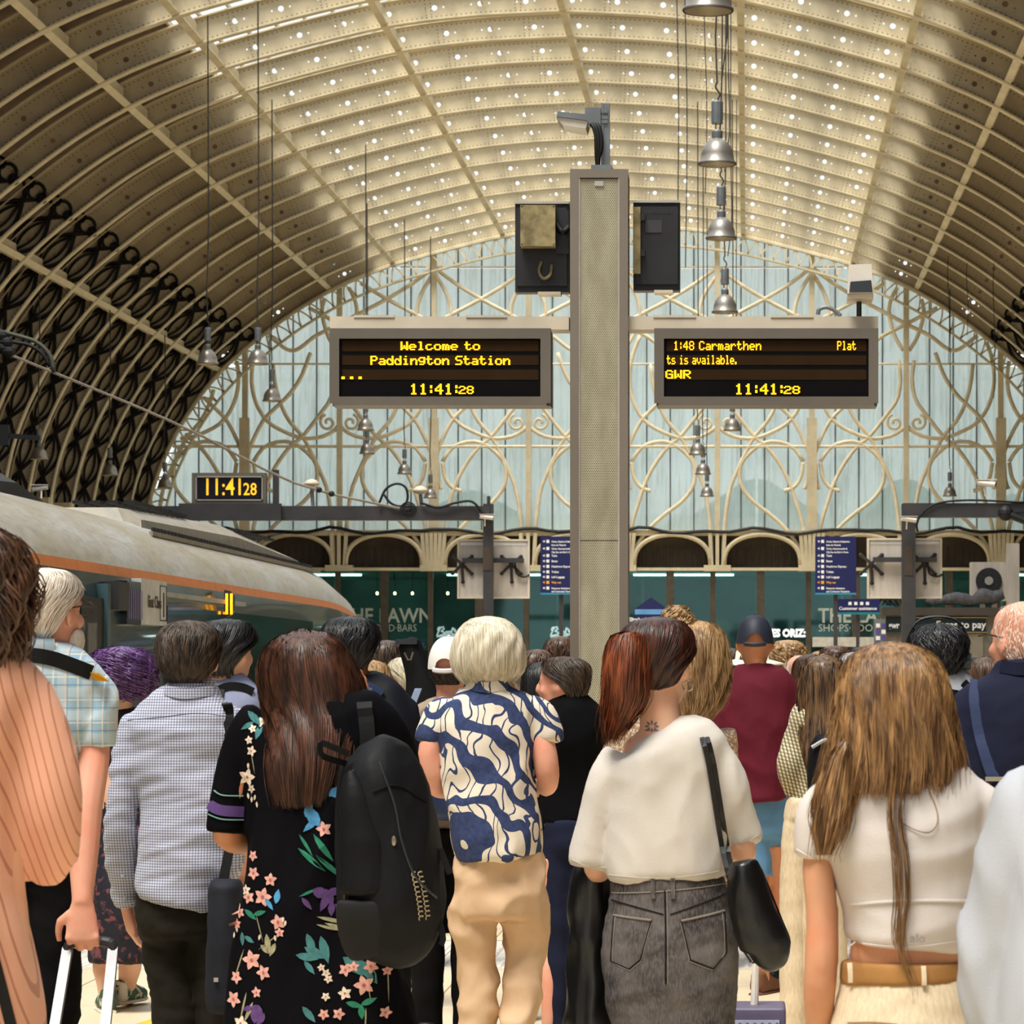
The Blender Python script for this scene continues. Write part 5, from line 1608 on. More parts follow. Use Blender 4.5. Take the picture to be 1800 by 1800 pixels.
            P = xf(pt(tt.ravel(), aa.ravel(), off.ravel())).reshape(N_, segs, 3)
            w = (r * rng.uniform(.6, 1.5, (N_, 1)) * np.interp(np.linspace(0, 1, segs), [0, .15, .7, 1], [.5, 1, .9, .2])[None] * k)[..., None]
            T = np.gradient(P, axis=1); T /= np.linalg.norm(T, axis=2, keepdims=True) + 1e-9
            c = xf(np.array([[rs[13, 1], rs[13, 2], 0]]))[0]; N = P - c; N[..., 2] = 0; N -= T * np.sum(N * T, 2, keepdims=True); N /= np.linalg.norm(N, axis=2, keepdims=True) + 1e-9
            B = np.cross(T, N)
            V = np.stack([P + B * w, P + N * w * .8, P - B * w], 2).reshape(-1, 3)
            base = (np.arange(N_)[:, None] * segs + np.arange(segs - 1)[None]).ravel()[:, None] * 3
            Fc = np.concatenate([np.concatenate([base + e, base + e + 1, base + 4 + e, base + 3 + e], 1) for e in (0, 1)])
            me = bpy.data.meshes.new('strands'); me.vertices.add(len(V)); me.vertices.foreach_set('co', V.ravel().astype(np.float32))
            me.loops.add(Fc.size); me.loops.foreach_set('vertex_index', Fc.ravel().astype(np.int32))
            me.polygons.add(len(Fc)); me.polygons.foreach_set('loop_start', np.arange(0, Fc.size, 4, dtype=np.int32)); me.polygons.foreach_set('loop_total', np.full(len(Fc), 4, dtype=np.int32))
            me.update(calc_edges=True)
            so = link(me, 'strands', mat, obj or s.root, True, kind='stuff')
            if obj is None: so.name = name
        return obj

def short_rings(z_low=-.068, puff=0.0, top=.0, nape=.85):
    p = puff
    return [(.130 + top, 0, -.008, .004, .004, PI), (.126 + top, 0, -.008, .034 + p, .042 + p, PI), (.112 + top, 0, -.008, .060 + p, .076 + p, PI), (.088 + top * .6, 0, -.009, .078 + p, .098 + p, 2.75), (.055, 0, -.008, .0855 + p, .107 + p, 2.3), (.025, 0, -.006, .0855 + p, .106 + p, 1.75),
            (-.005, 0, -.004, .082 + p, .103 + p * .8, 1.38), (-.035, 0, -.001, .074 + p * .6, .096 + p * .4, 1.18), (-.055, 0, .001, .068, .088, 1.02), (z_low, 0, .004, .061, .077, nape)]
def long_rings(zs):
    """zs: list of (z, rx, ry, cy[, cx, phi]) below the ears"""
    a = [(.132, 0, -.008, .004, .004, PI), (.127, 0, -.008, .034, .042, PI), (.112, 0, -.008, .062, .078, PI), (.085, 0, -.009, .082, .102, 2.75), (.04, 0, -.008, .092, .112, 2.35), (0, 0, -.006, .096, .114, 2.1)]
    for q in zs: a.append((q[0], q[4] if len(q) > 4 else 0, q[3], q[1], q[2], q[5] if len(q) > 5 else 1.9))
    return a

# ================================================================ cloth materials
def stripes_mat(name, base, lines, rough=.75, bump=True, var=.08, bscale=220):
    """lines: list of (axis, period, duty, colour, strength, phase)"""
    t = NT(name); v = t.coords('Object'); sp = t.sep(v); col = lin(base)
    nz = t.noise(v, 5, 3)
    first = t.mix(t.ramp(nz, .3, .7), tuple(c * (1 - var) for c in col[:3]) + (1,), tuple(min(1, c * (1 + var)) for c in col[:3]) + (1,))
    for ax, per, duty, c, st, ph in lines:
        if ax == 'd': co = t.math('ADD', sp[0], t.math('MULTIPLY', sp[2], .25))
        elif ax == 'd2': co = t.math('ADD', sp[2], t.math('MULTIPLY', sp[0], .25))
        else: co = sp['xyz'.index(ax)]
        fr = t.math('FRACT', t.math('ADD', t.math('DIVIDE', co, per), 100 + ph))
        first = t.mix(t.math('MULTIPLY', t.math('LESS_THAN', fr, duty), st), first, lin(c))
    t.bsdf(first, rough, 0, t.noise(v, bscale, 2) if bump else None, .25, .001, spec=.2, sheen=.15)
    MATS[name] = t.m; return t.m
def cloth(name, rgb, var=.08, rough=.85, scale=6, bump=.25, spec=.2, **kw):
    return mk(name, rgb, rough, var=var, scale=scale, bump=bump, bscale=260, spec=spec, **kw)
C_TEE = cloth('white_jersey', (208, 200, 192), .04)
C_TEE2 = cloth('white_ribbed_jersey', (208, 199, 194), .03)
C_CHECK = stripes_mat('navy_check_cotton', (214, 216, 228), [('x', .0082, .40, (66, 74, 118), .62, 0), ('z', .0082, .40, (66, 74, 118), .62, 0), ('x', .0082, .15, (120, 70, 74), .3, .5)], var=.03)
C_PLAID = stripes_mat('blue_plaid_cotton', (150, 180, 200), [('x', .062, .42, (190, 205, 212), .6, 0), ('z', .062, .42, (196, 208, 212), .55, .2), ('x', .062, .06, (226, 216, 200), .85, .2), ('z', .062, .06, (226, 216, 200), .8, .35), ('x', .062, .05, (120, 130, 140), .6, .62), ('x', .062, .05, (216, 196, 180), .8, .72), ('z', .062, .06, (104, 130, 158), .6, .7)], var=.05)
C_PEACH = stripes_mat('peach_pleated_cotton', (232, 170, 142), [('d', .0155, .17, (168, 98, 72), .7, 0)], var=.05)
C_BLACKTR = cloth('black_twill', (15, 14, 15), .25, spec=.08)
C_OLIVE = cloth('dark_olive_cord', (30, 26, 19), .25)
C_DRESS = cloth('black_crepe', (9, 8, 12), .2, .8, spec=.07)
C_BEIGE = cloth('beige_chino', (206, 172, 138), .06)
C_LINEN = mk('natural_linen', (212, 192, 162), .9, var=.10, scale=160, stretch=(1, 1, .2), bump=.3, bscale=300)
C_NAVY = cloth('navy_cotton', (22, 26, 48), .15)
C_NAVYJ = cloth('dark_navy_jacket', (14, 16, 25), .2, .6)
C_MAROON = cloth('maroon_jersey', (92, 22, 38), .10)
C_BLUESH = cloth('blue_shorts', (92, 132, 168), .10)
C_GREYBLUE = cloth('grey_blue_cotton', (142, 148, 178), .06)
C_WHITESH = cloth('white_poplin', (176, 178, 185), .03, .7)
C_TAUPE = cloth('taupe_cotton', (150, 132, 114), .1)
C_TEAL = cloth('teal_knit', (32, 110, 136), .15)
C_RED = cloth('red_fleece', (184, 36, 44), .1)
C_BLACKT = cloth('black_jersey', (11, 11, 14), .2, spec=.08)
C_PURPD = mk('dark_floral_cotton', (24, 22, 34), .8, scale=26, rgb2=(110, 60, 66), lo=.54, hi=.62)
C_STRAP = cloth('black_webbing', (17, 17, 19), .2, .6)
C_BAG = mk('black_nylon', (17, 17, 20), .6, var=.2, scale=5, bump=.3, bscale=180, spec=.16)
C_LEATHER = mk('black_leather', (10, 9, 10), .36, var=.2, scale=6, bump=.25, bscale=120, spec=.5)
C_NAVYBAG = mk('navy_bag', (28, 46, 84), .5, var=.25, scale=6)
def mat_leafprint():
    t = NT('leaf_print_cotton'); v = t.coords('Object', (1, 1, 1))
    nz = t.n('ShaderNodeTexNoise'); t.l(v, nz.inputs['Vector']); nz.inputs['Scale'].default_value = 7.0; nz.inputs['Detail'].default_value = 1.0
    w = t.n('ShaderNodeTexWave'); w.wave_type = 'BANDS'; w.bands_direction = 'DIAGONAL'
    mp = t.n('ShaderNodeMixRGB'); mp.blend_type = 'ADD'; mp.inputs[0].default_value = .20
    t.l(v, mp.inputs[1]); t.l(nz.outputs['Color'], mp.inputs[2]); t.l(mp.outputs[0], w.inputs['Vector'])
    w.inputs['Scale'].default_value = 4.6; w.inputs['Distortion'].default_value = 9.0; w.inputs['Detail'].default_value = .4; w.inputs['Detail Scale'].default_value = .8
    w2 = t.n('ShaderNodeTexWave'); w2.bands_direction = 'X'; t.l(mp.outputs[0], w2.inputs['Vector']); w2.inputs['Scale'].default_value = 9; w2.inputs['Distortion'].default_value = 6
    m1 = t.math('GREATER_THAN', w.outputs['Fac'], .46); m2 = t.math('GREATER_THAN', w2.outputs['Fac'], .93)
    f = t.math('MULTIPLY', m1, t.math('SUBTRACT', 1.0, m2))
    fine = t.noise(v, 60, 2)
    blue = t.mix(t.ramp(fine, .3, .7), lin((48, 58, 96)), lin((62, 74, 112)))
    t.bsdf(t.mix(f, blue, lin((226, 214, 196))), .85, 0, t.noise(v, 260, 2), .2, .001, spec=.2)
    return t.m
C_LEAF = mat_leafprint()
def mat_lace():
    t = NT('cream_lace'); v = t.coords('Object'); vo = t.n('ShaderNodeTexVoronoi'); t.l(v, vo.inputs['Vector']); vo.inputs['Scale'].default_value = 120
    col = t.mix(t.ramp(vo.outputs['Distance'], .2, .6), lin((228, 208, 186)), lin((160, 128, 104)))
    t.bsdf(col, .9, 0, vo.outputs['Distance'], .5, .002, spec=.15); return t.m
C_LACE = mat_lace()
C_HOUND = stripes_mat('houndstooth_wool', (222, 206, 168), [('d', .014, .5, (66, 58, 48), .75, 0), ('d2', .014, .5, (66, 58, 48), .55, 0)], var=.03)
def mat_denim():
    t = NT('washed_black_denim'); v = t.coords('Object'); n1 = t.noise(v, 7, 4, .6); n2 = t.noise(t.coords('Object', (1, 1, .25)), 220, 2); n3 = t.noise(v, 2.2, 2)
    col = t.mix(t.ramp(n1, .36, .66), lin((34, 32, 36)), lin((98, 92, 92)))
    col = t.mix(t.math('MULTIPLY', t.ramp(n3, .45, .7), .35), col, lin((86, 70, 50)))
    col = t.mix(t.math('MULTIPLY', t.ramp(n2, .45, .6), .35), col, lin((120, 114, 112)))
    t.bsdf(col, .85, 0, n2, .4, .001, spec=.2); return t.m
C_DENIM = mat_denim()
M_STITCH = cloth('dark_stitching', (20, 18, 20)); M_STITCHL = cloth('grey_stitching', (128, 118, 108))
M_SHOE_K = mk('black_shoe', (22, 21, 22), .5); M_SHOE_G = mk('green_white_trainer', (44, 82, 62), .6, scale=14, rgb2=(214, 206, 190), lo=.5, hi=.56); M_SHOE_B = mk('brown_suede_shoe', (104, 66, 44), .8)
M_SOLE = mk('pale_sole', (214, 206, 190), .6)
H_RED = hair_mat('auburn', (72, 32, 18), (146, 76, 42)); H_REDD = hair_mat('dark_auburn', (34, 18, 13), (78, 38, 24))
H_BLOND = hair_mat('honey_blond', (84, 56, 34), (176, 132, 84)); H_GREYB = hair_mat('ash_blond_grey', (196, 182, 154), (232, 222, 202)); H_BROWN = hair_mat('dark_brown', (38, 22, 16), (94, 56, 38)); H_DKBR = hair_mat('brown_short', (32, 24, 19), (92, 72, 56), .5)
H_BLACK = hair_mat('black', (9, 8, 10), (36, 34, 38), .42); H_WHITE = hair_mat('white', (214, 196, 178), (244, 232, 218)); H_PURP = hair_mat('purple', (48, 26, 72), (120, 76, 142)); H_SAND = hair_mat('sandy', (120, 86, 52), (196, 158, 112)); H_GREY = hair_mat('grey', (104, 100, 98), (176, 172, 168)); H_HIGHL = hair_mat('brown_highlights', (24, 18, 16), (132, 98, 66)); H_CHEST = hair_mat('chestnut', (48, 30, 22), (104, 72, 52))
# ================================================================ foreground crowd
def trousers(p, rows, left, right, mat, name='trousers', vox=.012, amp=.006, seed=3, ry=.8):
    m = MB(); p.rows(m, rows, ry, .15); p.sleeve(m, left); p.sleeve(m, right)
    return p.garment(name, m, mat, vox, 5, folds(amp, 8, 8, 10, seed))
def lens(px, py, ln, wd, ang):
    """leaf-shaped polygon in picture units"""
    c, s_ = math.cos(ang), math.sin(ang); out = []
    for t, w in ((-1, 0), (-.6, .7), (-.1, 1), (.4, .75), (1, 0), (.4, -.75), (-.1, -1), (-.6, -.7)):
        x, y = t * ln / 2, w * wd / 2; out.append((px + x * c - y * s_, py + x * s_ + y * c))
    return out

# ---------------------------------------------------------------- woman with auburn ponytail, white tee, denim skirt
p = Person('woman with auburn ponytail in white cropped tee and washed black denim skirt', 1165, 8.36, 1087, SK_PALE, .010)
p.head(1157, -.35, .05, .01)
p.torso(.17, .15); p.legs(shoe=M_SHOE_K)
p.arm([(1078, 1345, 0), (1052, 1450, .02), (1047, 1528, .03), (1060, 1525, .18), (1058, 1530, .26)])
p.arm([(1258, 1345, 0), (1292, 1440, .02), (1308, 1500, .04), (1300, 1490, .16), (1290, 1490, .24)], hand=dict(d=(-.3, 1, .1), n=(0, 0, -1), curl=.8))
p.finish()
m = MB(); p.rows(m, [(1600, 1070, 1284), (1640, 1063, 1293), (1700, 1060, 1298), (1760, 1069, 1290), (1830, 1082, 1284), (1960, 1092, 1268), (1990, 1094, 1266)], .68, .15); p.rows(m, [(1538, 1082, 1270), (1570, 1074, 1276), (1605, 1069, 1284), (1640, 1064, 1292)], .66, .14)
p.garment('skirt', m, C_DENIM, .010, 5, folds(.005, 5, 5, 16, 12))
m = MB(); p.rows(m, [(1290, 1104, 1202, .060), (1300, 1082, 1236, .080), (1315, 1066, 1268, .10), (1350, 1062, 1280), (1420, 1066, 1281), (1490, 1066, 1277), (1532, 1069, 1276), (1543, 1072, 1274)], .66, .15)
p.sleeve(m, [(1092, 1325, 0, 30), (1072, 1370, 0, 36), (1054, 1430, .01, 36), (1040, 1490, .02, 35), (1035, 1522, .02, 33)])
p.sleeve(m, [(1245, 1320, 0, 30), (1270, 1365, 0, 35), (1290, 1420, .02, 33), (1304, 1462, .03, 31), (1309, 1483, .03, 29)])
p.garment('tee', m, C_TEE, .010, 5, folds(.006, 7, 7, 5, 21))
for hp_ in ([(1005, 1510), (1036, 1522), (1067, 1524)], [(1285, 1484), (1310, 1481), (1332, 1468)], [(1070, 1536), (1170, 1539), (1274, 1528)]): p.seam(hp_, .0012, mk('tee_seam', (190, 180, 170), .9), 'hem_seam')
# skirt seams, waistband, belt loops, pockets
p.seam([(1076, 1568), (1170, 1562), (1274, 1552)], .0018, M_STITCHL, 'waistband_seam')
p.seam([(1170, 1560), (1172, 1640), (1172, 1722)], .0022, M_STITCH, 'centre_seam'); p.seam([(1174, 1562), (1176, 1640), (1176, 1722)], .0013, M_STITCHL, 'centre_stitch')
p.seam([(1076, 1580), (1120, 1590), (1168, 1602)], .002, M_STITCH, 'yoke_seam'); p.seam([(1180, 1602), (1230, 1585), (1278, 1568)], .002, M_STITCH, 'yoke_seam')
for x in (1149, 1184): p.strap([(x, 1541), (x + 1, 1575)], .011, C_DENIM, 'belt_loop', .004, .004, 8)
for pk in (([(1080, 1606), (1147, 1612)], [(1147, 1612), (1128, 1680), (1108, 1697), (1075, 1685), (1080, 1606)]), ([(1199, 1613), (1274, 1598)], [(1199, 1613), (1215, 1680), (1255, 1697), (1278, 1670), (1274, 1598)])):
    p.seam(pk[0], .003, M_STITCHL, 'pocket_hem', .001, 12)
    q = pk[1]
    for i in range(len(q) - 1): p.seam([q[i], ((q[i][0] + q[i + 1][0]) / 2, (q[i][1] + q[i + 1][1]) / 2), q[i + 1]], .0018, M_STITCH, 'pocket_seam', .001, 8); p.seam([(q[i][0] * .96 + 1177 * .04 + (4 if q[i][0] < 1170 else -4) * 0, q[i][1] + 3), ((q[i][0] + q[i + 1][0]) / 2 * .98 + 1177 * .02, (q[i][1] + q[i + 1][1]) / 2 + 3), (q[i + 1][0] * .96 + 1177 * .04, q[i + 1][1] + 2)], .0011, M_STITCHL, 'pocket_stitch', .001, 8)
# hair: dark cap swept up plus a loose ponytail
p.hair(short_rings(-.064, .004, .004, .5), H_REDD, 1000, .0014, .002, 8, .05, seed=3, lift=.006)
p.hair([(.085, -.055, -.060, .020, .025, PI), (.075, -.066, -.085, .040, .032, PI), (.03, -.072, -.100, .050, .036, PI), (-.03, -.078, -.105, .050, .036, PI), (-.085, -.082, -.100, .048, .034, PI), (-.125, -.095, -.092, .036, .026, PI), (-.165, -.110, -.085, .020, .016, PI), (-.19, -.118, -.08, .008, .008, PI)], H_RED, 800, .0016, .004, 8, .22, lift=.012, seed=5, name='ponytail', world=True, start=.1, fly=.2)
sgl = MB()
hm = lambda a: p.hc + p.hm @ np.array(a)
for sg in (1,):
    sgl.tube([hm((.086, .03, .045)), hm((.090, -.02, .035)), hm((.089, -.03, -.005))], .003, 6)
sgl.tube([hm((-.08, .06, .075)), hm((-.03, .07, .10)), hm((.05, .06, .095)), hm((.086, .03, .048))], .006, 6)
sgl.obj('sunglasses', mk('tortoiseshell', (60, 38, 24), .25), p.root)
m = MB(); m.tube([hm((.083 + .014 * math.sin(a), -.008, -.058 + .014 * math.cos(a))) for a in np.linspace(0, 6.28, 16)], .0016, 5, False, (0, 1, 0)); m.obj('earring', mk('silver', (200, 200, 200), .2, .9), p.root)
# neck tattoo, small star crown shape printed on the skin
p.tgt.append(p.bodyme)
p.decals([lens(1147 + 9 * math.cos(a), 1276 + 7 * math.sin(a), 9, 4, a) for a in np.linspace(0, 6.28, 9)[:-1]] + [lens(1147, 1270, 10, 3, -PI / 2), lens(1140, 1283, 14, 3, 0), lens(1154, 1283, 14, 3, 0)], mk('tattoo_ink', (112, 104, 110), .6), 'tattoo', .0012)
# handbag
b = thing('handbag', 'black leather shoulder bag hanging on the white tee woman\u2019s right side', 'handbag', (p.X + p.L(1325, 0)[0], p.Y - .13, p.L(0, 1690)[2]))
def lb(px, py, dy=0.0): q = p.L(px, py, dy); return (q[0] + p.X - b.location.x, dy + p.Y - b.location.y, q[2] - b.location.z)
m = MB()
A = [(1508, 1283, 1330, .045), (1540, 1278, 1344, .055), (1590, 1282, 1362, .06), (1630, 1290, 1380, .06), (1655, 1300, 1388, .055), (1675, 1308, 1380, .045), (1688, 1318, 1350, .02)]
Q = catmull([(((lb(a[1], a[0])[0] + lb(a[2], a[0])[0]) / 2), -.02, lb(0, a[0])[2], (lb(a[2], 0)[0] - lb(a[1], 0)[0]) / 2, a[3]) for a in A], 24)
m.tube(Q[:, :3], Q[:, 3:5], 16); link(bake(m, .008, 4, folds(.003, 9, 9, 9, 4)), 'bag', C_LEATHER, b)
def bag_strap(pts, w, mat, name):
    P = []
    for px, py, dy in pts:
        P.append(np.array(lb(px, py, dy)))
    P = catmull(P, 24); return MB().tube(P, [(w * .7071, .005)] * 24, 4, True, (1, 0, 0)).obj(name, mat, b)
for dx in (0, 9):
    pts = [(1232 + dx, 1296)] ; q = []
    for x, y in ((1236, 1300), (1246, 1340), (1254, 1390), (1262, 1440), (1270, 1490), (1280, 1530)):
        o_ = p.onto(x + dx, y, .010); q.append((x + dx, y, o_[1]))
    q = [(1228 + dx, 1292, .0)] + q + [(1286 + dx * 3, 1560, -.06)]
    bag_strap(q, .012, C_LEATHER, 'handle')
m = MB(); m.tube(catmull([lb(1284, 1512, -.07), lb(1286, 1580, -.085), lb(1300, 1650, -.085), lb(1320, 1688, -.05)], 16), .003, 5); m.tube(catmull([lb(1344, 1540, -.07), (lb(1372, 1610, -.07)), lb(1388, 1655, -.06), lb(1372, 1680, -.05), lb(1322, 1690, -.04)], 18), .003, 5); m.obj('piping', C_LEATHER, b)
# leather jacket over the other arm
j = thing('leather_jacket', 'black leather jacket draped over the white tee woman\u2019s left forearm', 'jacket', (p.X + p.L(1035, 0)[0], p.Y + .12, 0))
def lj(px, py): q = p.L(px, py); return (q[0] + p.X - j.location.x, q[2])
m = MB(); Q = catmull([(((lj(a, 0)[0] + lj(b_, 0)[0]) / 2), 0, lj(0, y)[1], (lj(b_, 0)[0] - lj(a, 0)[0]) / 2, d) for y, a, b_, d in ((1524, 1020, 1052, .05), (1545, 1005, 1066, .06), (1600, 994, 1072, .06), (1640, 1000, 1064, .06), (1700, 998, 1070, .06), (1760, 994, 1078, .06), (1820, 994, 1090, .06), (1880, 1000, 1085, .04))], 26)
m.tube(Q[:, :3], Q[:, 3:5], 18); link(bake(m, .010, 3, folds(.014, 14, 8, 2.5, 8)), 'cloth', C_LEATHER, j)

# ---------------------------------------------------------------- blond woman, near right
p = Person('young woman with long honey blond hair in white crop top and linen trousers', 1578, 6.1, 1137, SK_MID, .010)
p.head(1572, .0, .05, .01)
LL = [(1530, 1850, 0, 76), (1530, 2000, 0, 72), (1528, 2300, 0, 66), (1528, 2570, 0, 62)]; RR = [(1650, 1850, 0, 76), (1652, 2000, 0, 72), (1654, 2300, 0, 66), (1654, 2570, 0, 62)]
p.legs_like(LL, RR)
p.body.tube([p.L(1590, 1830), p.L(1592, 1715), p.L(1594, 1690), p.L(1598, 1650), p.L(1602, 1560), p.L(1592, 1450), p.L(1585, 1390)], [(.07, .06), (.098, .075), (.108, .084), (.108, .082), (.105, .08), (.12, .085), (.10, .07)], 18)
p.arm([(1452, 1440, 0, 26), (1438, 1520, 0, 30), (1445, 1600, -.01, 29), (1443, 1690, -.02, 31), (1440, 1760, .0, 29), (1442, 1830, .05, 24), (1450, 1890, .08, 19)], hand=dict(d=(.1, .3, -1), n=(1, .3, 0), curl=.4, thumb=-1))
p.arm([(1722, 1440, 0, 26), (1745, 1540, 0, 29), (1755, 1650, -.01, 28), (1758, 1690, .0, 28), (1750, 1760, .06, 22), (1745, 1810, .1, 19)], hand=dict(d=(-.1, .5, -1), n=(-1, .3, 0), curl=.4))
p.finish()
m = MB(); p.rows(m, [(1690, 1482, 1702, .094), (1725, 1476, 1706, .105), (1760, 1470, 1712, .115), (1820, 1458, 1722, .125), (1900, 1452, 1728, .13)], .7, .16); p.sleeve(m, LL); p.sleeve(m, RR)
p.garment('trousers', m, C_LINEN, .010, 5, folds(.004, 6, 6, 8, 5))
m = MB(); p.rows(m, [(1689, 1479, 1701, .101), (1706, 1477, 1703, .105), (1724, 1476, 1705, .107)], .6, .12, n=28)
belt = p.garment('belt', m, mk('tan_suede', (158, 112, 60), .9, var=.12, scale=9, bump=.3), .006, 1, grow=.001)
for x in (1492, 1618): p.strap([(x, 1690), (x + 1, 1706), (x + 1, 1722)], .009, C_LINEN, 'belt_loop', .005, .005, 8)
p.seam([(1488, 1790), (1530, 1786), (1572, 1788)], .0016, mk('linen_dark_seam', (150, 120, 84), .9), 'pocket_welt')  # welt line in a browner tone than the linen
m = MB(); p.rows(m, [(1348, 1508, 1648, .055), (1358, 1480, 1680, .075), (1375, 1452, 1712, .09), (1400, 1438, 1728, .10), (1440, 1446, 1732, .11), (1500, 1460, 1730, .112), (1560, 1478, 1724, .108), (1610, 1487, 1718, .104), (1650, 1490, 1710, .10), (1661, 1491, 1706, .10)], .6, .12)
p.sleeve(m, [(1470, 1395, 0, 30), (1447, 1425, 0, 37), (1435, 1465, 0, 37), (1432, 1506, 0, 34)]); p.sleeve(m, [(1700, 1395, 0, 30), (1728, 1425, 0, 37), (1742, 1465, 0, 36), (1750, 1506, 0, 34)])
p.garment('crop_top', m, C_TEE2, .009, 5, folds(.004, 5, 5, 12, 33))
p.seam([(1492, 1652), (1600, 1656), (1706, 1644)], .0016, C_TEE2, 'hem_seam'); p.seam([(1494, 1586), (1560, 1578), (1640, 1576), (1716, 1580)], .003, C_TEE2, 'rib_seam')
p.decals([[(1569, 1342), (1594, 1344), (1593, 1353), (1570, 1352)]], mk('white_tag', (240, 238, 236), .6), 'care_tag', .006)
me = text_mesh('alo', .024, .0003); me.transform(Matrix.Rotation(PI / 2, 4, 'X')); q = p.onto(1594, 1648, .006); me.transform(Matrix.Translation(q)); link(me, 'printed_logo', mk('grey_print', (138, 130, 130), .7), p.root)
w = lambda px: px / p.s / p.hk
p.hair([(.140, -.004, -.008, .004, .004, PI), (.134, -.004, -.008, .04, .045, PI), (.115, -.004, -.008, .068, .08, PI), (.085, -.002, -.009, .087, .104, 2.75), (.045, -.002, -.010, .100, .114, 2.3), (0, -.002, -.014, .106, .116, 2.1), (-.05, .0, -.02, .110, .112, 1.95), (-.10, .0, -.026, .116, .106, 1.85), (-.14, -.004, -.032, .122, .100, 1.75), (-.165, -.006, -.036, .126, .096, 1.7)], H_BLOND, 3600, .0011, .0034, 9, .16, lift=.010, seed=7, clump=.006, fly=.25, drift=.5)
p.hair([(-.06, .004, -.125, .012, .008, PI), (-.12, .003, -.14, .013, .008, PI), (-.20, -.004, -.150, .011, .008, PI), (-.28, .006, -.150, .010, .007, PI), (-.36, .010, -.140, .009, .006, PI), (-.44, .004, -.13, .007, .005, PI), (-.52, .034, -.125, .003, .003, PI)], H_BLOND, 60, .0010, .002, 6, .25, lift=.005, seed=8, name='loose_lock', world=True, shell=False, segs=14)
p.hair([(-.05, -.085, -.085, .006, .006, PI), (-.09, -.10, -.10, .022, .016, PI), (-.15, -.112, -.105, .035, .022, PI), (-.21, -.125, -.11, .03, .02, PI), (-.275, -.138, -.11, .012, .01, PI)], H_BLOND, 260, .0014, .003, 7, .3, lift=.008, seed=9, name='side_lock', world=True, fly=.4)
for pts in ([(1600, 1345), (1625, 1380), (1641, 1420), (1640, 1445), (1626, 1458), (1600, 1452), (1575, 1438)],):
    p.seam(pts, .0011, H_BLOND, 'stray_strand', .004, 24)
p.seam([(1400, 1492), (1428, 1506), (1460, 1514)], .0012, C_TEE2, 'hem_seam')

# ---------------------------------------------------------------- woman with ash blond bob
p = Person('woman with ash blond bob in navy and cream leaf print shirt and beige trousers', 858, 11.1, 1085, SK_PINK, .010)
p.head(858, .0, .08, .0); p.torso(.19, .17)
LL = [(835, 1560, 0, 40), (832, 1640, 0, 37), (838, 1710, .01, 33), (841, 1800, 0, 30), (843, 1945, 0, 27)]; RR = [(918, 1560, 0, 41), (920, 1630, .02, 39), (926, 1680, .05, 34), (914, 1770, .0, 30), (908, 1860, -.06, 28), (905, 1940, -.1, 26)]
p.legs_like(LL, RR)
p.arm([(774, 1270, 0, 17), (757, 1320, -.02, 22), (764, 1375, .0, 20), (775, 1390, .1, 17), (790, 1390, .22, 13)], hand=dict(d=(.5, 1, 0), n=(0, 0, -1), curl=.7))
p.arm([(944, 1270, 0, 17), (957, 1320, -.02, 23), (963, 1366, -.01, 21), (958, 1385, .08, 17), (945, 1385, .2, 13)], hand=dict(d=(-.3, 1, .1), n=(0, 0, -1), curl=.8))
p.finish()
trousers(p, [(1495, 808, 950), (1530, 800, 955), (1580, 797, 958), (1610, 800, 955)], LL, RR, C_BEIGE, vox=.012, amp=.011, seed=6)
m = MB(); p.rows(m, [(1197, 826, 890, .07), (1210, 818, 898, .075), (1222, 798, 916, .09), (1240, 778, 940, .11), (1275, 772, 942, .13), (1330, 776, 937, .14), (1400, 783, 938, .145), (1450, 792, 946, .15), (1490, 800, 950, .155), (1508, 804, 950, .155)], .66, .16)
p.sleeve(m, [(795, 1240, 0, 22), (772, 1262, 0, 26), (758, 1290, 0, 27), (755, 1303, 0, 25)]); p.sleeve(m, [(925, 1240, 0, 22), (948, 1262, 0, 26), (960, 1288, 0, 26), (962, 1300, 0, 24)])
p.garment('shirt', m, C_LEAF, .011, 4, folds(.008, 7, 7, 7, 41))
p.strap([(824, 1203), (858, 1208), (893, 1203)], .035, C_LEAF, 'collar', .008, .012, 16)
p.hair([(.133, 0, -.008, .004, .004, PI), (.128, 0, -.008, .04, .046, PI), (.112, 0, -.008, .068, .08, PI), (.085, 0, -.009, .092, .108, 2.75), (.045, 0, -.008, .108, .122, 2.4), (0, 0, -.006, .115, .128, 2.2), (-.04, 0, -.004, .116, .126, 2.1), (-.075, 0, 0, .106, .115, 2.05), (-.11, 0, .006, .078, .09, 1.9)], H_GREYB, 2000, .0017, .002, 7, .08, lift=.008, seed=11, clump=.005)

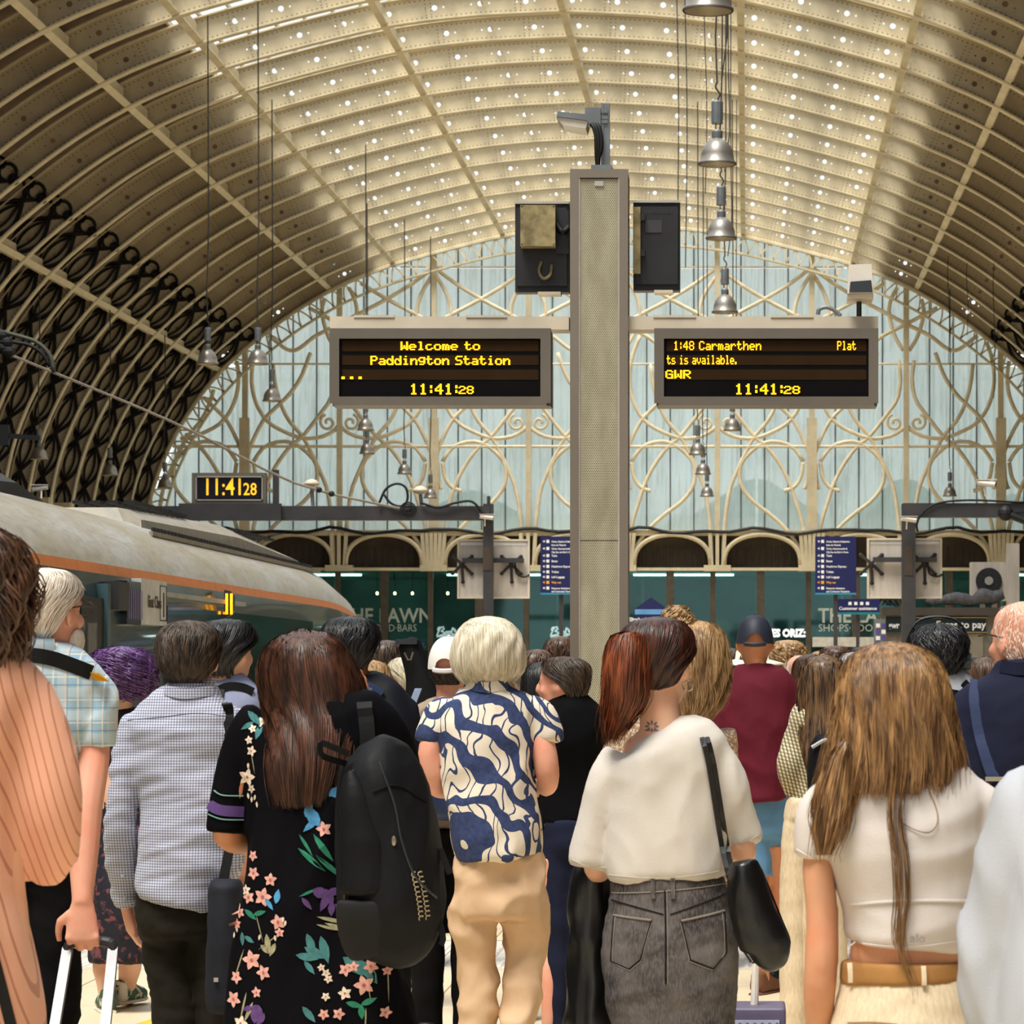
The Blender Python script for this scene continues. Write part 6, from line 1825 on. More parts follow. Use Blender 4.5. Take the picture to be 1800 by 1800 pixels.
# ---------------------------------------------------------------- woman in black floral dress
p = Person('woman with long dark brown hair in black floral dress with purple banded sleeves', 548, 8.06, 1108, SK_TAN, .0095)
p.head(536, .15, .12, .02, roll=-.08); p.torso(.19, .16); p.legs(shoe=M_SHOE_K)
p.arm([(446, 1300, 0, 24), (412, 1400, -.01, 26), (400, 1462, .0, 28), (418, 1480, .10, 27), (440, 1478, .22, 19)], hand=dict(d=(.4, 1, .1), n=(0, 0, -1), curl=.8, thumb=1))
p.arm([(668, 1300, .0, 24), (690, 1350, .08, 24), (684, 1340, .15, 24), (650, 1275, .14, 24), (626, 1236, .10, 19)], hand=dict(d=(-.45, -.1, 1), n=(-1, .6, .0), curl=.75, thumb=-1))
p.finish()
m = MB(); p.rows(m, [(1224, 490, 612, .07), (1240, 462, 650, .09), (1262, 440, 684, .11), (1300, 430, 694, .125), (1360, 434, 690, .135), (1430, 440, 676, .14), (1520, 436, 668, .145), (1600, 424, 682, .155), (1700, 410, 704, .165), (1800, 400, 726, .175), (2000, 388, 742, .18), (2080, 386, 744, .18)], .6, .18)
p.sleeve(m, [(460, 1260, 0, 28), (436, 1295, 0, 35), (414, 1350, 0, 36), (402, 1400, 0, 37), (398, 1440, 0, 38), (397, 1462, 0, 38)]); p.sleeve(m, [(655, 1260, 0, 28), (682, 1295, .02, 34), (696, 1340, .06, 35), (702, 1375, .10, 34)])
p.garment('dress', m, C_DRESS, .010, 4, folds(.010, 8, 5, 2.2, 51))
VI = mk('violet_band', (76, 50, 104), .8); MINT = mk('mint_line', (110, 150, 140), .8)
p.strap([(371, 1412), (392, 1422), (432, 1426)], .026, VI, 'sleeve_band', .003, .004, 14)
for dy in (-18, 24): p.strap([(377 - dy * .25, 1406 + dy), (396, 1414 + dy), (432, 1416 + dy)], .003, MINT, 'sleeve_line', .003, .003, 14)
def flower(px, py, r, n=5, rot=0.0): return [lens(px + .52 * r * math.cos(rot + a), py + .52 * r * math.sin(rot + a), r * 1.0, r * .62, rot + a) for a in np.linspace(0, 2 * PI, n + 1)[:-1]]
pink, cream_, teal, green, purple, blue, core, sage = [], [], [], [], [], [], [], []
random.seed(5)
for x, y, r in ((476, 1570, 17), (505, 1612, 14), (490, 1540, 12), (448, 1572, 12), (455, 1680, 18), (478, 1700, 14), (425, 1712, 12), (420, 1750, 15), (652, 1722, 18), (620, 1695, 12), (663, 1690, 13), (583, 1452, 14), (455, 1500, 10), (457, 1530, 12), (465, 1735, 10), (690, 1660, 10), (688, 1770, 11), (610, 1770, 11), (585, 1770, 10), (430, 1600, 10), (424, 1620, 9), (634, 1690, 10), (688, 1700, 9), (508, 1630, 9)):
    pink += flower(x, y, r, 5, random.random() * 6); core.append(lens(x, y, r * .4, r * .4, 0))
for x, y, r in ((440, 1365, 16), (444, 1300, 8), (449, 1319, 10), (448, 1385, 8), (500, 1368, 12), (515, 1375, 12), (442, 1560, 10), (588, 1700, 8), (592, 1710, 8), (580, 1690, 7), (620, 1735, 12), (556, 1800, 12), (435, 1790, 14), (450, 1280, 8), (465, 1268, 9), (600, 1800, 8), (588, 1740, 8)):
    cream_ += flower(x, y, r, 5, random.random() * 6); core.append(lens(x, y, r * .35, r * .35, 0))
for i, (x, y) in enumerate(((441, 1398), (448, 1404), (455, 1400), (460, 1412), (442, 1345), (427, 1590), (424, 1630), (418, 1640), (470, 1640), (500, 1640), (514, 1608), (518, 1614))): cream_.append(lens(x, y, 11, 5, 1.4 + .2 * (i % 3)))
for x, y, ln, wd, a in ((452, 1262, 36, 12, .8), (462, 1285, 30, 12, 1.9), (440, 1275, 26, 9, 2.6), (562, 1650, 40, 14, 1.2), (570, 1665, 44, 16, .5), (585, 1660, 50, 16, 1.3), (556, 1672, 40, 14, .2), (535, 1305, 26, 10, 1.4), (530, 1325, 22, 9, .6), (560, 1770, 36, 12, .9), (436, 1645, 24, 9, 1.5), (450, 1645, 22, 9, .5), (640, 1690, 60, 24, .6), (660, 1700, 50, 20, 1.0), (678, 1670, 44, 14, 1.4), (560, 1690, 30, 10, .9)): teal.append(lens(x, y, ln, wd, a))
for x, y, ln, wd, a in ((582, 1485, 60, 11, .95), (562, 1505, 64, 10, .7), (595, 1520, 70, 9, .75), (552, 1480, 46, 6, 1.0), (560, 1560, 40, 5, -.4), (452, 1602, 30, 10, .6), (470, 1598, 26, 9, -.3), (636, 1755, 30, 11, .3), (660, 1750, 30, 11, -.4), (648, 1768, 26, 12, 1.5)): green.append(lens(x, y, ln, wd, a))
for x, y, ln, wd, a in ((486, 1650, 34, 12, 1.4), (495, 1660, 26, 10, 2.0), (480, 1660, 22, 9, .7), (450, 1770, 40, 8, 2.0), (440, 1760, 50, 4, 1.8), (430, 1690, 60, 3, 1.9), (470, 1625, 50, 2, 1.3), (490, 1645, 60, 2, 2.5), (600, 1610, 60, 7, .25), (590, 1622, 40, 5, .3), (615, 1625, 66, 9, .35), (660, 1730, 50, 2, 1.4), (655, 1780, 40, 3, 1.6), (690, 1720, 70, 2, 1.5), (452, 1340, 40, 2, 1.4), (446, 1380, 40, 2, 1.5)): sage.append(lens(x, y, ln, wd, a))
for x, y, ln, wd, a in ((578, 1562, 30, 20, .4), (592, 1570, 32, 16, 1.2), (585, 1578, 36, 14, 2.0), (600, 1560, 26, 14, -.3), (596, 1590, 26, 12, 1.6), (555, 1580, 28, 9, .9), (610, 1590, 24, 9, .8), (468, 1765, 26, 18, .5), (462, 1775, 28, 16, 1.5), (474, 1780, 26, 14, 2.2), (490, 1795, 22, 10, -.6), (448, 1764, 20, 10, 2.8)): purple.append(lens(x, y, ln, wd, a))
for x, y, ln, wd, a in ((563, 1430, 44, 22, -2.2), (556, 1418, 30, 14, -1.2), (560, 1445, 36, 12, 2.4), (598, 1388, 22, 12, -.9), (602, 1394, 18, 8, .3), (503, 1568, 26, 12, -1.4), (488, 1582, 26, 9, .9)): blue.append(lens(x, y, ln, wd, a))
for lst, nm, rgb, off in ((sage, 'print_sage', (148, 142, 112), .0018), (teal, 'print_teal', (62, 116, 118), .0022), (green, 'print_green', (38, 118, 92), .0026), (cream_, 'print_cream', (216, 198, 178), .0034), (pink, 'print_pink', (214, 158, 146), .0030), (purple, 'print_purple', (88, 58, 112), .0032), (blue, 'print_butterfly', (70, 136, 180), .0032), (core, 'print_core', (176, 84, 84), .0042)):
    p.decals(lst, mk(nm, rgb, .85, var=.2, scale=60), 'printed_' + nm.split('_')[1], off)
p.hair([(.135, 0, -.008, .004, .004, PI), (.130, 0, -.008, .04, .045, PI), (.112, 0, -.008, .072, .082, PI), (.085, 0, -.010, .096, .108, 2.75), (.045, 0, -.012, .112, .118, 2.4), (0, .006, -.018, .122, .120, 2.2), (-.05, .014, -.026, .122, .114, 2.0), (-.10, .018, -.068, .116, .100, 1.85), (-.16, .012, -.108, .112, .083, 1.65), (-.22, .002, -.134, .104, .072, 1.45), (-.31, -.014, -.144, .086, .060, 1.2)], H_BROWN, 2400, .0016, .0020, 6, .07, lift=.007, seed=13, clump=.007, fly=.1)
FD = p
# backpack on her right shoulder
b = thing('backpack', 'black nylon backpack with zip on the floral dress woman\u2019s right shoulder', 'backpack', (p.X + p.L(700, 0)[0], p.Y - .30, p.L(0, 1668)[2]))
def lb(px, py, dy=0.0): q = p.L(px, py); return np.array((q[0] + p.X - b.location.x, dy, q[2] - b.location.z))
m = MB()
rowsB = [(1298, 650, 700, .05), (1315, 634, 735, .09), (1345, 622, 758, .12), (1390, 614, 776, .135), (1450, 612, 792, .14), (1520, 618, 800, .14), (1580, 624, 800, .135), (1625, 628, 782, .12), (1652, 634, 752, .10), (1666, 645, 730, .06)]
Q = catmull([((lb(a, 0)[0] + lb(c, 0)[0]) / 2, 0, lb(0, y)[2], (lb(c, 0)[0] - lb(a, 0)[0]) / 2, d) for y, a, c, d in rowsB], 32)
m.tube(Q[:, :3], Q[:, 3:5], 24); me = bake(m, .009, 4, folds(.005, 7, 7, 7, 61)); link(me, 'main_bag', C_BAG, b)
bb = BVHTree.FromPolygons([v.co[:] for v in me.vertices], [list(q.vertices) for q in me.polygons])
def ob(px, py, off=.004):
    q = lb(px, py); h = bb.ray_cast(Vector((q[0], -2, q[2])), Vector((0, 1, 0))); return np.array((q[0], (h[0].y if h[0] else -.10) - off, q[2]))
m = MB(); Q = catmull([(*ob(x, y, -.012), r / p.s, .030) for x, y, r in ((650, 1350, 12), (660, 1390, 26), (672, 1450, 38), (676, 1510, 44), (676, 1548, 44), (676, 1552, 40))], 20)
m.tube(Q[:, :3], Q[:, 3:5], 14); link(bake(m, .008, 3, folds(.003, 8, 8, 8, 3)), 'front_pocket', C_BAG, b)
m = MB(); Q = catmull([(*ob(x, y, -.004), r / p.s, .022) for x, y, r in ((672, 1560, 44), (672, 1590, 46), (675, 1640, 40), (680, 1655, 30))], 12); m.tube(Q[:, :3], Q[:, 3:5], 14); link(bake(m, .008, 3), 'lower_pocket', mk('black_mesh_pocket', (14, 14, 16), .8), b)
def bseam(pts, w, mat, name): MB().tube(np.array([ob(x, y, .003) for x, y, _ in catmull([(a, c, 0) for a, c in pts], 26)]), w, 5).obj(name, mat, b)
M_ZIP = mk('zip_tape', (46, 48, 56), .4, .2); M_ZM = mk('zip_metal', (170, 160, 140), .3, .8)
bseam([(656, 1345), (662, 1390), (656, 1440), (650, 1500), (640, 1560)], .004, M_ZIP, 'zip'); bseam([(700, 1330), (726, 1400), (738, 1460), (760, 1520), (792, 1560)], .003, M_ZIP, 'zip'); bseam([(690, 1380), (730, 1370), (775, 1398)], .0025, C_STRAP, 'side_seam')
bseam([(658, 1482), (657, 1500), (652, 1530), (648, 1556), (640, 1566)], .005, C_STRAP, 'zip_pull')
for x, y in ((656, 1430), (726, 1462)): MB().ell(ob(x, y, .004), (.006, .004, .012), 8, 6).obj('zip_slider', M_ZM, b)
# embroidered script, two short lines of loops
for off_ in (0, 10):
    P = []
    for t in np.linspace(0, 1, 90):
        y = 1512 + 82 * t; x = 757 + off_ + 12 * math.sin(t * 1.5) + 3.4 * math.sin(t * 62); P.append(ob(x, y + 2.5 * math.cos(t * 62), .003))
    MB().tube(np.array(P), .0012, 4).obj('embroidery', mk('gold_thread', (186, 170, 138), .6), b)
MB().tube(catmull([ob(648, 1318, 0), ob(620, 1305, .02), ob(604, 1300, .03), ob(606, 1320, .03), ob(640, 1335, .0)], 20), [(.010, .004)] * 20, 4, True, (0, 0, 1)).obj('grab_handle', C_STRAP, b)
q = []
for x, y in ((648, 1238), (652, 1262), (655, 1290), (655, 1320)): o_ = p.onto(x, y, .012); q.append((o_[0] + p.X - b.location.x, o_[1] + .30, o_[2] - b.location.z))
q = [(q[0][0] - .01, q[0][1] + .14, q[0][2] + .0)] + q
MB().tube(catmull(q, 16), [(.026, .008)] * 16, 4, True, (1, 0, 0)).obj('shoulder_strap', C_STRAP, b)
for pts in (((792, 1595), (800, 1630), (796, 1642)), ((795, 1480), (803, 1500), (812, 1522))):
    P = catmull([lb(x, y, -.02) for x, y in pts], 10); MB().tube(P, [(.010, .003)] * 10, 4, True, (1, 0, 0)).obj('loose_strap', C_STRAP, b)

# ---------------------------------------------------------------- man in navy check shirt
p = Person('man with short brown hair in navy and white checked shirt and dark trousers', 332, 9.83, 1090, SK_PINK, .009)
p.head(332, .03, .02, .0); p.torso(.2, .165)
LL = [(292, 1620, 0, 46), (298, 1700, .02, 43), (304, 1800, .0, 38), (310, 1950, 0, 32), (310, 2045, 0, 29)]; RR = [(368, 1620, 0, 43), (378, 1700, 0, 39), (384, 1800, 0, 35), (388, 1950, 0, 31), (388, 2045, 0, 29)]
p.legs_like(LL, RR)
p.arm([(240, 1285, 0), (220, 1400, -.03), (212, 1500, .02), (213, 1592, .08)], hand=dict(d=(.16, .25, -1), n=(1, .4, .2), curl=.32, thumb=-1))
p.arm([(422, 1285, 0), (436, 1400, -.02), (425, 1480, .1), (415, 1540, .2)], hand=dict(d=(-.2, .6, -1), n=(-1, 0, 0), curl=.4))
p.finish()
trousers(p, [(1560, 246, 404), (1600, 244, 408), (1640, 248, 408)], LL, RR, C_OLIVE, amp=.008, seed=8)
m = MB(); p.rows(m, [(1198, 300, 370, .065), (1212, 296, 378, .075), (1228, 272, 396, .09), (1250, 238, 426, .105), (1290, 226, 440, .12), (1350, 232, 438, .125), (1400, 246, 434, .125), (1450, 252, 430, .13), (1500, 250, 424, .135), (1550, 244, 416, .14), (1580, 246, 402, .14), (1588, 252, 392, .14)], .62, .15)
p.sleeve(m, [(262, 1262, 0, 24), (240, 1290, 0, 30), (224, 1350, -.02, 28), (214, 1420, -.03, 27), (211, 1500, .01, 23), (213, 1556, .05, 20), (213, 1580, .07, 20)])
p.sleeve(m, [(402, 1262, 0, 24), (424, 1290, 0, 30), (436, 1350, -.01, 27), (436, 1420, 0, 26), (428, 1480, .08, 22)])
p.garment('shirt', m, C_CHECK, .009, 4, folds(.009, 5, 5, 11, 71))
p.strap([(300, 1213), (334, 1219), (378, 1214)], .030, C_CHECK, 'collar', .008, .010, 16); p.seam([(228, 1265), (300, 1258), (360, 1252), (436, 1262)], .0015, C_CHECK, 'yoke_seam')
m = MB(); p.sleeve(m, [(213, 1548, .045, 21), (213, 1590, .08, 21)]); p.garment('cuff', m, C_CHECK, .007, 1)
for y in (1540, 1580): q = p.onto(217, y, .002); MB().ell(q, (.005, .003, .005), 8, 5).obj('button', C_WHITESH, p.root)
p.strap([(408, 1236), (412, 1290), (414, 1345), (418, 1400)], .030, C_STRAP, 'bag_strap', .008, .005)
p.hair(short_rings(-.066, .0, -.002, .75), H_DKBR, 3600, .0012, .0, 6, .3, lift=.009, seed=17, clump=.002, segs=5, stub=.22, drift=1.5)
b = thing('messenger_bag', 'dark navy messenger bag at the checked shirt man\u2019s right hip', 'bag', (p.X + p.L(408, 0)[0], p.Y - .16, p.L(0, 1770)[2]))
m = MB(); q0, q1 = p.L(378, 1770), p.L(440, 1540); w_, h_ = (q1[0] - q0[0]) / 2, q1[2] - q0[2]
m.tube([(0, 0, 0), (0, 0, .02), (.004, 0, h_ * .5), (.008, 0, h_ - .02), (.008, 0, h_)], [(w_ * .9, .05), (w_, .07), (w_, .075), (w_ * .95, .07), (w_ * .8, .04)], 16)
link(bake(m, .009, 3, folds(.003, 8, 8, 8, 2)), 'pouch', mk('navy_canvas', (20, 22, 34), .8), b); MB().box((-w_ * .3, -.082, h_ * .25), (-w_ * .05, -.074, h_ * .28)).obj('metal_tag', M_STEEL2, b)
MB().tube(catmull([(0, 0, h_), (.01, .01, h_ + .06), (.02, .02, h_ + .12)], 8), [(.02, .004)] * 8, 4, True, (1, 0, 0)).obj('strap', C_STRAP, b)

# ---------------------------------------------------------------- elderly man in plaid
p = Person('white-haired bearded man in blue plaid shirt gripping a suitcase handle', 75, 9.0, 997, SK_PINK, .0062)
p.head(82, -.5, .06, .01); p.torso(.2, .18, -.03)
LL = [(8, 1500, 0, 52), (10, 1650, 0, 46), (14, 1850, 0, 38), (16, 2115, 0, 34)]; RR = [(92, 1500, 0, 52), (94, 1650, 0, 47), (94, 1850, 0, 40), (94, 2115, 0, 34)]
p.legs_like(LL, RR)
p.arm([(160, 1235, 0, 24), (168, 1320, -.02, 28), (161, 1415, -.07, 29), (160, 1490, -.10, 27), (162, 1560, -.13, 20), (163, 1583, -.14, 18)], hand=dict(d=(0, .02, -1), n=(0, 1, .05), curl=.95, thumb=-1, k=1.04, spread=.0))
p.arm([(-8, 1235, 0, 24), (-16, 1330, -.02, 28), (-20, 1420, -.02, 26), (-10, 1560, .06, 18)], hand=dict(d=(0, .2, -1), n=(1, .2, 0), curl=.5))
p.finish()
trousers(p, [(1380, -42, 136), (1450, -44, 144), (1520, -42, 142)], LL, RR, C_BLACKTR, amp=.007, seed=9)
m = MB(); p.rows(m, [(1118, 30, 104, .07), (1132, 14, 112, .08), (1155, -16, 146, .10), (1180, -40, 172, .115), (1215, -50, 184, .13), (1280, -46, 160, .14), (1340, -44, 140, .145), (1400, -44, 138, .15), (1425, -44, 138, .15)], .62, .16)
p.sleeve(m, [(130, 1190, 0, 30), (158, 1215, 0, 36), (170, 1255, 0, 38), (172, 1295, -.01, 38), (171, 1308, -.01, 37)]); p.sleeve(m, [(5, 1190, 0, 30), (-12, 1215, 0, 36), (-20, 1300, 0, 36)])
p.garment('shirt', m, C_PLAID, .010, 4, folds(.008, 7, 7, 7, 81))
p.strap([(32, 1128), (66, 1134), (106, 1134)], .034, C_PLAID, 'collar', .008, .012, 14)
p.strap([(30, 1160), (60, 1152), (100, 1156), (140, 1170), (168, 1182)], .040, C_STRAP, 'rucksack_strap', .008, .010); p.strap([(44, 1165), (66, 1200), (76, 1250), (84, 1310), (92, 1390)], .030, C_STRAP, 'rucksack_strap', .008, .008)
p.decals([[(168, 1182), (190, 1183), (196, 1198), (176, 1196)]], mk('yellow_fabric', (232, 176, 40), .7), 'yellow_tab', .02)
p.hair(short_rings(-.066, -.004, -.003), H_WHITE, 3200, .0010, .0, 6, .3, lift=.008, seed=19, clump=.001, segs=5, stub=.20)
hm = lambda a: p.hc + p.hm @ np.array(a)
bd = MB()
for a in np.linspace(-1.3, 1.3, 11): bd.ell(hm((.066 * math.sin(a), .018 + .062 * math.cos(a), -.085)), np.array((.020, .020, .034)) * p.hk, 8, 6)
link(bake(bd, .007, 2, folds(.003, 60, 60, 20, 4)), 'beard', H_WHITE, p.root)
g_ = MB()
g_.tube([hm((.083, -.005, .012)), hm((.084, .06, .016)), hm((.080, .096, .012))], .0022, 6); g_.tube([hm((-.083, -.005, .012)), hm((-.084, .06, .016)), hm((-.080, .096, .012))], .0022, 6)
for sg in (-1, 1): g_.tube([hm((sg * .042 + .030 * math.cos(a), .104, .004 + .022 * math.sin(a))) for a in np.linspace(0, 6.28, 18)], .0018, 5, False, (0, 1, 0))
g_.obj('glasses', M_SPIDER, p.root)
# trolley suitcase with extended handle
b = thing('trolley_case', 'black trolley suitcase with extended silver handle held by the plaid shirt man', 'suitcase', (p.X + p.L(150, 0)[0], p.Y - .50, 0))
def lc(px, py, y): s_ = F / (p.Y - .50 + y); return ((px - VX) / s_ - b.location.x, y, EYE + (VY - py) / s_)
GYO = .385
for xa, xb in ((119, 84), (199, 178)):
    a, c_ = np.array(lc(xa, 1668, GYO)), np.array(lc(xb, 1880, .14)); MB().tube([a, c_], [(.019, .012)] * 2, 4, True, (1, 0, 0)).obj('pole', mk('silver_aluminium', (112, 111, 114), .45, .5), b)
MB().tube(catmull([lc(117, 1684, GYO), lc(121, 1662, GYO), lc(140, 1655, GYO), lc(182, 1655, GYO), lc(198, 1662, GYO), lc(201, 1684, GYO)], 24), .014, 10).obj('grip', M_BLACKPL, b)
zz = lc(0, 1880, .14)[2]; x0_, x1_ = lc(60, 1880, .14)[0], lc(202, 1880, .14)[0]
m = MB(); m.box((x0_, -.10, .06), (x1_, .13, zz)); link(bake(m, .015, 3), 'shell', C_BAG, b)
for x in (x0_ + .04, x1_ - .07): MB().tube([(x, .06, .03), (x + .03, .06, .03)], .03, 14).obj('wheel', M_BLACKPL, b)

# ---------------------------------------------------------------- person in peach, cut off by the left edge
p = Person('person with loose brown hair in peach pleated blouse cut off by the left edge', -60, 5.8, 925, SK_PALE, .012)
p.head(-72, -.2, .05, .0); p.torso(.15, .15); p.legs(shoe=M_SHOE_K)
p.arm([(30, 1230, 0), (62, 1380, 0), (70, 1440, .06), (40, 1450, .24)], hand=dict(d=(-.3, 1, .1), n=(0, 0, -1), curl=.7)); p.arm([(-170, 1230, 0), (-190, 1400, 0), (-180, 1560, .1)], hand=dict(d=(.2, .6, -1), n=(1, 0, 0), curl=.5))
p.finish()
m = MB(); p.rows(m, [(1140, -110, -5, .07), (1158, -150, 40, .09), (1190, -185, 66, .11), (1260, -190, 56, .14), (1400, -185, 30, .15), (1550, -180, 26, .17), (1650, -180, 50, .19), (1750, -185, 66, .2), (1850, -190, 72, .2), (2050, -195, 78, .2)], .6, .2)
p.sleeve(m, [(20, 1195, 0, 38), (50, 1260, 0, 50), (68, 1340, 0, 56), (76, 1420, 0, 56), (78, 1490, .02, 50), (72, 1540, .03, 34), (68, 1562, .04, 14)]); p.sleeve(m, [(-140, 1195, 0, 38), (-180, 1300, 0, 52), (-195, 1450, 0, 52)])
p.garment('blouse', m, C_PEACH, .015, 5, folds(.010, 12, 6, 2.2, 91))
p.strap([(-20, 1480), (0, 1570), (22, 1680), (48, 1810)], .026, C_STRAP, 'bag_strap', .008, .006)
p.hair([(.136, 0, -.008, .004, .004, PI), (.13, 0, -.008, .05, .05, PI), (.11, 0, -.008, .078, .084, PI), (.07, 0, -.01, .098, .112, 2.6), (.02, 0, -.01, .106, .118, 2.2), (-.04, 0, -.01, .106, .116, 2.0), (-.10, 0, -.015, .096, .108, 1.9), (-.15, 0, -.02, .08, .09, 1.8), (-.19, 0, -.03, .06, .07, 1.6)], H_CHEST, 1400, .0022, .020, 13, .2, lift=.020, seed=23, clump=.012, fly=.5, bumpy=.012, segs=16)

# ---------------------------------------------------------------- white shirt, cut off by the right edge
p = Person('person in loose white shirt cut off by the right edge', 1935, 5.4, 1010, SK_PALE, .014)
p.head(1940, .0, .0, .0); p.torso(.2, .17); p.legs(shoe=M_SHOE_K)
p.arm([(1830, 1400, 0), (1790, 1560, 0), (1765, 1750, .02), (1760, 1900, .06)], hand=dict(d=(0, .2, -1), n=(1, 0, 0), curl=.5, thumb=-1)); p.arm([(2040, 1400, 0), (2080, 1600, 0), (2090, 1800, .1)], hand=dict(d=(0, .2, -1), n=(-1, 0, 0), curl=.5))
p.finish()
m = MB(); p.rows(m, [(1290, 1880, 1990, .07), (1310, 1850, 2030, .09), (1345, 1805, 2080, .12), (1400, 1790, 2100, .14), (1600, 1775, 2110, .16), (1800, 1740, 2120, .18), (1980, 1730, 2120, .18)], .6, .18)
p.sleeve(m, [(1845, 1370, 0, 50), (1822, 1420, 0, 64), (1800, 1500, 0, 66), (1780, 1600, .01, 68), (1765, 1700, .02, 70), (1757, 1800, .03, 66), (1755, 1880, .05, 50)]); p.sleeve(m, [(2040, 1370, 0, 50), (2080, 1500, 0, 64), (2090, 1700, .04, 60)])
p.garment('shirt', m, C_WHITESH, .014, 3, folds(.016, 9, 7, 3, 95))
m = MB(); p.sleeve(m, [(1900, 1900, 0, 90), (1900, 2300, 0, 70), (1900, 2700, 0, 60)]); p.sleeve(m, [(2010, 1900, 0, 90), (2010, 2300, 0, 70), (2010, 2700, 0, 60)]); p.garment('trousers', m, C_BLACKTR, .016, 3)
p.hair(short_rings(), H_DKBR, 300, .002, seed=29)

# ---------------------------------------------------------------- navy polo man, right edge
p = Person('balding elderly man in navy polo with navy shoulder strap at the right edge', 1792, 9.06, 1050, SK_PINK, .009)
p.head(1800, .62, .03, .02, roll=.0); p.torso(.21, .18); p.legs(shoe=M_SHOE_K)
p.arm([(1705, 1260, 0), (1688, 1360, -.02), (1700, 1450, .1), (1725, 1480, .22)], hand=dict(d=(.4, 1, 0), n=(0, 0, -1), curl=.6, thumb=1)); p.arm([(1885, 1260, 0), (1900, 1380, 0), (1890, 1500, .1)], hand=dict(d=(0, .4, -1), n=(-1, 0, 0), curl=.5))
p.finish()
m = MB(); p.rows(m, [(1160, 1752, 1836, .075), (1176, 1742, 1846, .085), (1195, 1718, 1872, .105), (1220, 1694, 1892, .12), (1260, 1682, 1900, .135), (1340, 1690, 1894, .145), (1440, 1696, 1888, .15), (1560, 1690, 1892, .16), (1620, 1692, 1890, .16)], .62, .16)
p.sleeve(m, [(1722, 1225, 0, 26), (1702, 1250, 0, 34), (1690, 1310, -.01, 35), (1690, 1375, -.01, 34)]); p.sleeve(m, [(1862, 1225, 0, 26), (1884, 1250, 0, 34), (1896, 1340, 0, 33)])
p.garment('polo', m, C_NAVY, .010, 4, folds(.006, 6, 6, 7, 101))
p.strap([(1758, 1172), (1790, 1176), (1838, 1170)], .034, C_NAVY, 'collar', .008, .012, 14)
p.strap([(1716, 1196), (1710, 1225), (1716, 1280), (1728, 1330), (1742, 1372)], .034, mk('navy_webbing', (34, 46, 80), .7), 'shoulder_strap', .008, .005); q = p.onto(1744, 1366, .016); MB().box(q - (.03, .004, .006), q + (.03, .004, .006)).obj('buckle', M_ZM, p.root)
trousers(p, [(1590, 1700, 1884), (1700, 1702, 1882)], [(1745, 1690, 0, 52), (1748, 1900, 0, 40), (1750, 2120, 0, 34)], [(1838, 1690, 0, 52), (1840, 1900, 0, 40), (1842, 2120, 0, 34)], C_BLACKTR)
p.hair([(.112, 0, -.03, .05, .05, PI), (.09, 0, -.02, .078, .085, 2.0), (.04, 0, -.006, .084, .102, 1.9), (0, 0, -.004, .084, .102, 1.75), (-.04, 0, -.002, .074, .095, 1.5), (-.075, 0, .002, .062, .078, 1.2)], H_WHITE, 2600, .0006, .0, 6, .3, lift=.003, seed=31, segs=3, shell=False, stub=.05)
hm = lambda a: p.hc + p.hm @ np.array(a)
MB().tube([hm((-.084, -.012, .010)), hm((-.086, .05, .018)), hm((-.078, .098, .012))], .0026, 6).obj('glasses', M_SPIDER, p.root)

# ================================================================ second rank
def wear(p, top, rows, sl=None, bottom=C_BLACKTR, vox=.014, amp=.006, seed=1, name='top', legs=True):
    m = MB(); p.rows(m, rows, .62, .15)
    for q in (sl or []): p.sleeve(m, q)
    o = p.garment(name, m, top, vox, 4, folds(amp, 7, 7, 6, seed))
    if legs:
        y, a, b_ = rows[-1][:3]; c = (a + b_) / 2; hw = (b_ - a) / 2; fl_ = p.zpx(.06)
        trousers(p, [(y - 12, a + 3, b_ - 3), (y + 20, a + 4, b_ - 4), (y + 45, a + 4, b_ - 4)], [(c - hw * .48, y + 40, 0, hw * .5), (c - hw * .48, (y + fl_) / 2, 0, hw * .42), (c - hw * .46, fl_, 0, hw * .34)], [(c + hw * .48, y + 40, 0, hw * .5), (c + hw * .48, (y + fl_) / 2, 0, hw * .42), (c + hw * .46, fl_, 0, hw * .34)], bottom, vox=.016 if p.Y < 14 else .022, amp=.004)
    return o
def relaxed_arms(p, pl, pr, py, bend=.2):
    """hanging arms with forearms forward, from shoulder columns"""
    s_ = p.s; e = .27 * p.k * s_
    for x, sg in ((pl, -1), (pr, 1)):
        p.arm([(x, py, 0), (x + sg * 10, py + e, -.02), (x + sg * 4, py + e + .10 * s_, .12), (x - sg * 8, py + e + .12 * s_, .24)], hand=dict(d=(-sg * .3, 1, .1), n=(0, 0, -1), curl=.6, thumb=-sg))

# purple-haired woman
p = Person('woman with curly purple hair in dark floral dress and green trainers', 213, 14.9, 1140, SK_PALE, .013)
p.head(213, .1, .05); p.torso(.17, .15); relaxed_arms(p, 176, 250, 1270)
p.legs([[(196, 1560, 0), (182, 1690, .02), (186, 1720, .0), (190, 1758, -.02)], [(232, 1560, 0), (222, 1690, .1), (215, 1720, .15), (206, 1752, .2)]], r=(.06, .058, .05, .036))
p.shoe(p.L(190, 0)[0], -.02, M_SHOE_G, 0, M_SOLE, .3); p.shoe(p.L(206, 0)[0], .18, M_SHOE_G, .05, M_SOLE, -.3); p.finish()
wear(p, C_PURPD, [(1242, 192, 236, .05), (1250, 178, 248, .07), (1275, 170, 258, .10), (1350, 176, 254), (1450, 174, 256), (1550, 166, 264, .15), (1650, 160, 268, .16), (1688, 158, 270, .16)], [[(180, 1262, 0, 14), (168, 1300, 0, 16)], [(248, 1262, 0, 14), (260, 1300, 0, 16)]], legs=False, name='dress', seed=4)
